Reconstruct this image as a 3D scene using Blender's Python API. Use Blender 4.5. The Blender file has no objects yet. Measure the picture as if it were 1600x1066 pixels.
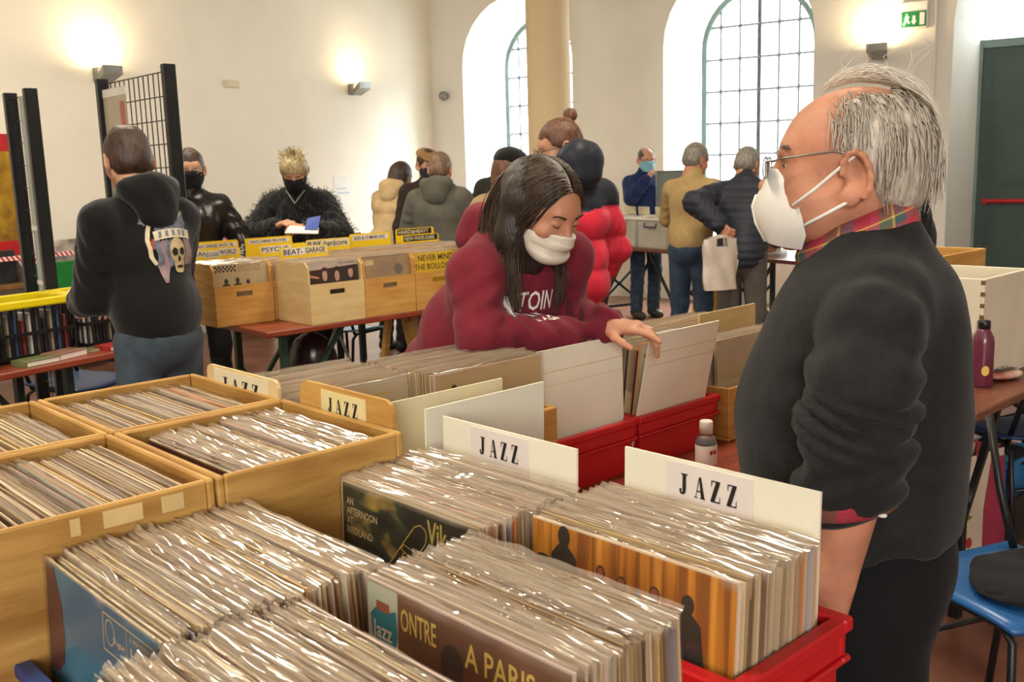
import bpy, math, random
import numpy as np
from mathutils import Matrix, Vector
from mathutils.bvhtree import BVHTree

# ------------------------------------------------------------------ camera
scene = bpy.context.scene
C = scene.collection
CAM_H, PITCH, ROLL, FPX = 1.55, math.radians(9.8), math.radians(1.7), 1555.0
_fw = np.array([0, math.cos(PITCH), -math.sin(PITCH)])
_up0 = np.cross(np.array([1., 0, 0]), _fw)
_rt = np.array([1., 0, 0]) * math.cos(ROLL) - _up0 * math.sin(ROLL)
_up = np.cross(_rt, _fw)
_o = np.array([0, 0, CAM_H])
cd = bpy.data.cameras.new('camera'); cam = bpy.data.objects.new('camera', cd); C.objects.link(cam)
cd.sensor_width = 36.0; cd.lens = FPX / 1600 * 36.0; cd.clip_start = 0.05
cam.matrix_world = Matrix(((_rt[0], _up[0], -_fw[0], 0), (_rt[1], _up[1], -_fw[1], 0), (_rt[2], _up[2], -_fw[2], CAM_H), (0, 0, 0, 1)))
cd.dof.use_dof = True; cd.dof.focus_distance = 1.9; cd.dof.aperture_fstop = 14.0
scene.camera = cam

def ray(x, y): return _fw + _rt * ((x - 800) / FPX) - _up * ((y - 533) / FPX)
def at(x, y, d): return _o + ray(x, y) * d                     # a point of the hall, d metres into the room
def atz(x, y, z):
    r = ray(x, y); return _o + r * ((z - CAM_H) / r[2])

# ------------------------------------------------------------------ world and light
w = bpy.data.worlds.new('sky'); scene.world = w; w.use_nodes = True
bg = w.node_tree.nodes['Background']; bg.inputs[0].default_value = (0.86, 0.95, 1.0, 1); bg.inputs[1].default_value = 4.5
vs = scene.view_settings
vs.view_transform = 'Standard'; vs.look = 'None'; vs.gamma = 1.0; vs.use_curve_mapping = False; vs.exposure = 0.35
scene.cycles.transparent_max_bounces = 16
scene.cycles.max_bounces = 8
scene.cycles.sample_clamp_indirect = 6.0
scene.cycles.caustics_reflective = False; scene.cycles.caustics_refractive = False

def area(name, loc, target, size, power, color, size_y=None):
    l = bpy.data.lights.new(name, 'AREA'); l.energy = power; l.color = color; l.size = size
    if size_y: l.shape = 'RECTANGLE'; l.size_y = size_y
    o = bpy.data.objects.new(name, l); C.objects.link(o); o.location = loc
    o.rotation_euler = (Vector(target) - Vector(loc)).to_track_quat('-Z', 'Y').to_euler()
    return o

# room frame: corner of the two visible walls, e along the window wall, nw into the wall thickness
RC = np.array([-.95, 13.4]); RE = np.array([.839, -.545]); RN = np.array([.545, .839])
def room(t, n, z): p = RC + RE * t + RN * n; return (p[0], p[1], z)
WIN = [(.50, 2.10), (3.28, 4.98), (6.32, 8.0)]
SPRING, WALLD = 2.85, .8
for i, (a, b) in enumerate(WIN[:2]):
    m = (a + b) / 2
    area('daylight_window', room(m, WALLD + 2.6, 6.2), room(.3, -4.5, 1.2), 3.2, 3200, (.88, .95, 1.0), 2.6)
# added fill panel behind the camera, no window there; warm hanging hall lamps above
area('fill_rear', (1.0, -7.5, 3.2), (0, 3, .9), 6.0, 900, (1.0, .98, .95), 3.0)
for p in ((-1.5, 1.5, 4.4), (1.6, 4.2, 4.4), (-2.4, 6.2, 4.4)):
    area('hall_lamp', p, (p[0], p[1], 0), .9, 95, (1.0, .90, .71))

# ------------------------------------------------------------------ helpers
random.seed(7); RNG = np.random.default_rng(11)

def link(o, parent=None):
    C.objects.link(o)
    if parent is not None: o.parent = parent
    return o
def tag(o, label=None, cat=None, group=None, kind=None):
    if label: o['label'] = label
    if cat: o['category'] = cat
    if group: o['group'] = group
    if kind: o['kind'] = kind
    return o
def empty(name, loc=(0, 0, 0), rz=0.0, label=None, cat=None, group=None, kind=None):
    o = bpy.data.objects.new(name, None); o.empty_display_size = .05
    C.objects.link(o); o.location = tuple(loc); o.rotation_euler = (0, 0, rz)
    return tag(o, label, cat, group, kind)
def mesh(name, V, Fc, mat=None, smooth=False):
    me = bpy.data.meshes.new(name); me.from_pydata([tuple(map(float, v)) for v in V], [], [tuple(map(int, f)) for f in Fc])
    if smooth: me.polygons.foreach_set('use_smooth', [True] * len(me.polygons))
    if mat: me.materials.append(mat)
    me.update(); return me
def obj(name, me, parent=None, loc=(0, 0, 0), rot=(0, 0, 0)):
    o = bpy.data.objects.new(name, me); o.location = tuple(loc); o.rotation_euler = rot
    return link(o, parent)

class MB:
    """collects simple shapes into one mesh"""
    def __init__(s): s.V = []; s.F = []
    def add(s, V, Fc):
        n = len(s.V); s.V += [tuple(v) for v in V]; s.F += [tuple(i + n for i in f) for f in Fc]; return s
    def box(s, a, b, taper=0.0):
        x0, y0, z0 = a; x1, y1, z1 = b; t = taper
        return s.add([(x0, y0, z0), (x1, y0, z0), (x1, y1, z0), (x0, y1, z0), (x0 + t, y0 + t, z1), (x1 - t, y0 + t, z1), (x1 - t, y1 - t, z1), (x0 + t, y1 - t, z1)],
                     [(3, 2, 1, 0), (4, 5, 6, 7), (0, 1, 5, 4), (1, 2, 6, 5), (2, 3, 7, 6), (3, 0, 4, 7)])
    def bbox(s, a, b, r=.004):
        """box with chamfered vertical and top edges"""
        x0, y0, z0 = a; x1, y1, z1 = b
        def ring(i, z): return [(x0 + i, y0 + r, z), (x0 + r, y0 + i, z), (x1 - r, y0 + i, z), (x1 - i, y0 + r, z), (x1 - i, y1 - r, z), (x1 - r, y1 - i, z), (x0 + r, y1 - i, z), (x0 + i, y1 - r, z)]
        V = ring(r * .7, z0) + ring(0, z0 + r) + ring(0, z1 - r) + ring(r * .7, z1); Fc = [tuple(range(7, -1, -1)), tuple(range(24, 32))]
        for k in range(3):
            for i in range(8): j = (i + 1) % 8; Fc.append((k * 8 + i, k * 8 + j, k * 8 + 8 + j, k * 8 + 8 + i))
        return s.add(V, Fc)
    def beam(s, p, q, w, h=None):
        """rectangular bar from p to q"""
        p = Vector(p); q = Vector(q); h = h or w; d = (q - p).normalized()
        a = d.cross(Vector((0, 0, 1)));  a = Vector((1, 0, 0)) if a.length < 1e-3 else a.normalized()
        b = a.cross(d); V = []
        for c in (p, q):
            for i, j in ((-1, -1), (1, -1), (1, 1), (-1, 1)): V.append(c + a * (i * w / 2) + b * (j * h / 2))
        return s.add(V, [(0, 1, 2, 3), (7, 6, 5, 4), (0, 4, 5, 1), (1, 5, 6, 2), (2, 6, 7, 3), (3, 7, 4, 0)])
    def tube(s, pts, r, n=8, cap=True):
        pts = [Vector(p) for p in pts]; rs = r if isinstance(r, (list, tuple)) else [r] * len(pts)
        ref = None; rings = []
        for i, p in enumerate(pts):
            d = (pts[min(i + 1, len(pts) - 1)] - pts[max(i - 1, 0)]).normalized()
            if ref is None:
                ref = d.cross(Vector((0, 0, 1)));  ref = d.cross(Vector((1, 0, 0))) if ref.length < 1e-3 else ref
            ref = (ref - d * ref.dot(d)).normalized(); b = d.cross(ref)
            rings.append([p + (ref * math.cos(2 * math.pi * k / n) + b * math.sin(2 * math.pi * k / n)) * rs[i] for k in range(n)])
        V = [v for g in rings for v in g]; Fc = []
        for i in range(len(pts) - 1):
            for k in range(n): j = (k + 1) % n; Fc.append((i * n + k, i * n + j, i * n + n + j, i * n + n + k))
        if cap: Fc.append(tuple(range(n - 1, -1, -1))); Fc.append(tuple(range(len(V) - n, len(V))))
        return s.add(V, Fc)
    def lathe(s, prof, c=(0, 0, 0), n=24):
        V = []; Fc = []
        for r, z in prof:
            for k in range(n): a = 2 * math.pi * k / n; V.append((c[0] + r * math.cos(a), c[1] + r * math.sin(a), c[2] + z))
        for i in range(len(prof) - 1):
            for k in range(n): j = (k + 1) % n; Fc.append((i * n + k, i * n + j, i * n + n + j, i * n + n + k))
        Fc.append(tuple(range(n - 1, -1, -1))); Fc.append(tuple(range(len(V) - n, len(V))))
        return s.add(V, Fc)
    def poly(s, pts, depth=None):
        """flat polygon in x,z (facing -y), with thickness when depth is given"""
        n = len(pts)
        if depth is None: return s.add([(x, 0, z) for x, z in pts], [tuple(range(n))])
        V = [(x, 0, z) for x, z in pts] + [(x, depth, z) for x, z in pts]
        Fc = [tuple(range(n)), tuple(range(2 * n - 1, n - 1, -1))] + [((i + 1) % n, i, i + n, (i + 1) % n + n) for i in range(n)]
        return s.add(V, Fc)
    def move(s, f): s.V = [tuple(f(v)) for v in s.V]; return s
    def build(s, name, mat, parent=None, smooth=False, loc=(0, 0, 0), rot=(0, 0, 0)):
        return obj(name, mesh(name, s.V, s.F, mat, smooth), parent, loc, rot)

def copy_tree(o, parent=None):
    c = o.copy(); C.objects.link(c); c.parent = parent
    for ch in list(o.children): copy_tree(ch, c)
    return c

# ------------------------------------------------------------------ materials
def mat(name, col, rough=.6, metal=0., var=.12, scale=8., bump=0., bscale=60., spec=.5, col2=None, stretch=None, sheen=0., trans=0., alpha=1., coat=0., emit=None):
    m = bpy.data.materials.new(name); m.use_nodes = True; nt = m.node_tree; N = nt.nodes; L = nt.links
    b = N['Principled BSDF']; b.inputs['Roughness'].default_value = rough; b.inputs['Metallic'].default_value = metal
    b.inputs['Specular IOR Level'].default_value = spec
    if sheen: b.inputs['Sheen Weight'].default_value = sheen; b.inputs['Sheen Roughness'].default_value = .5
    if trans: b.inputs['Transmission Weight'].default_value = trans
    if coat: b.inputs['Coat Weight'].default_value = coat
    b.inputs['Alpha'].default_value = alpha
    if emit: b.inputs['Emission Color'].default_value = (*emit[:3], 1); b.inputs['Emission Strength'].default_value = emit[3]
    tc = N.new('ShaderNodeTexCoord'); mp = N.new('ShaderNodeMapping'); L.new(tc.outputs['Object'], mp.inputs[0])
    if stretch: mp.inputs['Scale'].default_value = stretch
    nz = N.new('ShaderNodeTexNoise'); nz.inputs['Scale'].default_value = scale; nz.inputs['Detail'].default_value = 5
    L.new(mp.outputs[0], nz.inputs['Vector'])
    mx = N.new('ShaderNodeMix'); mx.data_type = 'RGBA'
    c2 = col2 or tuple(c * (1 - var * 2) for c in col); c1 = col if col2 else tuple(min(1, c * (1 + var)) for c in col)
    rp = N.new('ShaderNodeMapRange'); rp.inputs[1].default_value = .3; rp.inputs[2].default_value = .7
    L.new(nz.outputs['Fac'], rp.inputs[0]); L.new(rp.outputs[0], mx.inputs['Factor'])
    mx.inputs['A'].default_value = (*c2, 1); mx.inputs['B'].default_value = (*c1, 1)
    L.new(mx.outputs['Result'], b.inputs['Base Color'])
    if bump:
        n2 = N.new('ShaderNodeTexNoise'); n2.inputs['Scale'].default_value = bscale; n2.inputs['Detail'].default_value = 3
        L.new(mp.outputs[0], n2.inputs['Vector'])
        bp = N.new('ShaderNodeBump'); bp.inputs['Strength'].default_value = bump; bp.inputs['Distance'].default_value = .004
        L.new(n2.outputs['Fac'], bp.inputs['Height']); L.new(bp.outputs[0], b.inputs['Normal'])
    return m
def srgb(r, g, b):
    return tuple(((c / 255) / 12.92 if c / 255 <= .04045 else ((c / 255 + .055) / 1.055) ** 2.4) for c in (r, g, b))
M = {}
M['wall_cream'] = mat('wall_cream', srgb(238, 231, 214), .9, var=.02, scale=2, bump=.05, bscale=40)
M['wall_white'] = mat('wall_white', srgb(232, 229, 218), .9, var=.02, scale=2, bump=.05, bscale=40)
M['ceiling'] = mat('ceiling', srgb(228, 222, 208), .9, var=.02)
M['column'] = mat('column_plaster', srgb(222, 200, 160), .8, var=.03, scale=3)
M['frame_teal'] = mat('frame_teal', srgb(120, 140, 135), .5, var=.08)
M['bar'] = mat('glazing_bar', srgb(95, 100, 98), .6)
M['door_green'] = mat('door_green', srgb(58, 78, 72), .45, var=.08, scale=3)
M['red_plastic'] = mat('red_plastic', srgb(190, 22, 30), .35, var=.06, scale=6, bump=.05)
M['red_paint'] = mat('red_paint', srgb(190, 30, 34), .4)
M['white'] = mat('white_matte', srgb(232, 228, 218), .6, var=.03)
M['black'] = mat('black_matte', srgb(20, 20, 22), .6)
M['black_metal'] = mat('black_metal', srgb(30, 32, 34), .4, metal=.3)
M['steel'] = mat('steel', srgb(150, 150, 145), .35, metal=.8)
M['sign_green'] = mat('sign_green', srgb(20, 120, 70), .4, var=.03)
M['wood_crate'] = mat('wood_crate', srgb(206, 160, 88), .6, col2=srgb(178, 128, 58), scale=4, stretch=(1, 1, 9), bump=.12, bscale=18)
M['wood_old'] = mat('wood_old_crate', srgb(198, 156, 84), .6, col2=srgb(150, 106, 44), scale=5, stretch=(1, 1, 7), bump=.2, bscale=20)
M['wood_pale'] = mat('wood_pale', srgb(216, 190, 138), .6, col2=srgb(198, 168, 112), scale=4, stretch=(1, 1, 6), bump=.1, bscale=18)
M['wood_dark'] = mat('wood_dark_edge', srgb(120, 84, 40), .7, var=.2)
M['table_red'] = mat('table_red_wood', srgb(150, 68, 44), .35, col2=srgb(112, 46, 30), scale=5, stretch=(1, 9, 9), bump=.1)
M['table_brown'] = mat('table_brown_wood', srgb(122, 70, 50), .35, col2=srgb(92, 50, 36), scale=5, stretch=(1, 9, 9), bump=.1)
M['green_metal'] = mat('green_metal', srgb(34, 62, 46), .45)
M['dark_metal'] = mat('dark_green_metal', srgb(28, 40, 38), .5)
M['card_white'] = mat('card_white', srgb(232, 226, 204), .55, var=.03)
M['card_cream'] = mat('card_cream', srgb(218, 206, 170), .6, var=.05)
M['paper'] = mat('paper', srgb(225, 214, 205), .6, var=.03)
M['paper_old'] = mat('paper_old', srgb(224, 208, 150), .6, var=.05)
M['ink'] = mat('ink', srgb(22, 20, 20), .6, var=.05)
M['yellow'] = mat('yellow_card', srgb(232, 196, 28), .5, var=.05)
M['blue_crate'] = mat('blue_crate', srgb(30, 60, 120), .4, var=.08)
M['blue_seat'] = mat('blue_seat', srgb(38, 92, 150), .35, var=.05)
M['blue_seat_dark'] = mat('blue_seat_dark', srgb(24, 50, 92), .45, var=.06)
M['yellow_plastic'] = mat('yellow_plastic', srgb(226, 204, 20), .35, var=.04)
M['black_plastic'] = mat('black_plastic', srgb(24, 25, 28), .35)

# ------------------------------------------------------------------ floor, walls, windows
def quadmesh(name, pts, m): return obj(name, mesh(name, pts, [tuple(range(len(pts)))], m))
mf = bpy.data.materials.new('floor_terracotta'); mf.use_nodes = True
nt = mf.node_tree; b = nt.nodes['Principled BSDF']; b.inputs['Roughness'].default_value = .28
tc = nt.nodes.new('ShaderNodeTexCoord'); nz = nt.nodes.new('ShaderNodeTexNoise'); nz.inputs['Scale'].default_value = 3.0; nz.inputs['Detail'].default_value = 8
cr = nt.nodes.new('ShaderNodeValToRGB'); cr.color_ramp.elements[0].position = .3; cr.color_ramp.elements[1].position = .75
cr.color_ramp.elements[0].color = (*srgb(92, 54, 40), 1); cr.color_ramp.elements[1].color = (*srgb(142, 98, 80), 1)
nt.links.new(tc.outputs['Object'], nz.inputs['Vector']); nt.links.new(nz.outputs['Fac'], cr.inputs[0]); nt.links.new(cr.outputs[0], b.inputs['Base Color'])
n2 = nt.nodes.new('ShaderNodeTexNoise'); n2.inputs['Scale'].default_value = 14; bp = nt.nodes.new('ShaderNodeBump'); bp.inputs['Strength'].default_value = .06
nt.links.new(tc.outputs['Object'], n2.inputs['Vector']); nt.links.new(n2.outputs['Fac'], bp.inputs['Height']); nt.links.new(bp.outputs[0], b.inputs['Normal'])
T0, T1, N0, HC = 0.0, 13.0, -22.0, 5.4          # extents of the hall in the room frame
fl = MB().box((0, 0, -.1), (1, 1, 0)); fl.V = [room(T0 - .3 + v[0] * (T1 - T0 + .6), N0 - .3 + v[1] * (-N0 + 1.4), v[2]) for v in fl.V]
tag(fl.build('floor', mf), 'shiny terracotta red stone floor of the hall', 'floor', kind='structure')
cl = MB().box((0, 0, HC), (1, 1, HC + .15)); cl.V = [room(T0 - .3 + v[0] * (T1 - T0 + .6), N0 - .3 + v[1] * (-N0 + 1.4), v[2]) for v in cl.V]
tag(cl.build('ceiling', M['ceiling']), 'white ceiling high above the hall', 'ceiling', kind='structure')
def wallbox(name, t0, t1, n0, n1, m, label):
    q = MB().box((t0, n0, 0), (t1, n1, HC)); q.V = [room(*v) for v in q.V]
    return tag(q.build(name, m), label, 'wall', kind='structure')
wallbox('wall_left', -.3, 0, N0, .0, M['wall_cream'], 'long cream side wall with sconces behind the left stalls')
wallbox('wall_right', T1, T1 + .3, N0, 0, M['wall_cream'], 'plain side wall on the right, outside the view')
wallbox('wall_rear', -.3, T1 + .3, N0 - .3, N0, M['wall_cream'], 'plain wall behind the camera')

def arch(a, b, spring, n=14):
    c = (a + b) / 2; r = (b - a) / 2
    return [(a, 0)] + [(c - r * math.cos(math.pi * k / n), spring + r * math.sin(math.pi * k / n)) for k in range(n + 1)] + [(b, 0)]
SILL = [.55, .55, 0.0]
def back_wall():
    mb = MB(); xs = [-.3] + [q for wn in WIN for q in wn] + [T1 + .3]
    # solid strips between the openings, front face at n=0
    for i in range(0, len(xs), 2): mb.add([room(xs[i], 0, 0), room(xs[i + 1], 0, 0), room(xs[i + 1], 0, HC), room(xs[i], 0, HC)], [(0, 1, 2, 3)])
    for k, (a, b) in enumerate(WIN):
        A = arch(a, b, SPRING); s = .16; inner = arch(a + s, b - s, SPRING)
        top = [(x, HC) for x, z in A[1:-1]]
        for i in range(1, len(A) - 2):
            mb.add([room(A[i][0], 0, A[i][1]), room(A[i + 1][0], 0, A[i + 1][1]), room(A[i + 1][0], 0, HC), room(A[i][0], 0, HC)], [(0, 1, 2, 3)])
        for i in range(len(A) - 1):   # splayed reveal
            mb.add([room(A[i][0], 0, A[i][1]), room(A[i + 1][0], 0, A[i + 1][1]), room(inner[i + 1][0], WALLD, inner[i + 1][1]), room(inner[i][0], WALLD, inner[i][1])], [(3, 2, 1, 0)])
        z = SILL[k]
        if z: mb.add([room(a, 0, 0), room(b, 0, 0), room(b, 0, z), room(a, 0, z), room(b, WALLD, z), room(a, WALLD, z)], [(0, 1, 2, 3), (3, 2, 4, 5)])
        # outside skin around the glass plane
        xo0, xo1 = a - .5, b + .5
        mb.add([room(xo0, WALLD, 0), room(inner[0][0], WALLD, 0), room(inner[0][0], WALLD, HC), room(xo0, WALLD, HC)], [(0, 1, 2, 3)])
        mb.add([room(inner[-1][0], WALLD, 0), room(xo1, WALLD, 0), room(xo1, WALLD, HC), room(inner[-1][0], WALLD, HC)], [(0, 1, 2, 3)])
        for i in range(1, len(A) - 2):
            mb.add([room(inner[i][0], WALLD, inner[i][1]), room(inner[i + 1][0], WALLD, inner[i + 1][1]), room(inner[i + 1][0], WALLD, HC), room(inner[i][0], WALLD, HC)], [(0, 1, 2, 3)])
        if z: mb.add([room(a, WALLD, 0), room(b, WALLD, 0), room(b, WALLD, z), room(a, WALLD, z)], [(0, 1, 2, 3)])
    return tag(mb.build('wall_back', M['wall_white']), 'white end wall with tall arched windows and deep bright reveals', 'wall', kind='structure')
back_wall()

gm = bpy.data.materials.new('window_glass'); gm.use_nodes = True; nt = gm.node_tree
nt.nodes.remove(nt.nodes['Principled BSDF']); out = nt.nodes['Material Output']
tr = nt.nodes.new('ShaderNodeBsdfTransparent'); gl = nt.nodes.new('ShaderNodeBsdfGlossy'); gl.inputs['Roughness'].default_value = .05
tl = nt.nodes.new('ShaderNodeBsdfTranslucent'); tl.inputs[0].default_value = (.95, .98, 1, 1)
mx1 = nt.nodes.new('ShaderNodeMixShader'); mx1.inputs[0].default_value = .2; nt.links.new(tr.outputs[0], mx1.inputs[1]); nt.links.new(tl.outputs[0], mx1.inputs[2])
mx2 = nt.nodes.new('ShaderNodeMixShader'); mx2.inputs[0].default_value = .06; nt.links.new(mx1.outputs[0], mx2.inputs[1]); nt.links.new(gl.outputs[0], mx2.inputs[2])
nt.links.new(mx2.outputs[0], out.inputs[0]); M['glass'] = gm

def window(k, name, label):
    a, b = WIN[k]; s = .16; x0, x1 = a + s, b - s; c = (x0 + x1) / 2; r = (x1 - x0) / 2; nd = WALLD - .03
    root = empty(name, room(c, nd, 0), 0, label, 'window', kind='structure')
    inv = Matrix.Translation(-Vector(room(c, nd, 0)))
    def loc(v): q = room(*v); return tuple(inv @ Vector(q))
    z0 = SILL[k]
    # frame: arch ring
    mb = MB(); A = arch(x0, x1, SPRING, 20); B = arch(x0 + .06, x1 - .06, SPRING, 20); A[0] = (x0, z0); A[-1] = (x1, z0); B[0] = (x0 + .06, z0); B[-1] = (x1 - .06, z0)
    for i in range(len(A) - 1):
        V = [(A[i][0], nd - .03, A[i][1]), (A[i + 1][0], nd - .03, A[i + 1][1]), (B[i + 1][0], nd - .03, B[i + 1][1]), (B[i][0], nd - .03, B[i][1]), (B[i + 1][0], nd + .03, B[i + 1][1]), (B[i][0], nd + .03, B[i][1])]
        mb.add([loc(v) for v in V], [(0, 1, 2, 3), (3, 2, 4, 5)])
    mb.build('window_frame', M['frame_teal'], root)
    cols = 6; cw = (x1 - x0) / cols; rh = .365
    def top(x): return SPRING + math.sqrt(max(0, r * r - (x - c) ** 2))
    rows = [z0 + rh * i for i in range(1, 12) if z0 + rh * i < SPRING + r]
    for x in [x0 + cw * i for i in range(1, cols)]:
        th = .045 if abs(x - c) < .01 else .018
        q = MB().box((x - th / 2, nd - .012, z0), (x + th / 2, nd + .012, top(x))); q.V = [loc(v) for v in q.V]; q.build('glazing_bar', M['bar'], root)
    for z in rows:
        hw = r if z < SPRING else math.sqrt(max(0, r * r - (z - SPRING) ** 2)); th = .02
        q = MB().box((c - hw, nd - .013, z - th / 2), (c + hw, nd + .013, z + th / 2)); q.V = [loc(v) for v in q.V]; q.build('glazing_bar', M['bar'], root)
        for i in range(1, cols):                                   # small rosettes on the crossings
            x = x0 + cw * i
            if abs(x - c) < hw - .05:
                q = MB().lathe([(.001, -.035), (.038, 0), (.001, .035)], n=4); q.V = [loc((x + v[0], nd - .012 + v[1] * .5, z + v[2])) for v in q.V]; q.build('rosette', M['bar'], root)
    zz = [z0] + rows + [SPRING + r]
    for i in range(cols):
        xa, xb = x0 + cw * i, x0 + cw * (i + 1)
        for j in range(len(zz) - 1):
            za, zb = zz[j], zz[j + 1]; ta, tb = top(xa), top(xb)
            if max(ta, tb) <= za + .02: continue
            P = [(xa, za), (xb, za), (xb, min(zb, max(tb, za))), (xa, min(zb, max(ta, za)))]
            mesh_p = MB().add([loc((x, nd, z)) for x, z in P], [(0, 1, 2, 3)]); mesh_p.build('pane', M['glass'], root)
    return root
window(0, 'window_1', 'tall arched window with small panes behind the round column')
window(1, 'window_2', 'tall arched window with small panes beside the lit wall lamp')

# third opening: green door under an arched pane
a, b = WIN[2]; c3 = (a + b) / 2
dr = empty('door_1', room(c3, WALLD - .05, 0), 0, 'dark green double door with a red push bar under an arch', 'door', kind='structure')
iv = Matrix.Translation(-Vector(room(c3, WALLD - .05, 0)))
def dl(q, f): q.V = [tuple(iv @ Vector(room(*v))) for v in q.V]; return q
nd = WALLD - .05
for k, (xa, xb) in enumerate(((a + .16, c3 - .01), (c3 + .01, b - .16))):
    lf = dl(MB().bbox((xa, nd - .03, .01), (xb, nd + .03, 2.62)), 0).build('door_leaf', M['door_green'], dr)
    dl(MB().box((xa + .12, nd - .045, .2), (xb - .12, nd - .03, 1.0)), 0).build('door_panel', M['door_green'], lf)
    dl(MB().box((xa + .12, nd - .045, 1.25), (xb - .12, nd - .03, 2.5)), 0).build('door_panel', M['door_green'], lf)
    pb = MB().tube([(xa + .08, nd - .1, 1.08), (xb - .08, nd - .1, 1.08)], .022).box((xa + .08, nd - .11, 1.05), (xa + .12, nd - .03, 1.11)).box((xb - .12, nd - .11, 1.05), (xb - .08, nd - .03, 1.11))
    dl(pb, 0).build('push_bar', M['red_paint'], lf)
dl(MB().box((a + .1, nd - .05, 2.62), (b - .1, nd + .05, 2.7)), 0).build('transom', M['frame_teal'], dr)
fan = arch(a + .16, b - .16, SPRING, 14); fan = [p for p in fan if p[1] > 2.6]
dl(MB().add([(x, nd, max(z, 2.7)) for x, z in fan], [tuple(range(len(fan)))]), 0).build('fanlight_pane', M['glass'], dr)
dl(MB().box((a + .1, nd - .06, 0), (a + .17, nd + .04, 2.66)), 0).build('door_frame', M['frame_teal'], dr)
dl(MB().box((b - .17, nd - .06, 0), (b - .1, nd + .04, 2.66)), 0).build('door_frame', M['frame_teal'], dr)

# round column in front of the first window
p = at(859, 200, 10.2)
col = MB().lathe([(.30, 0), (.30, .12), (.26, .16), (.225, .22), (.222, 2.5), (.215, 4.9), (.26, 5.0), (.30, 5.1), (.30, 5.2)], n=40)
tag(col.build('column', M['column'], smooth=True, loc=(p[0], p[1], 0)), 'round pale plaster column in front of the left arched window', 'column', kind='structure')
q = MB().lathe([(.02, 0), (.02, .01), (.008, .012)], n=10)
# ------------------------------------------------------------------ lettering
_texts = ['AN', 'AFTERNOON', 'AT', 'BIRDLAND', 'WINDING', 'Vik', 'HI-FI', 'A HIGH FIDELITY', 'ONTRE', 'A PARIS', 'MAC', 'Jazz', 'Vogue', 'DISQUES', 'Count', '& Thad', 'ELLS',
          'SKA/', 'REGGAE', 'WORLD', 'BEAT-', 'GARAGE', 'PUNK-', 'hardcore', 'HARD&HEAVY', 'NEW-WAVE-DARK', 'MONO / GARAGE / ROCK / 70s', 'CRACK, DAMNED, RED, ROSES', 'PSYCHE', 'SKIN & OI MARK-INC', 'SPECIALS',
          'NEVER MIND', 'THE BOLLOCKS', 'THE YARDBIRDS', 'FANTOIN', 'USTAGNE', 'BOO', 'BUDS LIVE', 'LX-1040']
TXT = {}
_tmp = []
for s in _texts:
    cu = bpy.data.curves.new('t', 'FONT'); cu.body = s; cu.size = 1.0; cu.offset = .012; cu.resolution_u = 2
    o = bpy.data.objects.new('t', cu); C.objects.link(o); _tmp.append((s, o, cu))
bpy.context.view_layer.update()
_dg = bpy.context.evaluated_depsgraph_get()
for s, o, cu in _tmp:
    me = bpy.data.meshes.new_from_object(o.evaluated_get(_dg))
    V = [(v.co.x, v.co.y) for v in me.vertices]; Fc = [tuple(p.vertices) for p in me.polygons]
    x0 = min(v[0] for v in V); x1 = max(v[0] for v in V); y0 = min(v[1] for v in V); y1 = max(v[1] for v in V)
    TXT[s] = ([((x - x0) / (x1 - x0), (y - y0) / (y1 - y0)) for x, y in V], Fc)
    bpy.data.meshes.remove(me)
for s, o, cu in _tmp: bpy.data.objects.remove(o); bpy.data.curves.remove(cu)

def text_on(mb, s, x, z, wdt, h, y=0.0, rot=0.0, slant=0.0):
    """adds the words to mb, flat in x,z, facing -y"""
    V, Fc = TXT[s]; c, sn = math.cos(rot), math.sin(rot)
    P = [((a * wdt + b * h * slant), b * h) for a, b in V]
    mb.add([(x + a * c - b * sn, y, z + a * sn + b * c) for a, b in P], Fc); return mb
FAT = {'J': [[(.34, .95), (.66, .95), (.66, .25), (.6, .09), (.42, 0), (.2, .01), (.07, .12), (.08, .27), (.24, .28), (.25, .13), (.34, .1)], [(.2, .94), (.8, .94), (.8, 1), (.2, 1)]],
       'A': [[(.42, 1), (.6, 1), (.93, .05), (.62, .05)], [(.42, 1), (.47, .9), (.19, .05), (.13, .05)], [(.27, .3), (.68, .3), (.68, .36), (.29, .36)], [(.02, 0), (.32, 0), (.32, .05), (.02, .05)], [(.52, 0), (1, 0), (1, .05), (.52, .05)]],
       'Z': [[(.1, .94), (.86, .94), (.86, 1), (.1, 1)], [(.1, .7), (.15, .7), (.2, .94), (.1, .94)], [(.5, .94), (.86, .94), (.42, .06), (.06, .06)], [(.06, 0), (.88, 0), (.88, .06), (.06, .06)], [(.88, .06), (.8, .06), (.84, .32), (.88, .32)]]}
def fat_jazz(mb, x, z, wdt, h, y=0.0):
    st = wdt / 4
    for i, ch in enumerate('JAZZ'):
        for P in FAT[ch]: mb.add([(x + st * (i + .1 + a * .72), y, z + b * h) for a, b in P], [tuple(range(len(P)))])
    return mb

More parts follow.
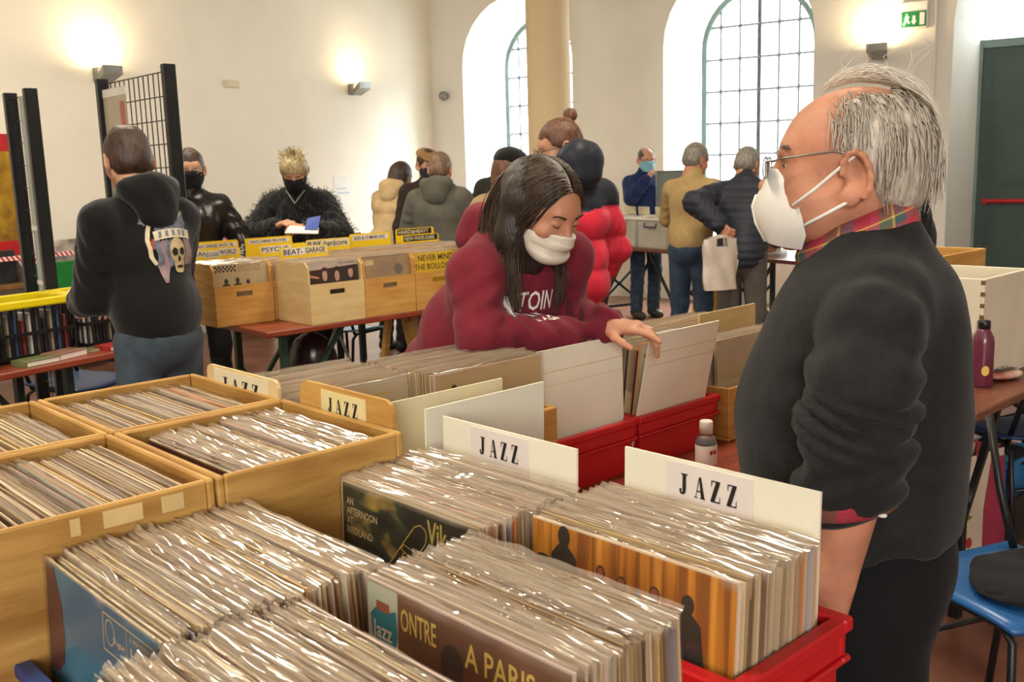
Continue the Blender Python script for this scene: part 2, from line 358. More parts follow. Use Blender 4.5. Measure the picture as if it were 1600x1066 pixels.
# ------------------------------------------------------------------ wall fixtures
def ray_wall(px, py, back=True, off=0.0):
    r = ray(px, py); n = RN if back else RE
    t = ((RC + n * off) @ n) / (r[:2] @ n); return _o + r * t
RZB = math.atan2(RE[1], RE[0])                 # local x along the window wall, local -y into the room
RZL = math.atan2(-RN[1], -RN[0]) - math.pi     # local x along the side wall (away), local -y into the room
RZL = math.atan2(RN[1], RN[0])
def sconce(px, py, back, label, power, tint):
    p = ray_wall(px, py, back); root = empty('wall_lamp', p, RZB if back else RZL, label, 'wall lamp', 'halogen wall lamps')
    root.scale = (.72, .72, .72)
    MB().bbox((-.07, -.13, -.09), (.07, 0, .09), .01).build('bracket', M['steel'], root)
    MB().add([(-.1, -.13, -.02), (.1, -.13, -.02), (.14, -.32, .1), (-.14, -.32, .1), (-.1, -.13, -.1), (.1, -.13, -.1), (.14, -.32, -.0), (-.14, -.32, -.0)],
             [(4, 5, 6, 7), (0, 1, 5, 4), (1, 2, 6, 5), (2, 3, 7, 6), (3, 0, 4, 7)]).build('reflector_housing', M['steel'], root)
    MB().add([(-.09, -.14, -.015), (.09, -.14, -.015), (.13, -.31, .09), (-.13, -.31, .09)], [(0, 1, 2, 3)]).build('lamp_glass', mat('lamp_glow', (1, .85, .6), .3, emit=(1, .8, .5, 6)), root)
    l = bpy.data.lights.new('halogen', 'AREA'); l.energy = power; l.color = tint; l.size = .2; l.size_y = .12; l.shape = 'RECTANGLE'
    o = bpy.data.objects.new('halogen', l); link(o, root); o.location = (0, -.3, .16); o.rotation_euler = (math.radians(180 - 22), 0, 0)
    return root
WARM = (1.0, .78, .46)
sconce(152, 118, False, 'halogen wall lamp just above the grid panel on the side wall', 5, WARM)
sconce(548, 140, False, 'halogen wall lamp alone on the side wall near the corner', 3, WARM)
sconce(1378, 82, True, 'lit halogen wall lamp between arched window and exit sign', 7, WARM)
MB().bbox((-.1, -.02, -.035), (.1, 0, .035)).build('a', M['card_cream'])
o = bpy.data.objects['a']; o.name = 'junction_plate'; o.location = ray_wall(361, 131, False); o.rotation_euler = (0, 0, RZL); tag(o, 'small cream blank plate on the side wall between the lamps', 'wall plate')
o = MB().lathe([(.05, 0), (.06, .04), (.05, .08), (.02, .1)], n=16).build('security_camera', M['steel'], smooth=True, loc=ray_wall(696, 150, True, -.02)); o.rotation_euler = (math.radians(90), 0, RZB)
tag(o, 'small grey camera dome in the corner beside the window', 'camera')
# exit sign
p = ray_wall(1430, 24, True); r = empty('exit_sign', p, RZB, 'green and white running man exit sign on the wall', 'sign')
MB().bbox((-.13, -.06, -.13), (.13, 0, .13), .01).build('housing', M['white'], r)
MB().box((-.115, -.066, -.115), (.115, -.06, .03)).build('sign_face', M['sign_green'], r)
fg = MB()
fg.add([(.055, -.068, -.1), (.1, -.068, -.1), (.1, -.068, .015), (.055, -.068, .015)], [(0, 1, 2, 3)])
fg.add([(-.01, -.068, -.01), (.015, -.068, -.01), (.015, -.068, -.06), (.03, -.068, -.06), (.0025, -.068, -.095), (-.025, -.068, -.06), (-.01, -.068, -.06)], [(0, 1, 2, 3, 4, 5, 6)])
fg.add([(-.075, -.068, -.005), (-.055, -.068, -.005), (-.055, -.068, .012), (-.075, -.068, .012)], [(0, 1, 2, 3)])
fg.add([(-.085, -.068, -.05), (-.05, -.068, -.05), (-.04, -.068, -.012), (-.08, -.068, -.012)], [(0, 1, 2, 3)])
fg.add([(-.1, -.068, -.09), (-.085, -.068, -.1), (-.06, -.068, -.055), (-.08, -.068, -.05)], [(0, 1, 2, 3)])
fg.add([(-.065, -.068, -.055), (-.05, -.068, -.05), (-.032, -.068, -.075), (-.045, -.068, -.085)], [(0, 1, 2, 3)])
fg.build('pictogram', M['white'], r)
# conduit, fire notice, alarm call point
pa, pb = ray_wall(1462, 0, True), ray_wall(1453, 268, True)
o = MB().tube([(0, -.02, 0), (0, -.02, HC - pb[2] - .02)], .016, 8).build('conduit_pipe', M['wall_white'], loc=(pb[0], pb[1], pb[2])); o.rotation_euler = (0, 0, RZB)
tag(o, 'thin white conduit running down the end wall to the alarm', 'pipe')
r = empty('fire_notice', ray_wall(1441, 211, True), RZB, 'small square red fire extinguisher notice on the end wall', 'sign')
MB().box((-.055, -.006, -.07), (.055, 0, .07)).build('plate', M['red_paint'], r)
MB().box((-.03, -.008, -.045), (-.008, -.006, .02)).box((.01, -.008, -.03), (.03, -.008 + .002, .03)).box((-.03, -.008, .03), (.0, -.006, .042)).build('pictogram', M['white'], r)
r = empty('alarm_call_point', ray_wall(1453, 277, True), RZB, 'red square alarm call point below the conduit', 'alarm')
MB().bbox((-.055, -.045, -.055), (.055, 0, .055), .006).build('box', M['red_paint'], r); MB().box((-.028, -.05, -.02), (.028, -.045, .02)).build('press_plate', M['white'], r)
# faded notice on the side wall
r = empty('wall_notice', ray_wall(537, 305, False), RZL, 'pale sheet of paper taped to the bright side wall', 'notice')
MB().box((-.16, -.004, -.22), (.16, 0, .22)).build('sheet', M['white'], r)
MB().box((-.11, -.006, .02), (.11, -.004, .035)).box((-.11, -.006, .07), (.06, -.004, .085)).build('faint_print', mat('faint_grey', srgb(190, 205, 215), .7), r)
# poster and stall things on the far left
r = empty('poster', ray_wall(2, 305, False), RZL, 'yellow poster with red borders at the left edge', 'poster')
MB().box((-.35, -.01, -.5), (.12, 0, .5)).build('sheet', mat('poster_gold', srgb(190, 150, 20), .5, col2=srgb(110, 70, 10), scale=7), r)
MB().box((-.35, -.014, .36), (.12, -.01, .5)).build('red_band', M['red_paint'], r); MB().box((-.35, -.014, -.5), (.12, -.01, -.38)).build('red_band', M['red_paint'], r)

# ------------------------------------------------------------------ tables
def beer_table(name, loc, rz, L, W, top, metal, label, h=.77, boards=1, xs=None):
    r = empty(name, loc, rz, label, 'table')
    MB().bbox((0, 0, h - .03), (L, W, h), .005).build('table_top', top, r)
    for x in (xs or (.22, L - .22)):
        sg = 1 if x < L / 2 else -1
        for y in (.1, W - .1):
            MB().beam((x, y, h - .04), (x, y, 0), .035).build('leg', metal, r)
        MB().beam((x, .1, h - .045), (x, W - .1, h - .045), .03).build('crossbar', metal, r); MB().beam((x, .1, .12), (x, W - .1, .12), .025).build('crossbar', metal, r)
        for y in (.12, W - .12): MB().beam((x, y, .22), (x + .38 * sg, y, h - .04), .022).build('brace', metal, r)
        MB().beam((x, .1, .5), (x, W - .1, .2), .02).build('brace', metal, r); MB().beam((x, .1, .2), (x, W - .1, .5), .02).build('brace', metal, r)
    return r
RZF = math.radians(-47); RZK = math.radians(43)
def FR(v, u, z=0): return (v * .682 + u * .731, -v * .731 + u * .682, z)     # front stall: v across the records, u along the stacks
beer_table('trestle_table', FR(-2.35, .08), RZF, 2.1, .5, M['table_red'], M['green_metal'], 'trestle table carrying the nearest record crates')
beer_table('trestle_table', FR(-2.35, .6), RZF, 1.18, .295, M['table_red'], M['green_metal'], 'narrow trestle table under the wooden JAZZ crates')
beer_table('trestle_table', FR(-1.165, .6), RZF, .95, .5, M['table_red'], M['green_metal'], 'trestle table under the jazz crates with white divider cards')
beer_table('trestle_table', FR(-1.16, .9), RZK, 1.85, .8, M['table_red'], M['green_metal'], 'trestle table under the red crates before the woman in maroon')

# ------------------------------------------------------------------ record materials and meshes
def ramp_mat(name, cols, rough, top=None, attr=True):
    m = bpy.data.materials.new(name); m.use_nodes = True; nt = m.node_tree; b = nt.nodes['Principled BSDF']; b.inputs['Roughness'].default_value = rough
    oi = nt.nodes.new('ShaderNodeObjectInfo'); ge = nt.nodes.new('ShaderNodeNewGeometry')
    ad = nt.nodes.new('ShaderNodeMath'); ad.operation = 'ADD'; fr = nt.nodes.new('ShaderNodeMath'); fr.operation = 'FRACT'
    nt.links.new(oi.outputs['Random'], ad.inputs[0]); nt.links.new(ge.outputs['Random Per Island'], ad.inputs[1]); nt.links.new(ad.outputs[0], fr.inputs[0])
    cr = nt.nodes.new('ShaderNodeValToRGB'); cr.color_ramp.interpolation = 'CONSTANT'; e = cr.color_ramp.elements
    for i, c in enumerate(cols):
        x = e[0] if i == 0 else (e[1] if i == 1 else e.new(i / len(cols))); x.position = i / len(cols); x.color = (*c, 1)
    nt.links.new(fr.outputs[0], cr.inputs[0]); nt.links.new(cr.outputs[0], b.inputs['Base Color'])
    return m
JC = [srgb(*c) for c in ((222, 198, 156), (196, 168, 124), (230, 210, 176), (172, 140, 98), (206, 182, 158), (196, 186, 196), (232, 214, 178), (172, 146, 110), (222, 200, 160), (128, 104, 78),
                         (224, 190, 120), (206, 176, 166), (235, 222, 200), (190, 172, 140), (226, 150, 90), (150, 150, 168), (228, 206, 160), (212, 190, 150), (70, 60, 56), (218, 196, 186), (160, 176, 170), (204, 176, 128), (236, 224, 202), (120, 96, 76), (222, 204, 172), (196, 168, 120), (214, 186, 176), (180, 150, 112), (232, 214, 180), (208, 190, 158), (226, 212, 188), (188, 164, 126))]
M['jacket'] = ramp_mat('record_jacket', JC, .55)
pm = bpy.data.materials.new('plastic_sleeve'); pm.use_nodes = True; nt = pm.node_tree; nt.nodes.remove(nt.nodes['Principled BSDF'])
tr = nt.nodes.new('ShaderNodeBsdfTransparent'); tr.inputs[0].default_value = (.97, .95, .92, 1)
df = nt.nodes.new('ShaderNodeBsdfDiffuse'); df.inputs[0].default_value = (.66, .54, .42, 1)
gl = nt.nodes.new('ShaderNodeBsdfGlossy'); gl.inputs['Roughness'].default_value = .13; gl.inputs[0].default_value = (1, 1, 1, 1)
m1 = nt.nodes.new('ShaderNodeMixShader'); tcp = nt.nodes.new('ShaderNodeTexCoord'); ge = nt.nodes.new('ShaderNodeNewGeometry'); sx = nt.nodes.new('ShaderNodeSeparateXYZ'); nt.links.new(ge.outputs['Normal'], sx.inputs[0])
mk = nt.nodes.new('ShaderNodeMath'); mk.operation = 'ABSOLUTE'; nt.links.new(sx.outputs['Z'], mk.inputs[0]); mr = nt.nodes.new('ShaderNodeMapRange'); mr.inputs[1].default_value = .1; mr.inputs[2].default_value = .5; mr.inputs[3].default_value = .04; mr.inputs[4].default_value = .24; nt.links.new(mk.outputs[0], mr.inputs[0]); nt.links.new(mr.outputs[0], m1.inputs[0])
nt.links.new(tr.outputs[0], m1.inputs[1]); nt.links.new(df.outputs[0], m1.inputs[2])
fz = nt.nodes.new('ShaderNodeLayerWeight'); fz.inputs[0].default_value = .32
ma = nt.nodes.new('ShaderNodeMath'); ma.operation = 'MULTIPLY_ADD'; ma.inputs[1].default_value = .30; nt.links.new(fz.outputs['Fresnel'], ma.inputs[0]); mg = nt.nodes.new('ShaderNodeMath'); mg.operation = 'MULTIPLY_ADD'; mg.inputs[1].default_value = .75; mg.inputs[2].default_value = 0.; nt.links.new(mr.outputs[0], mg.inputs[0]); nt.links.new(mg.outputs[0], ma.inputs[2])
m2 = nt.nodes.new('ShaderNodeMixShader'); nt.links.new(ma.outputs[0], m2.inputs[0]); nt.links.new(m1.outputs[0], m2.inputs[1]); nt.links.new(gl.outputs[0], m2.inputs[2])
nt.links.new(m2.outputs[0], nt.nodes['Material Output'].inputs[0]); M['plastic'] = pm

LPW, LPH = .314, .314
def jacket_geo(seed, nx=4, th=.0030):
    r = random.Random(seed); bow = r.uniform(-.0012, .0012); V = []; Fc = []
    for i in range(nx + 1):
        x = -LPW / 2 + LPW * i / nx; y = bow * (1 - (2 * x / LPW) ** 2)
        V += [(x, y - th / 2, 0), (x, y + th / 2, 0), (x, y + th / 2, LPH), (x, y - th / 2, LPH)]
    for i in range(nx):
        a = i * 4; b = a + 4
        Fc += [(a, b, b + 3, a + 3), (b + 1, a + 1, a + 2, b + 2), (a + 3, b + 3, b + 2, a + 2), (b, a, a + 1, b + 1)]
    Fc += [(0, 3, 2, 1), (nx * 4, nx * 4 + 1, nx * 4 + 2, nx * 4 + 3)]
    return V, Fc
def sleeve_geo(seed, nx=22, simple=False):
    """outer plastic bag: a front sheet that stands a little above the jacket and curls over"""
    r = random.Random(seed); ph = [(r.uniform(0, 6.3), r.uniform(15, 75), r.uniform(.3, 1)) for _ in range(5)]
    lean = r.uniform(-.5, 1.3); zt = r.uniform(.003, .009)
    def wv(x, k): return sum(a * math.sin(f * x * (1 + .13 * k) + p + k * .7) for p, f, a in ph) / 2.2
    rows = ((.03, 0), (.24, .25), (.300, .7), (LPH + .001, 1.0), (LPH + .4 * zt, 1.5), (LPH + zt, 2.2), (LPH + zt * .9, 3.0))
    if simple: rows = ((.2, .25), (LPH + .001, 1.0), (LPH + zt, 2.2))
    V = []; Fc = []; hw = LPW / 2 + .005
    for k, (z, a) in enumerate(rows):
        for i in range(nx + 1):
            x = -hw + 2 * hw * i / nx; y = -.0021
            if k >= len(rows) - (1 if simple else 3): y += (z - LPH + .001) * lean * (1 + .4 * (a - 1)) * .5 + .0012 * wv(x, 3) * (a - .7)
            else: y += -.0005 * a * abs(wv(x, 1))
            V.append((x, y, z + .0016 * wv(x, 5) * (1 if a > 1.2 else .3)))
    for k in range(len(rows) - 1):
        for i in range(nx): q = k * (nx + 1) + i; Fc.append((q, q + 1, q + nx + 2, q + nx + 1))
    return V, Fc
JM = [mesh('jacket', *jacket_geo(i), M['jacket']) for i in range(8)]
SM = [mesh('plastic_sleeve', *sleeve_geo(100 + i), M['plastic'], True) for i in range(22)]

def stack_poses(org, rz, n, step, lean0, lean1, jit=1.0, back=1):
    """org: world point under the first record's centre; successive records go along local +y"""
    ey = Vector((-math.sin(rz), math.cos(rz), 0)); ex = Vector((math.cos(rz), math.sin(rz), 0)); out = []
    drift = 0
    for i in range(n):
        t = i / max(1, n - 1); drift = .8 * drift + random.uniform(-.0018, .0018) * jit
        p = Vector(org) + ey * (i * step) + ex * (drift + random.uniform(-.002, .002) * jit) + Vector((0, 0, random.uniform(-.004, .004) * jit))
        out.append((p, (math.radians(-(lean0 + (lean1 - lean0) * t) + random.uniform(-.5, .5)), random.uniform(-.006, .006), rz + random.uniform(-.008, .008))))
    return out
def add_records(poses, label, group, first=None):
    """individual records: jacket with its plastic sleeve as a part"""
    res = []
    for i, (p, e) in enumerate(poses):
        o = obj('vinyl_record', random.choice(JM), None, p, e); tag(o, label, 'record', group)
        s = obj('plastic_sleeve', random.choice(SM), o); s.location = (0, -.0003, 0)
        res.append(o)
    return res
STUFF_V, STUFF_F, STUFF_M = [], [], []
_sj = [jacket_geo(i, 2) for i in range(4)]; _ss = [sleeve_geo(300 + i, 12, True) for i in range(8)]
def stuff_records(poses, scale=1.0, plastic=True):
    from mathutils import Euler
    for p, e in poses:
        mt = Matrix.Translation(Vector(p)) @ Euler(e).to_matrix().to_4x4() @ Matrix.Scale(scale, 4)
        for (V, Fc), mi in (((random.choice(_sj)), 0), ((random.choice(_ss)), 1)):
            if mi and not plastic: continue
            n = len(STUFF_V); STUFF_V.extend(tuple(mt @ Vector(v)) for v in V); STUFF_F.extend(tuple(i + n for i in f) for f in Fc); STUFF_M.extend([mi] * len(Fc))

def cover_record(pose, label, art_mat, group=None, prints=(), sleeve=True):
    """the front record of a crate: jacket, printed cover, lettering, sleeve"""
    p, e = pose
    o = obj('vinyl_record', JM[0].copy() if False else random.choice(JM), None, p, e); tag(o, label, 'record', group)
    a = MB().box((-LPW / 2 + .002, -.0032, .002), (LPW / 2 - .002, -.0024, LPH - .002)).build('cover_print', art_mat, o)
    for nm, mb, m in prints: mb.move(lambda v: (v[0], v[1] - .0036, v[2])).build(nm, m, a)
    if sleeve: s = obj('plastic_sleeve', random.choice(SM), o); s.location = (0, -.003, 0)
    return o

def divider(name, pos, rz, wdt, h, m, label, lean=0., word=None, sticker=None, corner=0.0, cat='divider card', thick=.004, back_word=False):
    o = None; r = corner
    P = [(-wdt / 2, 0), (wdt / 2, 0), (wdt / 2, h - r), (wdt / 2 - r * .3, h - r * .3), (wdt / 2 - r, h), (-wdt / 2 + r, h), (-wdt / 2 + r * .3, h - r * .3), (-wdt / 2, h - r)] if r else [(-wdt / 2, 0), (wdt / 2, 0), (wdt / 2, h), (-wdt / 2, h)]
    o = MB().poly(P, thick).build(name, m, None, loc=pos, rot=(math.radians(-lean), 0, rz)); tag(o, label, cat)
    if word:
        sx, sw, sz, sh = word
        st = MB().box((sx, -.0012, sz), (sx + sw, 0, sz + sh)).build('label_sticker', sticker or M['paper'], o)
        fat_jazz(MB(), sx + sw * .14, sz + sh * .36, sw * .74, sh * .44, -.0018).build('lettering', M['ink'], st)
    return o

# ------------------------------------------------------------------ crates
def wood_crate(name, pos, rz, W, D, H, label, m, front_h=None, th=.010, handle=False, open_side=None):
    """open box; local x = width, y = depth, front at y=0"""
    r = empty(name, pos, rz, label, 'crate'); fh = front_h or H
    MB().bbox((0, 0, 0), (W, D, th)).build('bottom', m, r)
    if handle:
        hx0, hx1, hz0, hz1 = W * .36, W * .64, fh * .72, fh * .84
        mb = MB().box((0, 0, th), (W, th, hz0)).box((0, 0, hz1), (W, th, fh)).box((0, 0, hz0), (hx0, th, hz1)).box((hx1, 0, hz0), (W, th, hz1))
        mb.build('front_panel', m, r)
    else: MB().bbox((0, 0, th), (W, th, fh), .003).build('front_panel', m, r)
    MB().bbox((0, D - th, th), (W, D, H), .003).build('back_panel', m, r)
    for x in (0, W - th):
        if front_h:
            s = .1
            MB().add([(x, th, th), (x + th, th, th), (x + th, D - th, th), (x, D - th, th), (x, th, H - .03), (x + th, th, H - .03), (x, th + .035, H), (x + th, th + .035, H), (x, D - th, H), (x + th, D - th, H)],
                     [(3, 2, 1, 0), (0, 1, 5, 4), (4, 5, 7, 6), (6, 7, 9, 8), (8, 9, 2, 3), (0, 4, 6, 8, 3), (1, 2, 9, 7, 5)]).build('side_panel', m, r)
        else: MB().bbox((x, th, th), (x + th, D - th, H), .003).build('side_panel', m, r)
    return r
def plastic_crate(name, pos, rz, W, D, H, label, m):
    """stacking crate with a ribbed double rim and hand holes"""
    r = empty(name, pos, rz, label, 'crate'); t = .006; e = .014
    MB().box((e, e, 0), (W - e, D - e, .006)).build('bottom', m, r)
    for nm, (a, b) in (('side_wall', ((e, e), (W - e, e + t))), ('side_wall', ((e, D - e - t), (W - e, D - e))), ('side_wall', ((e, e + t), (e + t, D - e - t))), ('side_wall', ((W - e - t, e + t), (W - e, D - e - t)))):
        MB().box((a[0], a[1], .006), (b[0], b[1], H)).build(nm, m, r)
    for z0, z1, o in ((H - .014, H + .004, 0), (H - .045, H - .014, .006), (H - .053, H - .045, .001)):
        MB().bbox((o, o, z0), (W - o, e + t, z1), .003).bbox((o, D - e - t, z0), (W - o, D - o, z1), .003).bbox((o, e + t, z0), (e + t, D - e - t, z1), .003).bbox((W - e - t, e + t, z0), (W - o, D - e - t, z1), .003).build('rim', m, r)
    return r
# ------------------------------------------------------------------ front stall
ZB = .795                                                         # where the records stand
def mottle(name, c1, c2, c3, scale, rough=.35, stretch=(1, 1, 1)):
    m = bpy.data.materials.new(name); m.use_nodes = True; nt = m.node_tree; b = nt.nodes['Principled BSDF']; b.inputs['Roughness'].default_value = rough
    tc = nt.nodes.new('ShaderNodeTexCoord'); mp = nt.nodes.new('ShaderNodeMapping'); mp.inputs['Scale'].default_value = stretch; nz = nt.nodes.new('ShaderNodeTexNoise'); nz.inputs['Scale'].default_value = scale; nz.inputs['Detail'].default_value = 2
    cr = nt.nodes.new('ShaderNodeValToRGB'); e = cr.color_ramp.elements; e[0].position = .42; e[1].position = .66; e[0].color = (*c1, 1); e[1].color = (*c3, 1); k = e.new(.54); k.color = (*c2, 1)
    nt.links.new(tc.outputs['Object'], mp.inputs[0]); nt.links.new(mp.outputs[0], nz.inputs['Vector']); nt.links.new(nz.outputs['Fac'], cr.inputs[0]); nt.links.new(cr.outputs[0], b.inputs['Base Color'])
    return m
A_green = mottle('cover_dark_green', srgb(14, 24, 20), srgb(44, 62, 44), srgb(190, 160, 80), 14, stretch=(1, 1, 1.8))
A_blue = mottle('cover_sky_blue', srgb(40, 108, 146), srgb(66, 136, 168), srgb(120, 166, 182), 5)
A_orange = mottle('cover_stage_orange', srgb(150, 84, 12), srgb(206, 130, 24), srgb(236, 168, 60), 22, stretch=(3, 1, .12))
A_brown = mottle('cover_brown', srgb(84, 52, 30), srgb(104, 66, 38), srgb(122, 80, 48), 7)
M['cream_ink'] = mat('cream_ink', srgb(226, 208, 160), .5, var=.04); M['gold_ink'] = mat('gold_ink', srgb(226, 196, 96), .45, var=.04)
M['maroon_ink'] = mat('maroon_print', srgb(128, 28, 40), .45, var=.1); M['dark_maroon_ink'] = mat('dark_maroon_print', srgb(84, 30, 34), .45, var=.1); M['teal_ink'] = mat('teal_print', srgb(20, 140, 160), .45)
M['pale_green_ink'] = mat('pale_green_print', srgb(206, 214, 190), .5, var=.03); M['skin_ink'] = mat('skin_print', srgb(176, 96, 64), .5, var=.1); M['pink_ink'] = mat('pink_print', srgb(214, 150, 110), .5); M['amber_ink'] = mat('amber_print', srgb(200, 120, 50), .45); M['darkblue_ink'] = mat('dark_blue_print', srgb(30, 36, 60), .45)
def ring(mb, P, w, y=0.):
    """outline of a closed polygon as thin strips"""
    n = len(P)
    for i in range(n):
        a, b = Vector((*P[i], 0)), Vector((*P[(i + 1) % n], 0)); d = (b - a).normalized(); q = Vector((-d.y, d.x, 0)) * w / 2
        mb.add([(a.x + q.x, y, a.y + q.y), (a.x - q.x, y, a.y - q.y), (b.x - q.x, y, b.y - q.y), (b.x + q.x, y, b.y + q.y)], [(0, 1, 2, 3)])
    return mb
def flat(polys, y=0.):
    mb = MB()
    for P in polys: mb.add([(x, y, z) for x, z in P], [tuple(range(len(P)))])
    return mb
def disc(x, z, r, rz=None, n=14): return [(x + r * math.cos(2 * math.pi * k / n), z + (rz or r) * math.sin(2 * math.pi * k / n)) for k in range(n)]

# crate A: blue crate, sky and red machine cover
plastic_crate('plastic_crate', FR(-1.235, .31, .77), RZF, .352, .42, .215, 'blue plastic crate at the lower left corner below the red and blue cover', M['blue_crate'])
ps = stack_poses(FR(-1.053, .350, ZB), RZF, 71, .0042, 3, -4, 1.1)
add_records(ps[1:], 'plastic sleeved jazz record in the blue crate behind the sky blue cover', 'records in the blue crate')
pr = [('red_machine', flat([[(-.157, .0), (.10, .0), (.105, .07), (.05, .09), (-.02, .115), (-.055, .14), (-.075, .165), (-.11, .175), (-.157, .165)]]), M['maroon_ink']),
      ('dark_shape', flat([[(-.155, .312), (-.13, .312), (-.108, .27), (-.102, .23), (-.108, .20), (-.125, .185), (-.155, .18)]], -.0002), M['dark_maroon_ink']),
      ('figure', flat([[(.03, .0), (.085, .0), (.08, .06), (.07, .11), (.055, .135), (.04, .12), (.035, .08)]], -.0003), M['skin_ink']),
      ('dark_window', flat([[(-.145, .10), (-.11, .095), (-.11, .145), (-.14, .15)], [(-.085, .07), (-.055, .06), (-.068, .13), (-.08, .15)]], -.0004), M['darkblue_ink']),
      ('cream_stripe', flat([[(.005, .06), (.035, .07), (.035, .10), (.01, .085)], [(-.1, .0), (-.09, .0), (-.085, .16), (-.092, .165)], [(-.05, .0), (-.043, .0), (-.075, .16), (-.08, .16)]], -.0003), M['gold_ink'])]
lb = ring(MB(), [(.018, .262), (.147, .262), (.147, .303), (.018, .303)], .0016); ring(lb, [(.08, .262), (.08, .303)], .0016)
text_on(lb, 'HI-FI', .089, .272, .05, .014); text_on(lb, 'A HIGH FIDELITY', .087, .292, .054, .006); text_on(lb, 'Vogue', .044, .274, .03, .009); ring(lb, disc(.036, .285, .012, .014), .0014)
pr.append(('label_print', lb, M['cream_ink']))
cover_record((Vector(FR(-1.053, .344, ZB)), (math.radians(-3), 0, RZF)), 'sky blue record cover with a red machine and HI-FI box', A_blue, None, pr)

# crate B in front of A's right side
plastic_crate('plastic_crate', FR(-.88, .262, .77), RZF, .345, .30, .21, 'red plastic crate hidden under the nearest bottom row of records', M['red_plastic'])
ps = stack_poses(FR(-.725, .283, ZB - .004), RZF, 61, .0043, 2, -6, 1.2)
add_records(ps, 'plastic sleeved record in the nearest row along the bottom edge', 'records in the nearest bottom crate')

# crate D: brown cover, A PARIS
plastic_crate('plastic_crate', FR(-.88, .565, .77), RZF, .345, .245, .21, 'red plastic crate hidden under the records behind the brown Paris cover', M['red_plastic'])
ps = stack_poses(FR(-.722, .588, ZB), RZF, 42, .0042, 2, -3, 1.1)
add_records(ps, 'plastic sleeved record behind the brown cover reading A PARIS', 'records behind the brown Paris cover')
pr = [('pale_panel', flat([[(-.155, .0), (-.10, .0), (-.10, .312), (-.155, .312)]]), M['pale_green_ink']),
      ('teal_blot', flat([[(-.15, .275), (-.135, .29), (-.115, .285), (-.103, .29), (-.1005, .262), (-.108, .235), (-.13, .228), (-.145, .24)]], -.0003), M['teal_ink']),
      ('red_tab', flat([[(-.138, .283), (-.115, .283), (-.115, .294), (-.138, .294)]], -.0006), M['skin_ink'])]
t1 = text_on(MB(), 'Jazz', -.146, .245, .036, .026, -.0008); pr.append(('blot_lettering', t1, M['white']))
t1 = MB(); text_on(t1, 'ONTRE', -.095, .272, .060, .026); text_on(t1, 'A PARIS', .010, .268, .100, .027); text_on(t1, 'MAC', .142, .27, .04, .012, 0, -math.pi / 2)
pr.append(('gold_lettering', t1, M['gold_ink']))
pr.append(('portrait', flat([disc(-.01, .262, .018, .022), disc(-.012, .215, .04, .03)]), M['ink']))
cover_record((Vector(FR(-.722, .581, ZB)), (math.radians(-2), 0, RZF)), 'brown record cover with gold lettering A PARIS', A_brown, None, pr)

# crate E: red crate, orange stage cover, JAZZ divider
plastic_crate('plastic_crate', FR(-.905, .812, .77), RZF, .36, .245, .235, 'red plastic crate with ribbed rim beside the man in the dark sweater', M['red_plastic'])
ps = stack_poses(FR(-.727, .845, ZB), RZF, 39, .0042, 3, 2, 1.0)
add_records(ps, 'plastic sleeved record behind the orange jazz band cover', 'records behind the orange band cover')
figs = []
for x, z, s in ((-.10, .282, 1.15), (-.038, .258, .8), (-.005, .252, .85), (.02, .248, .6), (.045, .254, .85), (.068, .244, .6), (.092, .254, 1.0)):
    figs += [disc(x, z + .016 * s, .009 * s, .012 * s), [(x - .022 * s, z - .05 * s), (x + .024 * s, z - .05 * s), (x + .018 * s, z - .004 * s), (x + .004 * s, z + .008 * s), (x - .006 * s, z + .008 * s), (x - .018 * s, z - .006 * s)]]
figs += [disc(-.135, .262, .014, .008), disc(-.066, .25, .012, .007), [(-.157, .0), (.157, .0), (.157, .09), (.11, .14), (.07, .18), (.03, .19), (-.05, .20), (-.157, .22)]]
st = flat([[(.10, .02), (.152, .015), (.152, .085), (.10, .09)], [(.02, .05), (.07, .045), (.07, .1), (.02, .11)]], -.0003)
hd = flat([disc(.045, .268, .006, .008), disc(-.005, .266, .006, .008), disc(-.038, .271, .005, .007), disc(.125, .16, .008, .011), disc(.118, .125, .012, .009)], -.0004)
wr = text_on(text_on(MB(), 'Count', .112, .055, .03, .014, -.0006, .1, .3), '& Thad', .115, .038, .03, .013, -.0006, .1, .3)
bk = flat([disc(.138, .14, .026, .04), [(.11, .09), (.155, .09), (.155, .13), (.12, .13)]], -.0002)
cover_record((Vector(FR(-.727, .838, ZB)), (math.radians(-3), 0, RZF)), 'orange record cover with dark figures of a stage band', A_orange, None,
             [('band_silhouettes', figs and flat(figs), M['ink']), ('drummer', bk, M['ink']), ('music_stand', st, M['pink_ink']), ('faces', hd, M['skin_ink']), ('stand_lettering', wr, M['ink'])])
divider('divider_card', FR(-.731, 1.024, .80), RZF, .302, .362, M['card_white'], 'white JAZZ divider card nearest the man, above the red crate', 1.5, (-.077, .136, .292, .066), M['paper'])

# crate C: Birdland cover and JAZZ divider
plastic_crate('plastic_crate', FR(-1.235, .745, .77), RZF, .345, .25, .21, 'plastic crate under the dark green Birdland cover', M['red_plastic'])
ps = stack_poses(FR(-1.055, .776, ZB), RZF, 43, .0042, 2, 0, 1.0)
add_records(ps, 'plastic sleeved record behind the dark green Birdland cover', 'records behind the Birdland cover')
t1 = MB()
for s, k, wd in (('AN', 0, .017), ('AFTERNOON', 1, .076), ('AT', 2, .016), ('BIRDLAND', 3, .064)): text_on(t1, s, -.143, .2775 - .0145 * k, wd, .0112)
t2 = text_on(text_on(MB(), 'WINDING', -.032, .19, .055, .013, -.0006, .85), 'Vik', .047, .264, .042, .034)
hr = [(.0 + .02 * math.cos(a) + d, .0) for a, d in ()]
def rot2(P, a, c): return [(c[0] + x * math.cos(a) - z * math.sin(a), c[1] + x * math.sin(a) + z * math.cos(a)) for x, z in P]
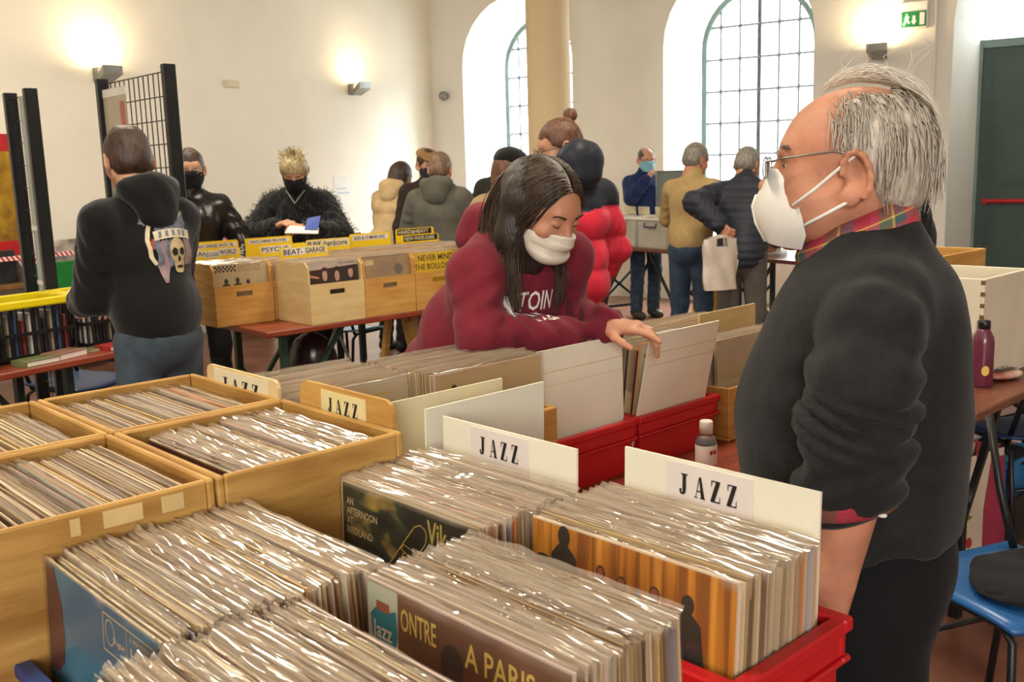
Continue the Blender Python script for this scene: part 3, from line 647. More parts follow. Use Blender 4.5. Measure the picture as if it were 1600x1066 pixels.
horn = rot2([(-.02, -.014), (.10, -.014), (.112, -.008), (.116, .0), (.112, .01), (.10, .016), (-.02, .016)], .85, (-.034, .196)); ring(t2, horn, .0016, -.0004); ring(t2, rot2([(.06, -.012), (.075, -.012), (.06, .014), (.05, .014)], .85, (-.034, .196)), .0012, -.0005)
dk = flat([rot2([(-.02, -.012), (.055, -.012), (.05, .014), (-.02, .014)], .85, (-.034, .196)), disc(.02, .16, .04, .05)], -.0002)
br = ring(MB(), [(-.154, .003), (.154, .003), (.154, .311), (-.154, .311)], .004)
cover_record((Vector(FR(-1.055, .769, ZB)), (math.radians(-2), 0, RZF)), 'dark green record cover reading AN AFTERNOON AT BIRDLAND', A_green, None,
             [('cream_lettering', t1, M['cream_ink']), ('dark_patch', dk, M['ink']), ('gold_drawing', t2, M['gold_ink']), ('cream_border', br, M['cream_ink'])])
divider('divider_card', FR(-1.076, .974, .80), RZF, .295, .36, M['card_white'], 'white JAZZ divider card standing behind the Birdland record stack', 1.5, (-.078, .13, .292, .064), M['paper'])

# wooden crates F G H I
def old_crate(v0, u0, D, label): return wood_crate('wooden_crate', FR(v0, u0, .77), RZF, .352, D, .384, label, M['wood_old'], th=.011)
cf = old_crate(-1.925 + .36, .27, .31, 'worn wooden crate with tape scraps at the left edge, nearer one')
cg = old_crate(-1.925 + .36, .584, .31, 'worn wooden crate holding the wooden JAZZ divider nearer the camera')
old_crate(-1.925, .27, .31, 'worn wooden crate at the left edge behind the taped crate')
old_crate(-1.925, .584, .31, 'worn wooden crate with the farther wooden JAZZ divider')
ps = stack_poses(FR(-1.388, .652, .824), RZF, 38, .0059, -2, -2, 1.0)
add_records(ps, 'plastic sleeved record in the wooden crate with the nearer JAZZ divider', 'records in the nearer wooden JAZZ crate')
cover_record((Vector(FR(-1.388, .645, .824)), (math.radians(2), 0, RZF)), 'dark red record at the front of the wooden JAZZ crate', mat('cover_dark_red', srgb(92, 36, 28), .4))
stuff_records(stack_poses(FR(-1.388, .29, .826), RZF, 54, .0052, -2, -2, 1.0))
stuff_records(stack_poses(FR(-1.745, .29, .822), RZF, 52, .0052, -2, -2, 1.0))
stuff_records(stack_poses(FR(-1.745, .638, .822), RZF, 44, .0053, -2, -2, 1.0))
cover_record((Vector(FR(-1.745, .630, .822)), (math.radians(2), 0, RZF)), 'grey brown record at the front of the farther wooden JAZZ crate', mat('cover_grey_brown', srgb(96, 84, 74), .4))
divider('divider_board', FR(-1.384, .888, .80), RZF, .275, .395, M['wood_crate'], 'wooden JAZZ divider board in the nearer crate', 2, (-.067, .132, .332, .055), M['paper_old'], .02, thick=.007)
divider('divider_board', FR(-1.715, .876, .80), RZF, .275, .385, M['wood_pale'], 'wooden JAZZ divider board in the farther crate', 2, (-.105, .21, .315, .066), M['card_cream'], .014, thick=.007)
for x, wd in ((.12, .012), (.16, .05), (.235, .03)): MB().box((x, 0, 0), (x + wd, .001, .022)).build('tape_scrap', mat('tape_pale', srgb(214, 186, 130), .4), cf, loc=(.353, .0, .355), rot=(0, 0, math.pi / 2))

# ------------------------------------------------------------------ row on the far table (records turned across, browsed from the other side)
def RK(u, nv, z=0): return FR(-nv, u, z)
def krecs(u0, nv0, nv1, top, n=None, wdt=LPW, plastic=True, lean=(2, 2), sc=1.0):
    n = n or int((nv1 - nv0) / .0053)
    stuff_records(stack_poses(RK(u0 + wdt / 2, nv0, top - LPH * sc), RZK, n, (nv1 - nv0) / n, *lean), sc, plastic)
plastic_crate('plastic_crate', RK(.905, 1.215, .77), RZK, .355, .36, .2, 'plastic crate under the two plain white divider cards', M['red_plastic'])
plastic_crate('plastic_crate', RK(.905, 1.58, .77), RZK, .35, .33, .22, 'plastic crate on the far side under the left records', M['red_plastic'])
krecs(.925, 1.66, 1.885, 1.128)
krecs(.925, 1.40, 1.60, 1.075)
wood_crate('wooden_crate', RK(1.262, 1.56, .77), RZK, .33, .30, .24, 'wooden crate hidden below the woman and her forearm', M['wood_crate'])
krecs(1.27, 1.61, 1.84, 1.128)
M['cream_cover'] = mat('cover_cream', srgb(224, 208, 172), .45, var=.04)
bar = flat([[(-.10, .285), (.11, .285), (.11, .289), (-.10, .289)]]); cover_record((Vector(RK(1.085, 1.648, 1.128 - LPH)), (math.radians(-2), 0, RZK)), 'cream record cover with a thin gold line at its top', M['cream_cover'], None, [('gold_line', bar, M['gold_ink'])])
dd = flat([disc(-.12, .27, .012, .01), disc(-.106, .277, .008, .01), disc(-.13, .262, .008, .008), [(-.14, .255), (-.1, .26), (-.1, .268), (-.14, .262)]]); cover_record((Vector(RK(1.43, 1.598, 1.128 - LPH)), (math.radians(-2), 0, RZK)), 'tan record cover with a small black doodle', mat('cover_tan', srgb(216, 190, 140), .45, var=.04), None, [('doodle', dd, M['ink'])])
divider('divider_card', RK(1.083, 1.352, .79), RZK, .265, .38, M['card_cream'], 'plain cream divider card behind the wooden JAZZ divider', -3)
divider('divider_card', RK(1.105, 1.262, .79), RZK, .272, .38, M['card_white'], 'plain white divider card left of the nearer white JAZZ card', -2)
# red crates with tall cards
rc = plastic_crate('plastic_crate', RK(1.592, 1.60, .77), RZK, .338, .31, .135, 'red plastic crate below the tall white card by her right hand', M['red_plastic'])
rc = plastic_crate('plastic_crate', RK(1.936, 1.60, .77), RZK, .355, .31, .135, 'red plastic crate holding the leaning white card and her left hand', M['red_plastic'])
dc1 = divider('divider_card', RK(1.762, 1.634, .79), RZK, .304, .335, M['card_white'], 'tall white divider card in front of her right hand', 1)
dc2 = divider('divider_card', RK(2.092, 1.642, .79), RZK, .295, .345, M['card_white'], 'tall white divider card leaning to the right of her left hand', -12)
for dc, wd, hh in ((dc1, .304, .335), (dc2, .295, .345)): MB().box((-wd / 2, -.0008, hh - .055), (wd / 2, 0, hh - .0535)).build('score_line', M['wood_pale'], dc); MB().box((-wd / 2, -.0008, hh - .088), (wd / 2, 0, hh - .087)).build('score_line', M['wood_pale'], dc)
krecs(1.605, 1.72, 1.88, 1.09)
krecs(1.955, 1.665, 1.87, 1.085, lean=(-8, 0))
t1 = text_on(MB(), 'ELLS', -.14, .275, .03, .008)
cover_record((Vector(RK(2.105, 1.652, .79)), (math.radians(8), 0, RZK)), 'pale plastic sleeved record under her left fingertips', M['cream_cover'], None, [('lettering', t1, M['ink'])])
wood_crate('wooden_crate', RK(2.30, 1.58, .77), RZK, .36, .40, .155, 'orange brown wooden crate beside the red crates, by his belly', M['wood_crate'])
krecs(2.315, 1.62, 1.70, 1.05); krecs(2.315, 1.80, 1.95, 1.07)
divider('divider_board', RK(2.60, 1.79, .79), RZK, .30, .31, M['wood_pale'], 'pale wooden divider board left of the man in the sweater', 0, thick=.006)
# everything beyond the nearest three hundred records
def finish_stuff():
    me = mesh('records', STUFF_V, STUFF_F, M['jacket'], False); me.materials.append(M['plastic'])
    me.polygons.foreach_set('material_index', STUFF_M); me.polygons.foreach_set('use_smooth', [m == 1 for m in STUFF_M]); me.update()
    tag(obj('vinyl_records', me), 'tightly packed plastic sleeved records filling the remaining crates', 'records', kind='stuff')
# hand gel bottle
p = atz(1103, 742, .77)
r = empty('hand_gel_bottle', (p[0], p[1], .77), .6, 'small clear hand gel bottle with white cap by red crate', 'bottle')
M['clear'] = mat('clear_plastic', (.85, .87, .88), .1, trans=.9, var=.0)
MB().lathe([(.024, 0), (.027, .01), (.027, .085), (.022, .1), (.012, .108), (.012, .112)], n=20).build('bottle_body', M['clear'], r, True)
MB().lathe([(.017, .11), (.017, .138), (.015, .142)], n=20).build('cap', M['white'], r, True)
MB().lathe([(.0275, .03), (.0278, .031), (.0278, .08), (.0275, .081)], n=20).build('label', M['paper'], r, True)
MB().box((-.014, -.0285, .06), (-.006, -.0275, .07)).box((-.002, -.0285, .06), (.006, -.0275, .07)).build('label_marks', M['red_paint'], r)
# ------------------------------------------------------------------ smooth bodies: blended distance fields turned into one continuous mesh
def surface_nets(D, org, h):
    S = D < 0
    c = S[:-1, :-1, :-1].astype(np.int8)
    for dx in (0, 1):
        for dy in (0, 1):
            for dz in (0, 1):
                if dx or dy or dz: c = c + S[dx:D.shape[0] - 1 + dx, dy:D.shape[1] - 1 + dy, dz:D.shape[2] - 1 + dz]
    act = (c > 0) & (c < 8); I = np.argwhere(act); n = len(I)
    if n == 0: return np.zeros((0, 3)), np.zeros((0, 4), int)
    P = np.zeros((n, 3)); cnt = np.zeros(n); cs = [(a, b, d) for a in (0, 1) for b in (0, 1) for d in (0, 1)]
    for a in cs:
        for ax in range(3):
            if a[ax]: continue
            b = list(a); b[ax] = 1
            da = D[I[:, 0] + a[0], I[:, 1] + a[1], I[:, 2] + a[2]]; db = D[I[:, 0] + b[0], I[:, 1] + b[1], I[:, 2] + b[2]]
            k = (da < 0) != (db < 0); t = np.where(k, da / np.where(k, da - db, 1), 0); q = np.array(a, float)[None, :].repeat(n, 0); q[:, ax] += t
            P[k] += q[k]; cnt[k] += 1
    P = (I + P / cnt[:, None]) * h + org
    idx = -np.ones(act.shape, int); idx[act] = np.arange(n); Q = []
    for ax in range(3):
        o1, o2 = [(1, 2), (2, 0), (0, 1)][ax]
        sl0 = [slice(1, -1)] * 3; sl1 = [slice(1, -1)] * 3; sl0[ax] = slice(0, -1); sl1[ax] = slice(1, None)
        A = S[tuple(sl0)]; B = S[tuple(sl1)]; E = np.argwhere(A != B)
        if len(E) == 0: continue
        sg = A[E[:, 0], E[:, 1], E[:, 2]]
        base = E.copy(); base[:, o1] += 1; base[:, o2] += 1            # grid index of the edge start
        def cell(d1, d2): g = base.copy(); g[:, o1] -= d1; g[:, o2] -= d2; return idx[g[:, 0], g[:, 1], g[:, 2]]
        q = np.stack([cell(1, 1), cell(0, 1), cell(0, 0), cell(1, 0)], 1)
        q[~sg] = q[~sg][:, ::-1]; Q.append(q)
    Q = np.concatenate(Q); return P, Q[(Q >= 0).all(1)]
def smin(a, b, k):
    if k <= 0: return np.minimum(a, b)
    h = np.maximum(k - np.abs(a - b), 0) / k; return np.minimum(a, b) - h * h * k * .25
def rotm(rx=0, ry=0, rz=0):
    from mathutils import Euler
    return np.array(Euler((math.radians(rx), math.radians(ry), math.radians(rz))).to_matrix())
class SDF:
    def __init__(s): s.ops = []
    def cap(s, a, b, ra, rb=None, k=.02, wr=None, sub=False, flat=1.0, fd=None):
        s.ops.append(('c', np.array(a, float), np.array(b, float), ra, ra if rb is None else rb, k, wr, sub)); return s
    def ell(s, c, r, R=None, k=.02, sub=False):
        s.ops.append(('e', np.array(c, float), np.array((r, r, r) if np.isscalar(r) else r, float), R, k, sub)); return s
    def cutplane(s, p, n):
        s.ops.append(('p', np.array(p, float), np.array(n, float) / np.linalg.norm(n))); return s
    def bounds(s):
        lo = np.full(3, 1e9); hi = -lo
        for o in s.ops:
            if o[0] == 'c' and not o[7]:
                for p, r in ((o[1], o[3]), (o[2], o[4])): lo = np.minimum(lo, p - r); hi = np.maximum(hi, p + r)
            elif o[0] == 'e' and not o[5]:
                e = o[2] if o[3] is None else np.abs(o[3]) @ o[2]
                lo = np.minimum(lo, o[1] - e); hi = np.maximum(hi, o[1] + e)
        return lo, hi
    def field(s, h, pad=.03):
        lo, hi = s.bounds(); lo -= pad; hi += pad; n = np.ceil((hi - lo) / h).astype(int) + 1
        D = np.full(tuple(n), .2, np.float32)
        ax = [lo[i] + h * np.arange(n[i]) for i in range(3)]
        for o in s.ops:
            if o[0] == 'p':
                d = (ax[0][:, None, None] - o[1][0]) * o[2][0] + (ax[1][None, :, None] - o[1][1]) * o[2][1] + (ax[2][None, None, :] - o[1][2]) * o[2][2]
                D = np.maximum(D, d.astype(np.float32)); continue
            if o[0] == 'c': r = max(o[3], o[4]); a0 = np.minimum(o[1], o[2]) - r; a1 = np.maximum(o[1], o[2]) + r; k = o[5]
            else: e = o[2] if o[3] is None else np.abs(o[3]) @ o[2]; a0 = o[1] - e; a1 = o[1] + e; k = o[4]
            m = k + 2.5 * h + .015; i0 = np.clip(((a0 - m - lo) / h).astype(int), 0, n); i1 = np.clip(np.ceil((a1 + m - lo) / h).astype(int) + 1, 0, n)
            if (i1 <= i0).any(): continue
            sl = tuple(slice(i0[i], i1[i]) for i in range(3))
            X = ax[0][sl[0]][:, None, None]; Y = ax[1][sl[1]][None, :, None]; Z = ax[2][sl[2]][None, None, :]
            if o[0] == 'c':
                a, b = o[1], o[2]; ba = b - a; L2 = ba @ ba + 1e-9
                t = np.clip(((X - a[0]) * ba[0] + (Y - a[1]) * ba[1] + (Z - a[2]) * ba[2]) / L2, 0, 1)
                dx, dy, dz = X - a[0] - t * ba[0], Y - a[1] - t * ba[1], Z - a[2] - t * ba[2]
                rr = o[3] + (o[4] - o[3]) * t
                if o[6]:
                    amp, fr, tw = o[6]; rr = rr + amp * np.sin(fr * t + tw * (dx * 9 + dy * 13 + dz * 7)) * np.minimum(1, 4 * t + .2)
                d = np.sqrt(dx * dx + dy * dy + dz * dz) - rr; sub = o[7]
            else:
                c, r, R = o[1], o[2], o[3]; x, y, z = X - c[0], Y - c[1], Z - c[2]
                if R is not None: x, y, z = x * R[0, 0] + y * R[1, 0] + z * R[2, 0], x * R[0, 1] + y * R[1, 1] + z * R[2, 1], x * R[0, 2] + y * R[1, 2] + z * R[2, 2]
                k0 = np.sqrt((x / r[0]) ** 2 + (y / r[1]) ** 2 + (z / r[2]) ** 2); k1 = np.sqrt((x / r[0] ** 2) ** 2 + (y / r[1] ** 2) ** 2 + (z / r[2] ** 2) ** 2)
                d = k0 * (k0 - 1) / np.maximum(k1, 1e-6); sub = o[5]
            B = D[sl]
            D[sl] = -smin(-B, d, k) if sub else smin(B, d.astype(np.float32), k)
        return D, lo, ax
    def mesh(s, h, post=None):
        D, lo, ax = s.field(h)
        if post is not None:
            k = np.abs(D) < .06; I = np.argwhere(k); P = lo + I * h; D[k] = post(P, D[k])
        return surface_nets(D, lo, h)
def folds(seed, amp, f0=10, f1=35, n=6, zs=.6):
    r = np.random.default_rng(seed); K = r.normal(size=(n, 3)); K /= np.linalg.norm(K, axis=1)[:, None]; K *= r.uniform(f0, f1, n)[:, None]; K[:, 2] *= zs; ph = r.uniform(0, 6.3, n); a = r.uniform(.4, 1, n)
    def f(P, D):
        s = np.zeros(len(P))
        for i in range(n): s += a[i] * (.45 * np.sin(P @ K[i] + ph[i] + 1.2 * np.sin(P @ K[(i + 1) % n] * .4)) + .9 * (.6 - np.abs(np.sin(P @ K[i] * .8 + ph[i] * 2 + 1.6 * np.sin(P @ K[(i + 2) % n] * .3))) ** .8))
        return D + amp * s / n * 1.8
    return f
def quilt(pitch, amp, base=None, z0=0.0):
    def f(P, D):
        D = D - amp * (np.abs(np.sin(math.pi * (P[:, 2] - z0) / pitch)) ** .6 - .6)
        return base(P, D) if base else D
    return f
def sobj(name, VF, m, parent):
    V, Fc = VF; me = bpy.data.meshes.new(name); me.from_pydata(V.tolist(), [], Fc.tolist()); me.polygons.foreach_set('use_smooth', [True] * len(me.polygons)); me.materials.append(m); me.update()
    return obj(name, me, parent)
def xf(VF, Mx):
    V, Fc = VF; Mx = np.array(Mx); return V @ Mx[:3, :3].T + Mx[:3, 3], Fc
def joinvf(L):
    V = []; Fc = []; n = 0
    for v, f in L: V.append(v); Fc.append(f + n); n += len(v)
    return np.concatenate(V), np.concatenate(Fc)

def split_part(o, pred, name, m):
    """hands the faces for which pred(centre) holds to a part of its own"""
    me = o.data; V = [v.co.copy() for v in me.vertices]; A = []; B = []
    for p in me.polygons: (A if pred(p.center) else B).append(tuple(p.vertices))
    def mk(Fs, nm, mt):
        u = {}; Vs = []
        for f in Fs:
            for i in f:
                if i not in u: u[i] = len(Vs); Vs.append(V[i])
        return mesh(nm, Vs, [tuple(u[i] for i in f) for f in Fs], mt, True)
    o.data = mk(B, o.name, me.materials[0]); return obj(name, mk(A, name, m), o.parent)
# ------------------------------------------------------------------ heads and hands
def head_sdf(fat=0., fem=False, lids=False, ears=True, nose=1.0):
    s = SDF(); w = 1 + fat * .08
    s.ell((0, -.012, .03), (.074, .096, .086), k=.02)
    s.ell((0, .028, .02), (.063, .066, .07), k=.03)
    s.ell((0, .035, -.035), (.056 * w, .056, .068), k=.03)
    for q in (-1, 1):
        s.cap((q * .050 * w, .0, -.05), (q * .018, .074, -.092), .018 + .008 * fat, .016 + .004 * fat, k=.035)
        s.ell((q * .040, .062, -.028), (.024, .024, .02 + .008 * fat), k=.025)
        if fat: s.ell((q * .042, .045, -.065), (.026, .035, .03), k=.03)
    s.ell((0, .080, -.098), (.022, .016, .017), k=.025)
    s.cap((-.030, .082, .026), (.030, .082, .026), .011 if not fem else .008, k=.022)
    for q in (-1, 1): s.ell((q * .030, .103, .005), (.015, .012, .009), k=.012, sub=True)
    s.cap((0, .090, .012), (0, .112 * (1 + .02 * nose), -.026), .008, .012 * nose, k=.014)
    for q in (-1, 1): s.ell((q * .011, .103, -.030), (.009, .011, .008), k=.008)
    s.cap((-.018, .088, -.060), (.018, .088, -.060), .0085, k=.012); s.cap((-.015, .088, -.072), (.015, .088, -.072), .009, k=.012)
    for q in (-1, 1):
        if lids: s.ell((q * .031, .083, .004), (.0165, .0125, .0115), k=.004)
        if ears:
            R = rotm(-12, 0, q * 22)
            s.ell((q * .078, -.012, -.012), (.0085, .021, .034), R, k=.006)
            s.ell((q * .088, -.008, -.008), (.008, .011, .021), R, k=.006, sub=True)
            s.ell((q * .079, -.002, -.040), (.008, .011, .013), R, k=.008)
            er = [np.array((q * .083, -.012, -.010)) + R @ np.array((q * .004, .020 * math.cos(a), .033 * math.sin(a))) for a in np.linspace(.2, 4.4, 9)]
            for e0, e1 in zip(er[:-1], er[1:]): s.cap(e0, e1, .0046, k=.004)
    s.cap((0, -.022, -.04), (0, -.030, -.15), .054 if not fem else .046, .058 if not fem else .05, k=.03)
    return s
def hand_sdf(side, curl=(35, 40, 40, 42), thumb=(30, 20), spread=4, sc=1.0):
    """wrist at the origin, fingers along +y, back of the hand +z; side=+1: thumb at -x... mirrored by side"""
    s = SDF(); q = side
    s.cap((0, -.02, 0), (0, .015, 0), .026 * sc, .027 * sc, k=.015)
    for i, x in enumerate((-.028, -.010, .009, .026)): s.cap((q * x * .75 * sc, .01 * sc, 0), (q * x * sc, .085 * sc - abs(i - 1.2) * .006, .002), .0155 * sc, .0115 * sc, k=.018)
    L = ((.044, .026, .022), (.048, .030, .023), (.045, .028, .022), (.036, .021, .019))
    for i, x in enumerate((-.028, -.010, .009, .026)):
        p = np.array((q * x * sc, .085 * sc - abs(i - 1.2) * .006, .002)); a = -8.0; sd = math.radians((i - 1.5) * spread) * q
        for j in range(3):
            a += curl[i] * (1.0 if j else .8) * (1 if j < 2 else .7); d = np.array((math.sin(sd) * math.cos(math.radians(a)), math.cos(sd) * math.cos(math.radians(a)), -math.sin(math.radians(a)))); e = p + d * L[i][j] * sc
            s.cap(p, e, (.0098 - .0011 * j) * sc, (.0088 - .0011 * j) * sc, k=.004 if j else .007); p = e
    p = np.array((-q * .022 * sc, .012 * sc, -.004)); a = thumb[0]
    for j, (l, r) in enumerate(((.040, .0135), (.033, .0105), (.026, .0092))):
        d = np.array((-q * math.sin(math.radians(a)), math.cos(math.radians(a)), -.25 - .1 * j)); d /= np.linalg.norm(d); e = p + d * l * sc; s.cap(p, e, r * sc, (r - .0015) * sc, k=.008); p = e; a -= thumb[1]
    return s
def frame(o, y, z):
    """matrix with local +y along y and local +z near z"""
    y = np.array(y, float); y /= np.linalg.norm(y); z = np.array(z, float); z = z - y * (z @ y); z /= np.linalg.norm(z); x = np.cross(y, z)
    m = np.eye(4); m[:3, 0] = x; m[:3, 1] = y; m[:3, 2] = z; m[:3, 3] = o; return m
def headm(c, yaw, pitch, roll=0):
    """yaw about z (0 = local +y, positive to the left), pitch positive = looking down"""
    m = np.eye(4); m[:3, :3] = rotm(0, 0, yaw) @ rotm(-pitch, 0, 0) @ rotm(0, roll, 0); m[:3, 3] = c; return m
def ik(a, c, l1, l2, pole):
    a, c = np.array(a, float), np.array(c, float); d = c - a; L = min(np.linalg.norm(d), (l1 + l2) * .999); u = d / np.linalg.norm(d)
    x = (l1 * l1 - l2 * l2 + L * L) / (2 * L); y = math.sqrt(max(0, l1 * l1 - x * x)); p = np.array(pole, float); p = p - u * (p @ u); p /= np.linalg.norm(p)
    return a + u * x + p * y, a + u * L
def hair_mesh(style, h, seed, grow=.010):
    s = SDF()
    s.ell((0, -.014, .034), (.074 + grow, .096 + grow, .086 + grow * 1.2), k=.02)
    if style in ('short', 'crop', 'fringe', 'shaggy', 'bun', 'long'): s.ell((0, -.05, -.02), (.066 + grow * .6, .055 + grow, .06), k=.03)
    if style == 'shaggy': s.ell((0, .03, .05), (.075, .068, .062), k=.03); s.ell((.045, .0, .0), (.042, .05, .06), k=.03); s.ell((-.045, .0, .0), (.042, .05, .06), k=.03)
    if style == 'long':
        s.cap((0, -.05, .0), (0, -.07, -.22), .075, .06, k=.05)
        for q in (-1, 1): s.cap((q * .06, -.02, .0), (q * .07, -.02, -.2), .035, .03, k=.04)
    if style == 'bun': s.ell((0, -.088, .128), (.034, .034, .034), k=.008)
    # the face, the ears and the neck stay free
    fz = {'short': .055, 'crop': .06, 'fringe': .0, 'shaggy': .045, 'bun': .07, 'long': .06}.get(style, .06)
    s.cap((-.03, .13, fz - .10), (.03, .13, fz - .10), .085, k=.01, sub=True)
    s.cap((-.03, .125, fz - .065), (.03, .125, fz - .065), .06, k=.01, sub=True)
    if style in ('short', 'crop', 'fringe', 'bun'):
        s.cap((-.1, .03, -.045), (.1, .03, -.045), .042, k=.012, sub=True)
        s.ell((0, -.02, -.14), (.12, .15, .075), k=.01, sub=True)
    if style == 'fringe': s.ell((0, .03, .11), (.062, .105, .085), k=.01, sub=True)
    f = folds(seed, .006, 60, 170, 8, .5)
    return s.mesh(h, f)
def mask_mesh(h, low=-.112, top=-.004, back=.018, off=.007):
    s = SDF(); s.ell((0, .028, .0), (.063, .066, .07), k=.03); s.ell((0, .035, -.04), (.058, .058, .07), k=.04)
    s.cap((0, .088, .0), (0, .108, -.03), .014, .018, k=.04); s.ell((0, .082, -.09), (.03, .022, .025), k=.05)
    for q in (-1, 1): s.cap((q * .048, .0, -.05), (q * .02, .074, -.09), .02, .018, k=.04)
    D, lo, ax = s.field(h); D = D - off
    X, Y, Z = ax[0][:, None, None], ax[1][None, :, None], ax[2][None, None, :]
    D = np.maximum(D, -(Y - back - .25 * (Z + .05))); D = np.maximum(D, Z - (top + (Y - .1) * .25)); D = np.maximum(D, low - Z)
    return surface_nets(D.astype(np.float32), lo, h)

SK = {'light': mat('skin_light', srgb(200, 148, 118), .55, var=.07, scale=14, bump=.05, bscale=200), 'mid': mat('skin_mid', srgb(190, 134, 104), .55, var=.07, scale=14, bump=.05, bscale=200), 'ruddy': mat('skin_ruddy', srgb(192, 132, 102), .58, var=.13, scale=16, bump=.22, bscale=110)}
def cloth(name, rgb, rough=.85, bump=.25, bscale=160, var=.1, sheen=.04, scale=10): return mat(name, srgb(*rgb), rough, var=var, scale=scale, bump=bump, bscale=bscale, sheen=sheen, spec=.25)
def hairm(name, rgb, rgb2): return mat(name, srgb(*rgb), .45, col2=srgb(*rgb2), scale=30, stretch=(3, 3, .6), bump=.6, bscale=90)
M['eye'] = mat('eye_white', srgb(225, 220, 212), .15, var=.02); M['iris'] = mat('iris', srgb(52, 36, 26), .15)

def glasses(parent, Mx, m, r=.021, round_=False):
    mb = MB()
    for q in (-1, 1):
        P = [(q * .033 + 1.15 * r * math.cos(a), .112, .002 + r * .85 * math.sin(a)) for a in np.linspace(0, 2 * math.pi, 19)]
        mb.tube(P, .0016, 5, False); mb.tube([(q * .057, .110, .006), (q * .074, .085, .006), (q * .079, .0, .006), (q * .078, -.03, -.008)], .0015, 5)
    mb.tube([(-.01, .113, .004), (0, .115, .007), (.01, .113, .004)], .0015, 5)
    mb.V = [tuple((Mx @ np.array((*v, 1)))[:3]) for v in mb.V]
    return mb.build('glasses', m, parent, True)
def eyes(parent, Mx):
    for q in (-1, 1):
        c = Mx @ np.array((q * .0295, .0785, .005, 1)); b = MB().lathe([(.001, -.0118), (.006, -.0102), (.0102, -.006), (.0118, 0), (.0102, .006), (.006, .0102), (.001, .0118)], n=12)
        e = b.build('eye', M['eye'], parent, True, loc=c[:3])
        ic = Mx[:3, :3] @ np.array((0, .0085, 0)); MB().lathe([(.001, -.005), (.0042, -.003), (.0056, 0), (.0042, .003), (.001, .005)], n=10).build('iris', M['iris'], e, True, loc=ic)
def strap(parent, Mx, m, ear=-.006):
    mb = MB()
    for q in (-1, 1):
        mb.tube([(q * .060, .055, -.022), (q * .072, .03, -.012), (q * .080, -.002, .012)], .002, 4); mb.tube([(q * .058, .04, -.085), (q * .07, .012, -.06), (q * .077, -.008, -.04)], .002, 4)
    mb.V = [tuple((Mx @ np.array((*v, 1)))[:3]) for v in mb.V]; mb.build('mask_strap', m, parent, True)

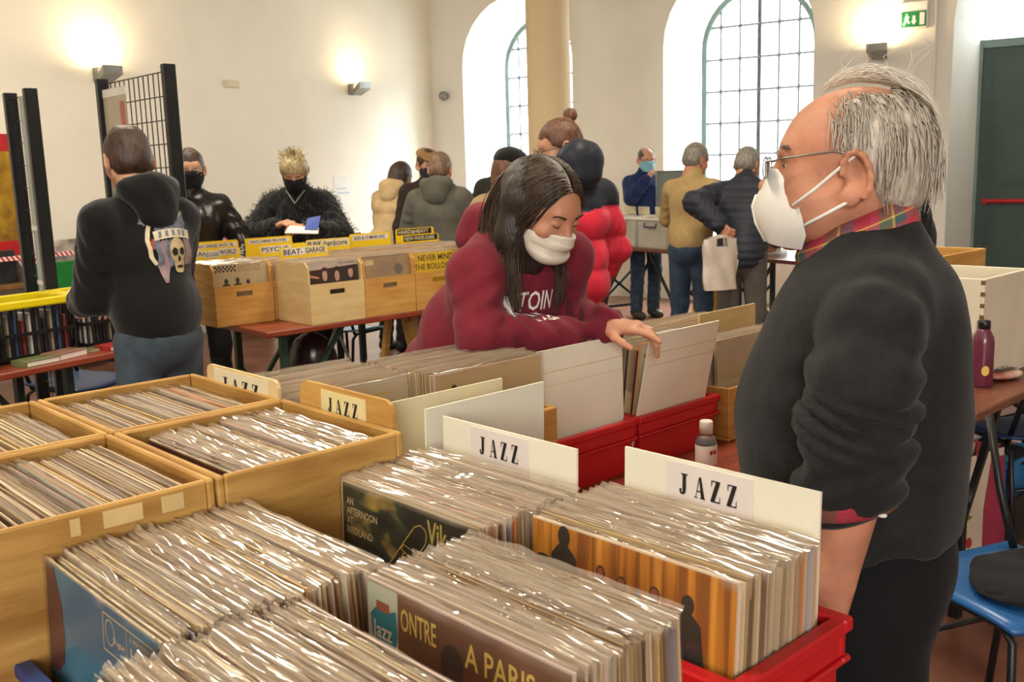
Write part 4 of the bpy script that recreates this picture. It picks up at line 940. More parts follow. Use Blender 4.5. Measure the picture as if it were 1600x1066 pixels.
# ------------------------------------------------------------------ standing people of the hall
def person(loc, face, label, hgt=1.72, skin='light', top=None, top_len=.88, top_fat=.02, legs=None, shoe=None, hair=('short', None), mask=None, glass=None, lean=0., head=(0, 10), hands=None, hat=None, hood=None,
           post=None, quality=1.0, seed=1, cutbottom=True, sleeve_r=1.0, poles=((-1, -1, -.4), (1, -1, -.4)), stance=.1, palm=((-1, .2, .5), (1, .2, .5)), curl=None, headshift=(0, 0), eyes_on=False):
    """face: world direction (x, y) the body looks to. hands: wrist targets (left, right) in body coordinates (x right, y front, z up)"""
    k = hgt / 1.75; rz = math.atan2(-face[0], face[1]); r = empty('person', (loc[0], loc[1], 0), rz, label, 'person')
    la = math.radians(lean); pv = np.array((0, -.02, .95)) * k
    def up(p):
        p = np.array(p, float) * k - pv; c, s_ = math.cos(la), math.sin(la); return pv + np.array((p[0], p[1] * c + p[2] * s_, -p[1] * s_ + p[2] * c))
    neck = up((0, -.015, 1.47)); ch = up((0, .0, 1.27)); be = up((0, .0, 1.08)); pe = pv.copy()
    hc = up((0, .035 , 1.615)) + np.array((headshift[0], headshift[1], 0)); Mx = headm(hc, head[0], head[1] + lean * .0, head[2] if len(head) > 2 else 0)
    sh = [up((-.17, -.01, 1.385)), up((.17, -.01, 1.385))]
    hands = hands or ((-.25, .08, .86), (.25, .08, .86)); el = []; wr = []
    for i in (0, 1): e, w_ = ik(sh[i], np.array(hands[i]) * k, .29 * k, .255 * k, poles[i]); el.append(e); wr.append(w_)
    hp = [np.array((-.085, -.01, .92)) * k, np.array((.085, -.01, .92)) * k]; kn = [np.array((-stance, .02, .5)) * k, np.array((stance, .02, .5)) * k]; an = [np.array((-stance, -.02, .09)) * k, np.array((stance, -.02, .09)) * k]
    # body
    s = SDF(); s.cap(sh[0], sh[1], .05, k=.05); s.ell(ch, (.14, .09, .18), rotm(-lean), k=.05); s.ell(pe, (.13, .09, .14), k=.06); s.ell(be, (.12, .085, .16), rotm(-lean), k=.05); s.cap(neck - (0, 0, .05), neck + (hc - neck) * .55, .052 * k, .048 * k, k=.04)
    for i in (0, 1):
        s.cap(sh[i], el[i], .042, .036, k=.03); s.cap(el[i], wr[i], .035, .026, k=.02)
        s.cap(hp[i], kn[i], .07, .05, k=.03); s.cap(kn[i], an[i], .045, .035, k=.02)
    L = [s.mesh(.022), xf(head_sdf(ears=True).mesh(.0065 * quality), Mx @ np.diag((k, k, k, 1)))]
    for i in (0, 1):
        d = wr[i] - el[i]; cu = curl or (30, 36, 38, 40)
        L.append(xf(hand_sdf(-1 if i == 0 else 1, cu).mesh(.0055), frame(wr[i], d, palm[i])))
    sobj('body', joinvf(L), SK[skin], r)
    # trousers, shoes
    t = SDF(); t.ell(pe + (0, 0, -.03), (.165, .125, .13), k=.05)
    for i in (0, 1): t.cap(hp[i], kn[i], .092, .072, k=.03); t.cap(kn[i], an[i] + (0, 0, -.02), .07, .062, k=.03, wr=(.005, 30, 6))
    t.cutplane((0, 0, .055), (0, 0, -1)); sobj('trousers', t.mesh(.016, folds(seed + 5, .006, 15, 45)), legs, r)
    for i in (0, 1):
        b = SDF(); b.cap(an[i] + (0, -.03, -.04), an[i] + (0, .14, -.055), .045, .04, k=.03).cap(an[i] + (0, -.02, -.03), an[i] + (0, 0, .05), .045, .045, k=.03); b.cutplane((0, 0, 0), (0, 0, -1)); sobj('shoe', b.mesh(.012), shoe or M['black'], r)
    # jacket
    f = top_fat; j = SDF(); R = rotm(-lean)
    j.cap(sh[0] + (0.03, 0, -.01), sh[1] - (0.03, 0, .01), .052 + f * .6, k=.05); j.ell(ch, (.155 + f, .105 + f, .18), R, k=.06); j.ell(be, (.142 + f * .8, .11 + f * .8, .19), R, k=.05)
    for i in (0, 1): j.cap(neck + (0, -.01, -.02), sh[i] + (0, 0, -.005), .052 + f * .4, .046 + f * .5, k=.04)
    hem = top_len * k; j.ell((pe[0], pe[1], max(hem + .1, pe[2])), (.145 + f * .5, .112 + f * .5, .17), k=.05)
    if hem < .8 * k: j.cap((0, pe[1], hem + .1), (0, pe[1], pe[2]), .15 + f, .14 + f, k=.08)
    for i in (0, 1): j.cap(sh[i], el[i], (.055 + f * .6) * sleeve_r, (.05 + f * .6) * sleeve_r, k=.03, wr=(.004, 22, 8)); j.cap(el[i], wr[i] - (wr[i] - el[i]) * .06, (.05 + f * .6) * sleeve_r, (.041 + f * .4) * sleeve_r, k=.02, wr=(.005, 30, 8))
    j.cap(neck - (0, 0, .04), neck + (hc - neck) * .28, .068, .062, k=.03)
    if hem > 0: j.cutplane((0, 0, hem), (0, 0, -1))
    tp = sobj('jacket', j.mesh(.0125 * quality, post or folds(seed, .009, 14, 48)), top, r)
    if hood:
        hd = SDF(); b = neck + (hc - neck) * .1 + R @ np.array((0, -.09, .0)); hs = 1.0
        hd.ell(b, (.115, .065, .075), R @ rotm(25), k=.03); hd.ell(b + R @ np.array((0, -.02, -.075)), (.085, .045, .07), R, k=.05)
        for q in (-1, 1): hd.cap(b + R @ np.array((q * .085, .02, .02)), neck + R @ np.array((q * .055, .07, -.015)), .038, .022, k=.03)
        sobj('hood', hd.mesh(.010, folds(seed + 3, .010, 20, 60)), hood, r)
    hs_, hm = hair
    if hs_ and hm: sobj('hair', xf(hair_mesh(hs_, .006 * quality, seed), Mx @ np.diag((k, k, k, 1))), hm, r)
    if mask: sobj('face_mask', xf(mask_mesh(.005), Mx @ np.diag((k, k, k, 1))), mask, r); strap(r, Mx, mask)
    if glass: glasses(r, Mx, glass)
    if eyes_on: eyes(r, Mx)
    if hat: hat(r, Mx)
    return r, dict(M=Mx, wr=wr, el=el, top=tp, sh=sh, neck=neck, k=k, hc=hc)
# ------------------------------------------------------------------ strands of hair
def strands(paths, r0, r1, m, name, parent, n=3):
    V = []; Fc = []; c = 0
    for P in paths:
        P = np.asarray(P); k = len(P)
        if k < 2: continue
        T = np.gradient(P, axis=0); T /= np.linalg.norm(T, axis=1)[:, None] + 1e-9
        ref = np.array((.3, .5, .8)); A = np.cross(T, ref); A /= np.linalg.norm(A, axis=1)[:, None] + 1e-9; B = np.cross(T, A)
        R = np.linspace(r0, r1, k)[:, None]
        for j in range(n):
            a = 2 * math.pi * j / n; V.append(P + (A * math.cos(a) + B * math.sin(a)) * R)
        for j in range(n):
            jn = (j + 1) % n; i = np.arange(k - 1); Fc.append(np.stack([c + j * k + i, c + jn * k + i, c + jn * k + i + 1, c + j * k + i + 1], 1))
        c += n * k
    return sobj(name, (np.concatenate(V), np.concatenate(Fc)), m, parent)
HE_C = np.array((0, -.012, .031)); HE_R = np.array((.076, .098, .088))
def drape(p, v, g, steps, ds, off, rng, stiff=.45, back=None, nb=6, jig=.06):
    """a hair that slides over the skull and then falls"""
    P = [p.copy()]; v = v / np.linalg.norm(v)
    for i in range(steps):
        gg = g + (back if back is not None and i < nb else 0)
        v = stiff * v + (1 - stiff) * gg + rng.normal(size=3) * jig; v /= np.linalg.norm(v); p = p + v * ds
        q = (p - HE_C) / (HE_R * off); d = np.linalg.norm(q)
        if d < 1 and p[2] > -.06: p = HE_C + q / d * (HE_R * off); v = p - P[-1]; v /= np.linalg.norm(v) + 1e-9
        P.append(p.copy())
    return P
def decal(target, polysV, faces, O, ex, ey, n, off=.0015, depth=.4):
    """lays flat print (x,y in 0..1) on a garment by projecting it along n"""
    bv = BVHTree.FromPolygons([v.co for v in target.data.vertices], [tuple(p.vertices) for p in target.data.polygons]); out = []
    n = Vector(n).normalized()
    for a, b in polysV:
        p = Vector(O) + Vector(ex) * a + Vector(ey) * b; h = bv.ray_cast(p + n * depth, -n, depth * 2)
        h = h if h[0] is not None else bv.find_nearest(p); out.append(tuple(h[0] + n * off))
    return out, faces
def gridfill(x0, x1, z0, z1, nx, nz):
    V = [(x0 + (x1 - x0) * i / nx, z0 + (z1 - z0) * j / nz) for j in range(nz + 1) for i in range(nx + 1)]
    return V, [(j * (nx + 1) + i, j * (nx + 1) + i + 1, (j + 1) * (nx + 1) + i + 1, (j + 1) * (nx + 1) + i) for j in range(nz) for i in range(nx)]

# ------------------------------------------------------------------ the elderly seller in the dark sweater
pm_ = bpy.data.materials.new('plaid_shirt'); pm_.use_nodes = True; nt = pm_.node_tree; b = nt.nodes['Principled BSDF']; b.inputs['Roughness'].default_value = .85
tc = nt.nodes.new('ShaderNodeTexCoord'); uvm = nt.nodes.new('ShaderNodeMapping'); nt.links.new(tc.outputs['UV'], uvm.inputs[0]); sp = nt.nodes.new('ShaderNodeSeparateXYZ'); nt.links.new(uvm.outputs[0], sp.inputs[0])
def stripes(axis, freq, cols):
    m = nt.nodes.new('ShaderNodeMath'); m.operation = 'MULTIPLY'; m.inputs[1].default_value = freq; nt.links.new(sp.outputs[axis], m.inputs[0])
    f = nt.nodes.new('ShaderNodeMath'); f.operation = 'FRACT'; nt.links.new(m.outputs[0], f.inputs[0]); c = nt.nodes.new('ShaderNodeValToRGB'); c.color_ramp.interpolation = 'CONSTANT'; e = c.color_ramp.elements
    for i, (p, col) in enumerate(cols):
        x = e[0] if i == 0 else (e[1] if i == 1 else e.new(p)); x.position = p; x.color = (*srgb(*col), 1)
    nt.links.new(f.outputs[0], c.inputs[0]); return c
c1 = stripes('X', 1, ((0, (186, 40, 62)), (.3, (60, 86, 96)), (.55, (206, 180, 70)), (.6, (96, 100, 60)), (.85, (200, 60, 84))))
c2 = stripes('Y', 1, ((0, (170, 70, 80)), (.35, (70, 96, 92)), (.62, (216, 186, 84)), (.68, (150, 60, 76))))
mx = nt.nodes.new('ShaderNodeMix'); mx.data_type = 'RGBA'; mx.inputs['Factor'].default_value = .5; nt.links.new(c1.outputs[0], mx.inputs['A']); nt.links.new(c2.outputs[0], mx.inputs['B']); nt.links.new(mx.outputs['Result'], b.inputs['Base Color'])
def plaid_loft(name, loops, parent, su, sv):
    """cloth lofted through closed loops of points, with check coordinates"""
    n = len(loops[0]); V = [p for l in loops for p in l]; Fc = []; UV = []
    for i in range(len(loops) - 1):
        for j in range(n):
            k = (j + 1) % n; Fc.append((i * n + j, i * n + k, (i + 1) * n + k, (i + 1) * n + j)); UV += [(j / n * su, i * sv), ((j + 1) / n * su, i * sv), ((j + 1) / n * su, (i + 1) * sv), (j / n * su, (i + 1) * sv)]
    me = mesh(name, V, Fc, pm_, True); u = me.uv_layers.new(name='UVMap')
    for i, q in enumerate(UV): u.data[i].uv = q
    return obj(name, me, parent)

bx = at(1335, 600, 1.5); OM = empty('person', (bx[0], bx[1], 0), math.atan2(.946, .325), 'elderly man with white mask, glasses and charcoal sweater standing in profile', 'person')
KN = cloth('charcoal_knit', (33, 34, 34), .95, .35, 260, .14, .08, 40); TRS = cloth('black_trousers', (14, 14, 16), .9, .2, 200)
WHM = mat('white_mask', srgb(226, 224, 216), .8, var=.03, bump=.08, bscale=150)
hc = np.array((0, .016, 1.537)); HM = headm(hc, 0, -1)
elb = np.array((-.230, -.004, 1.158)); shl = np.array((-.182, -.015, 1.325)); wrl = np.array((-.205, .035, .92)); shr = np.array((.185, -.015, 1.345)); elr = np.array((.25, -.06, 1.09)); wrr = np.array((.22, .10, .98))
s = SDF(); s.ell((0, 0, 1.3), (.14, .1, .16), k=.05).ell((0, .02, 1.12), (.15, .13, .17), k=.05).ell((0, 0, .93), (.14, .1, .13), k=.05).cap((0, -.02, 1.36), (0, -.002, 1.47), .062, .058, k=.04)
s.cap(shl, shr, .045, k=.04).cap(shl, elb, .045, .042, k=.03).cap(elb, wrl, .043, .030, k=.02).cap(shr, elr, .045, .04, k=.03).cap(elr, wrr, .04, .028, k=.02)
for q in (-1, 1): s.cap((q * .09, -.02, .9), (q * .1, 0, .48), .075, .055, k=.03).cap((q * .1, 0, .48), (q * .1, -.03, .08), .05, .04, k=.02)
L = [s.mesh(.012), xf(head_sdf(fat=.55, nose=1.15).mesh(.0034, folds(3, .0012, 60, 160, 6)), HM), xf(hand_sdf(-1, (22, 26, 28, 30)).mesh(.004), frame(wrl, (.1, .45, -.88), (-1, 0, 0))), xf(hand_sdf(1, (25, 30, 30, 32)).mesh(.005), frame(wrr, (-.1, .8, -.5), (.4, 0, 1)))]
sobj('body', joinvf(L), SK['ruddy'], OM)
# sweater with pushed-up sleeve folds
j = SDF(); j.ell((0, -.012, 1.30), (.17, .138, .135), k=.04).ell((0, .004, 1.165), (.185, .170, .19), k=.05).ell((0, -.004, 1.03), (.175, .158, .15), k=.05)
j.cap((-.13, -.03, 1.35), (.13, -.03, 1.35), .062, k=.05).cap((0, -.03, 1.36), (0, -.008, 1.415), .088, .080, k=.04)
j.cap(shl, elb, .068, .062, k=.014, wr=(.0045, 30, 7)).cap(elb + (0, 0, .10), elb + (0, .005, .01), .070, .066, k=.02, wr=(.007, 26, 5)).cap(elb + (0, .0, .02), elb + (.002, .012, -.025), .066, .060, k=.015)
j.cap(shr, elr, .075, .065, k=.04).cap(elr, elr + (wrr - elr) * .4, .065, .06, k=.03)
j.cap((0, -.03, 1.36), (0, .01, 1.50), .062, .055, k=.012, sub=True)
j.cutplane((0, 0, 1.0), (0, 0, -1))
def swf(P, D):
    b_ = folds(21, .008, 8, 26, 6, .5)(P, D)
    arm = np.exp(-((P[:, 0] + .22) / .06) ** 2) * np.clip((1.33 - P[:, 2]) / .12, 0, 1); ph = 105 * P[:, 2] + 14 * P[:, 1] + 2.5 * np.sin(28 * P[:, 1] + 17 * P[:, 2])
    drp = np.exp(-((P[:, 1] + .10) / .06) ** 2); return b_ - arm * .009 * np.sin(ph) - drp * .004 * np.sin(70 * P[:, 1] + 9 * P[:, 2])
SW = sobj('sweater', j.mesh(.0062, swf), KN, OM)
t = SDF(); t.ell((0, -.005, .95), (.165, .15, .16), k=.05)
for q in (-1, 1): t.cap((q * .085, -.01, .9), (q * .1, -.01, .48), .105, .085, k=.04, wr=(.004, 14, 6)).cap((q * .1, -.01, .48), (q * .1, -.03, .07), .082, .075, k=.03, wr=(.006, 26, 6))
t.cutplane((0, 0, .045), (0, 0, -1)); sobj('trousers', t.mesh(.013, folds(31, .006, 12, 40)), TRS, OM)
for q in (-1, 1): b_ = SDF(); b_.cap((q * .1, -.07, .04), (q * .11, .14, .035), .046, .042, k=.03); b_.cutplane((0, 0, 0), (0, 0, -1)); sobj('shoe', b_.mesh(.012), M['black'], OM)
# shirt collar and cuff
def loop(c, rx, ry, tilt, n=36, flare=0.): return [(c[0] + rx * math.sin(a), c[1] + ry * math.cos(a), c[2] - tilt * math.cos(a) + flare * abs(math.sin(a))) for a in np.linspace(0, 2 * math.pi, n, endpoint=False)]
plaid_loft('shirt_collar', [loop((0, .002, 1.425), .082, .086, .036), loop((0, .004, 1.445), .081, .086, .036), loop((0, .004, 1.468), .070, .080, .034), loop((0, .004, 1.462), .064, .074, .034), loop((0, .004, 1.43), .062, .07, .034)], OM, 7, .55)
ax_ = (wrl - elb) / np.linalg.norm(wrl - elb)
def cuffloop(t, r): c_ = elb + ax_ * t; return [tuple(c_ + np.array((math.cos(a) * r, math.sin(a) * r, 0)) + ax_ * .012 * math.sin(a)) for a in np.linspace(0, 2 * math.pi, 24, endpoint=False)]
plaid_loft('shirt_cuff', [cuffloop(.0, .055), cuffloop(.03, .060), cuffloop(.062, .062), cuffloop(.06, .057), cuffloop(.03, .054)], OM, 4, .6)
for dz in (0, .012): MB().lathe([(.001, -.002), (.006, -.0015), (.006, .0015), (.001, .002)], n=10).build('cuff_button', M['white'], OM, True, loc=elb + ax_ * .05 + np.array((-.047, -.040 + dz * .6, -.002 + dz)))
# mask: folded respirator with a vertical ridge
cl_ = [(.106, .004), (.118, -.014), (.130, -.038), (.1355, -.055), (.130, -.080), (.115, -.108)]; re_ = [(.100, .0), (.086, -.016), (.070, -.040), (.060, -.068), (.054, -.094), (.060, -.116)]; rx_ = [.016, .047, .065, .073, .071, .05]
V = []; Fc = []; nc = 7
for i in range(6):
    for jx in range(-nc, nc + 1):
        t_ = abs(jx) / nc; bl = math.sin(t_ * math.pi) * .010; y = cl_[i][0] * (1 - t_) + re_[i][0] * t_ + bl; z = cl_[i][1] * (1 - t_) + re_[i][1] * t_; V.append((math.copysign(rx_[i] * (t_ ** .8), jx) if jx else 0, y, z))
w_ = 2 * nc + 1
for i in range(5):
    for jx in range(w_ - 1): a_ = i * w_ + jx; Fc.append((a_, a_ + 1, a_ + w_ + 1, a_ + w_))
V = [tuple((HM @ np.array((*v, 1)))[:3]) for v in V]; mk = obj('face_mask', mesh('face_mask', V, Fc, WHM, True), OM)
def hl(p): return tuple((HM @ np.array((*p, 1)))[:3])
MB().tube([hl((0, y + .001, z)) for y, z in cl_[2:]] , .0022, 5).build('mask_welt', WHM, mk, True)
for q in (-1, 1):
    MB().tube([hl((q * .070, .074, -.052)), hl((q * .079, .044, -.028)), hl((q * .080, .002, .010)), hl((q * .086, -.010, .020))], .0026, 5).build('mask_strap', WHM, mk, True)
    MB().tube([hl((q * .070, .058, -.080)), hl((q * .077, .03, -.064)), hl((q * .084, .0, -.046))], .0026, 5).build('mask_strap', WHM, mk, True)
gs = MB()
for q in (-1, 1):
    gs.tube([hl((q * .054, .114, .010)), hl((q * .070, .085, .016)), hl((q * .078, .02, .024)), hl((q * .080, -.02, .016))], .0013, 5)
    gs.tube([hl((q * .034 + .022 * math.cos(a), .116 - .002 * math.cos(a), .002 + .016 * math.sin(a))) for a in np.linspace(0, 6.283, 17)], .0011, 4, False)
gs.tube([hl((-.012, .117, .006)), hl((0, .119, .010)), hl((.012, .117, .006))], .0014, 5)
go_ = gs.build('glasses', M['steel'], OM, True)
for q in (-1, 1): MB().add([hl((q * .034 + .0215 * math.cos(a), .116, .002 + .0155 * math.sin(a))) for a in np.linspace(0, 6.283, 16, endpoint=False)], [tuple(range(16))]).build('lens', mat('lens_glass', (.9, .92, .92), .05, trans=1., var=0.), go_)
eyes(OM, HM)
eb = []
rg = np.random.default_rng(5)
for q in (-1, 1):
    for i in range(60): t_ = rg.uniform(0, 1); p = np.array((q * (.016 + .034 * t_), .094 - .014 * t_ * t_, .026 + .006 * math.sin(2.6 * t_) + rg.normal() * .0016)); eb.append([hl(p), hl(p + (q * .005, .003, .002)), hl(p + (q * .010, .002, -.001))])
GREY = hairm('grey_white_hair', (214, 204, 188), (150, 140, 124)); WISP = mat('white_wisps', srgb(228, 222, 208), .4, var=.05)
strands(eb, .0008, .0003, hairm('grey_brows', (150, 130, 112), (100, 84, 72)), 'eyebrows', OM)
hs = SDF(); hs.ell((0, -.018, .030), (.081, .100, .090), k=.02).ell((0, -.062, -.022), (.066, .046, .052), k=.03)
hs.ell((0, .095, .03), (.14, .098, .2), k=.008, sub=True).ell((0, .03, .125), (.056, .12, .062), k=.01, sub=True).cap((-.1, .004, -.03), (.1, .004, -.03), .036, k=.01, sub=True).ell((0, -.0, -.128), (.13, .14, .075), k=.01, sub=True)
sobj('hair', xf(hs.mesh(.004, folds(8, .003, 80, 200, 8, .4)), HM), GREY, OM)
P_ = []; rg = np.random.default_rng(9)
for i in range(1500):
    a = rg.uniform(-1.0, 1.0) * 3.14; th = rg.uniform(.25, 1.5); d = np.array((math.sin(th) * math.sin(a), -math.sin(th) * math.cos(a), math.cos(th))); p = HE_C + d * HE_R * 1.04
    if p[1] > .012 + .02 * rg.random() or (p[1] > -.04 and p[2] < .035) or (abs(p[0]) < .045 and p[2] > .095 and p[1] > -.05): continue
    v = np.array((d[0] * .25, -.75, -.5)); P_.append(drape(p, v, np.array((0, .06, -1.0)), int(rg.integers(6, 14)), .0085, rg.uniform(1.05, 1.11), rg, .55, jig=.10))
P_ = [[q for q in P if not (q[1] > -.038 and q[2] < .022)] for P in P_]
strands([[hl(q) for q in P] for P in P_ if len(P) > 2 and min(q[2] for q in P) > -.082], .0011, .0005, GREY, 'hair_strands', OM)
P_ = []
for i in range(110):
    x = rg.uniform(-.06, .06); p = np.array((x, rg.uniform(-.05, .045), .116 - 3 * x * x)); h0 = rg.uniform(.0, .022); L_ = rg.uniform(.07, .17); pts = []
    for t_ in np.linspace(0, 1, 12): yy = p[1] - L_ * t_ ; base = .031 + .092 * math.sqrt(max(0, 1 - ((yy + .012) / .112) ** 2)) if abs(yy + .012) < .112 else -.02 - (abs(yy + .012) - .112) ; pts.append((x * (1 - .2 * t_) + .004 * math.sin(5 * t_ + i), yy, max(base * (1 - 2.2 * x * x / .01 * .05), .0) + h0 * math.sin(math.pi * min(1, t_ * 1.25 + .1)) + .003))
    pts = [p for p in pts if p[1] > -.122]
    P_.append(pts)
for i in range(7): x = rg.uniform(-.03, .03); y0 = rg.uniform(-.08, .03); P_.append([(x, y0 - .01 * t_ * rg.uniform(.5, 4), .12 + .055 * t_) for t_ in np.linspace(0, 1, 6)])
strands([[hl(q) for q in P] for P in P_], .0008, .0004, WISP, 'hair_wisps', OM)

# ------------------------------------------------------------------ the woman in the maroon hoodie
MAR = cloth('maroon_fleece', (116, 32, 46), .9, .2, 220, .1, .06, 18)
pv = at(722, 590, 2.88); WO = empty('person', (pv[0], pv[1], 0), 0, 'dark haired woman in maroon hoodie and white mask leaning over the records', 'person')
B0 = np.array((pv[0], pv[1], 0.)); w = lambda x, y, d: at(x, y, d) - B0
hcw = w(850, 324, 2.42); HW = headm(hcw, -138, 30, 0) @ np.diag((.94, .94, .94, 1))
shc = w(815, 404, 2.53); rs = shc + (-.115, -.095, -.03); ls = shc + (.125, .105, -.015); re2 = w(752, 528, 2.38); rw = w(893, 526, 2.50); le = w(884, 488, 2.70); lw = w(950, 510, 2.50)
nk = w(806, 378, 2.55); chs = w(785, 458, 2.60); bel = w(738, 530, 2.74); pel = np.array((0, 0, .93))
s = SDF(); s.cap(rs, ls, .045, k=.04).ell(chs, (.13, .1, .14), k=.05).ell(bel, (.12, .1, .14), k=.05).ell(pel, (.14, .11, .13), k=.05).cap(nk, nk + (hcw - nk) * .6, .046, .044, k=.03)
s.cap(rs, re2, .042, .036, k=.03).cap(re2, rw, .036, .026, k=.02).cap(ls, le, .042, .036, k=.03).cap(le, lw, .036, .026, k=.02)
for q in (-1, 1): s.cap((q * .08, 0, .9), (q * .1, .02, .48), .075, .052, k=.03).cap((q * .1, .02, .48), (q * .1, 0, .08), .048, .036, k=.02)
hw = (np.array(w(1004, 512, 2.45)) - lw); rdir = (np.array(w(935, 524, 2.60)) - rw)
L = [s.mesh(.012), xf(head_sdf(fem=True, lids=True, nose=.85).mesh(.0038), HW), xf(hand_sdf(-1, (14, 38, 40, 34), (40, 18), 5, .95).mesh(.0034), frame(lw, hw + (0, 0, -.004), (0, -.12, 1))), xf(hand_sdf(1, (30, 34, 36, 38), sc=.95).mesh(.0042), frame(rw, rdir + (0, 0, -.01), (0, -.3, 1)))]
sobj('body', joinvf(L), SK['mid'], WO)
j = SDF(); Rl = rotm(-28, 0, -138)
j.cap(rs, ls, .060, k=.05).ell(chs, (.145, .125, .16), k=.06).ell(bel, (.15, .14, .17), k=.06).ell(pel + (.0, .0, .06), (.17, .155, .13), k=.06)
j.cap(rs, re2, .064, .056, k=.03, wr=(.004, 16, 6)).cap(re2, rw - (rw - re2) * .04, .056, .044, k=.02, wr=(.004, 24, 8)).cap(ls, le, .062, .056, k=.03).cap(le, lw - (lw - le) * .05, .055, .044, k=.03, wr=(.006, 20, 8))
j.cap(rw - (rw - re2) * .22, rw - (rw - re2) * .06, .043, .040, k=.012).cap(lw - (lw - le) * .2, lw - (lw - le) * .05, .043, .040, k=.012)
j.cap(nk - (0, 0, .06), nk + (hcw - nk) * .2, .08, .066, k=.04).cap(nk + (-.03, .02, -.01), rs, .066, .056, k=.05).cap(nk + (.02, .02, -.02), ls, .06, .054, k=.05)
HO = sobj('hoodie', j.mesh(.0078, folds(41, .012, 10, 36, 7, .8)), MAR, WO)
hd = SDF(); bk = w(768, 352, 2.66); hd.ell(bk, (.085, .07, .06), rotm(0, 20, 30), k=.03).ell(w(752, 372, 2.66), (.07, .06, .05), k=.03).cap(bk, w(782, 384, 2.52), .045, .032, k=.03).cap(bk, w(850, 380, 2.62), .04, .03, k=.03)
sobj('hood', hd.mesh(.007, folds(44, .010, 25, 70)), MAR, WO)
t = SDF(); t.ell(pel, (.165, .14, .13), k=.05)
for q in (-1, 1): t.cap((q * .085, 0, .9), (q * .1, .02, .48), .095, .07, k=.03).cap((q * .1, .02, .48), (q * .1, 0, .07), .068, .055, k=.03)
t.cutplane((0, 0, .05), (0, 0, -1)); JEAN = cloth('blue_denim', (58, 74, 96), .85, .3, 300, .2, .05, 16); sobj('trousers', t.mesh(.016, folds(45, .005)), JEAN, WO)
for q in (-1, 1): b_ = SDF(); b_.cap((q * .1, -.05, .04), (q * .1, -.24, .035), .042, .038, k=.03); b_.cutplane((0, 0, 0), (0, 0, -1)); sobj('shoe', b_.mesh(.012), M['black'], WO)
# pleated mask
mv, mf_ = mask_mesh(.0035, -.110, -.022, .030, .004)
pl = np.sin((mv[:, 2] + .06) * 150); mv = mv.copy(); mv[:, 1] += .0030 * np.sign(pl) * np.abs(pl) ** .5 * (mv[:, 1] > .05)
CREAM = mat('cream_mask', srgb(214, 206, 190), .85, var=.03, bump=.06); sobj('face_mask', xf((mv, mf_), HW), CREAM, WO); strap(WO, HW, CREAM)
DKH = hairm('dark_brown_hair', (84, 64, 48), (44, 33, 26)); gl_ = HW[:3, :3].T @ np.array((0, 0, -1.))
hs = SDF(); hs.ell((0, -.014, .034), (.079, .100, .090), k=.02)
for q in (-1, 1): a_ = np.array((q * .068, -.035, .0)); hs.cap(a_, a_ + gl_ * .10 + (q * .008, -.02, 0), .036, .032, k=.05).cap(a_ + gl_ * .10 + (q * .008, -.02, 0), a_ + gl_ * .21 + (q * .015, -.01, 0), .034, .018, k=.04)
hs.cap((0, -.07, .02), np.array((0, -.07, .02)) + gl_ * .22 + (0, -.03, 0), .07, .055, k=.05)
hs.cap((-.018, .135, -.03), (.018, .135, -.03), .098, k=.008, sub=True).ell((0, .07, -.03), (.056, .08, .085), k=.008, sub=True)
sobj('hair', xf(hs.mesh(.0055, folds(47, .005, 60, 150, 8, .5)), HW), hairm('deep_brown_hair', (44, 33, 26), (26, 19, 15)), WO)
P_ = []; rg = np.random.default_rng(17)
for i in range(2400):
    t_ = rg.uniform(0, 1); q = 1 if i % 2 else -1; ang = -.95 + 2.35 * t_        # along the parting from the forehead to the crown
    p = HE_C + np.array((q * .003, -math.sin(ang) * HE_R[1] * 1.06, math.cos(ang) * HE_R[2] * 1.06))
    v = np.array((q * 1.0, -.45 - .2 * t_, .05)); P_.append(drape(p, v, gl_, int(rg.integers(16, 21)), .0205, rg.uniform(1.045, 1.12), rg, .6, np.array((0, -.75, .0)) * (1.1 - .6 * t_), 9, .05))
strands([[tuple((HW @ np.array((*q, 1)))[:3]) for q in P] for P in P_], .0017, .0008, DKH, 'hair_strands', WO)
eb = []
for q in (-1, 1):
    for i in range(50): t_ = rg.uniform(0, 1); p = np.array((q * (.014 + .036 * t_), .0985 - .014 * t_ * t_, .022 + .006 * math.sin(2.6 * t_) + rg.normal() * .001)); eb.append([tuple((HW @ np.array((*(p + d), 1)))[:3]) for d in ((0, 0, 0), (q * .004, .001, .001), (q * .008, .0005, -.0005))])
strands(eb, .0008, .0004, DKH, 'eyebrows', WO)
la_ = MB()
for q in (-1, 1): la_.tube([tuple((HW @ np.array((q * .031 + .0145 * math.cos(a), .0955 - .006 * abs(math.cos(a)), .004 - .0075 * math.sin(a), 1)))[:3]) for a in np.linspace(.15, 2.99, 8)], .0009, 4)
la_.build('eyelashes', DKH, WO)
# white outlined lettering on the chest
O_ = np.array(w(797, 496, 2.40)); ex_ = np.array(w(866, 482, 2.52)) - O_; ey_ = np.array((0.0, .0, .050))
nn = np.cross(ex_, ey_); nn = nn / np.linalg.norm(nn); nn = nn if nn @ np.array((0, -1, 0)) > 0 else -nn
V, Fc = TXT['FANTOIN']; dv, df_ = decal(HO, V, Fc, O_, ex_, ey_, nn, .003); obj('chest_lettering', mesh('chest_lettering', dv, df_, M['white']), HO)
V, Fc = TXT['USTAGNE']; dv, df_ = decal(HO, V, Fc, O_ + ex_ * .32 - ey_ * .30, ex_ * .42, ey_ * .2, nn, .003); obj('chest_lettering', mesh('chest_lettering', dv, df_, M['white']), HO)
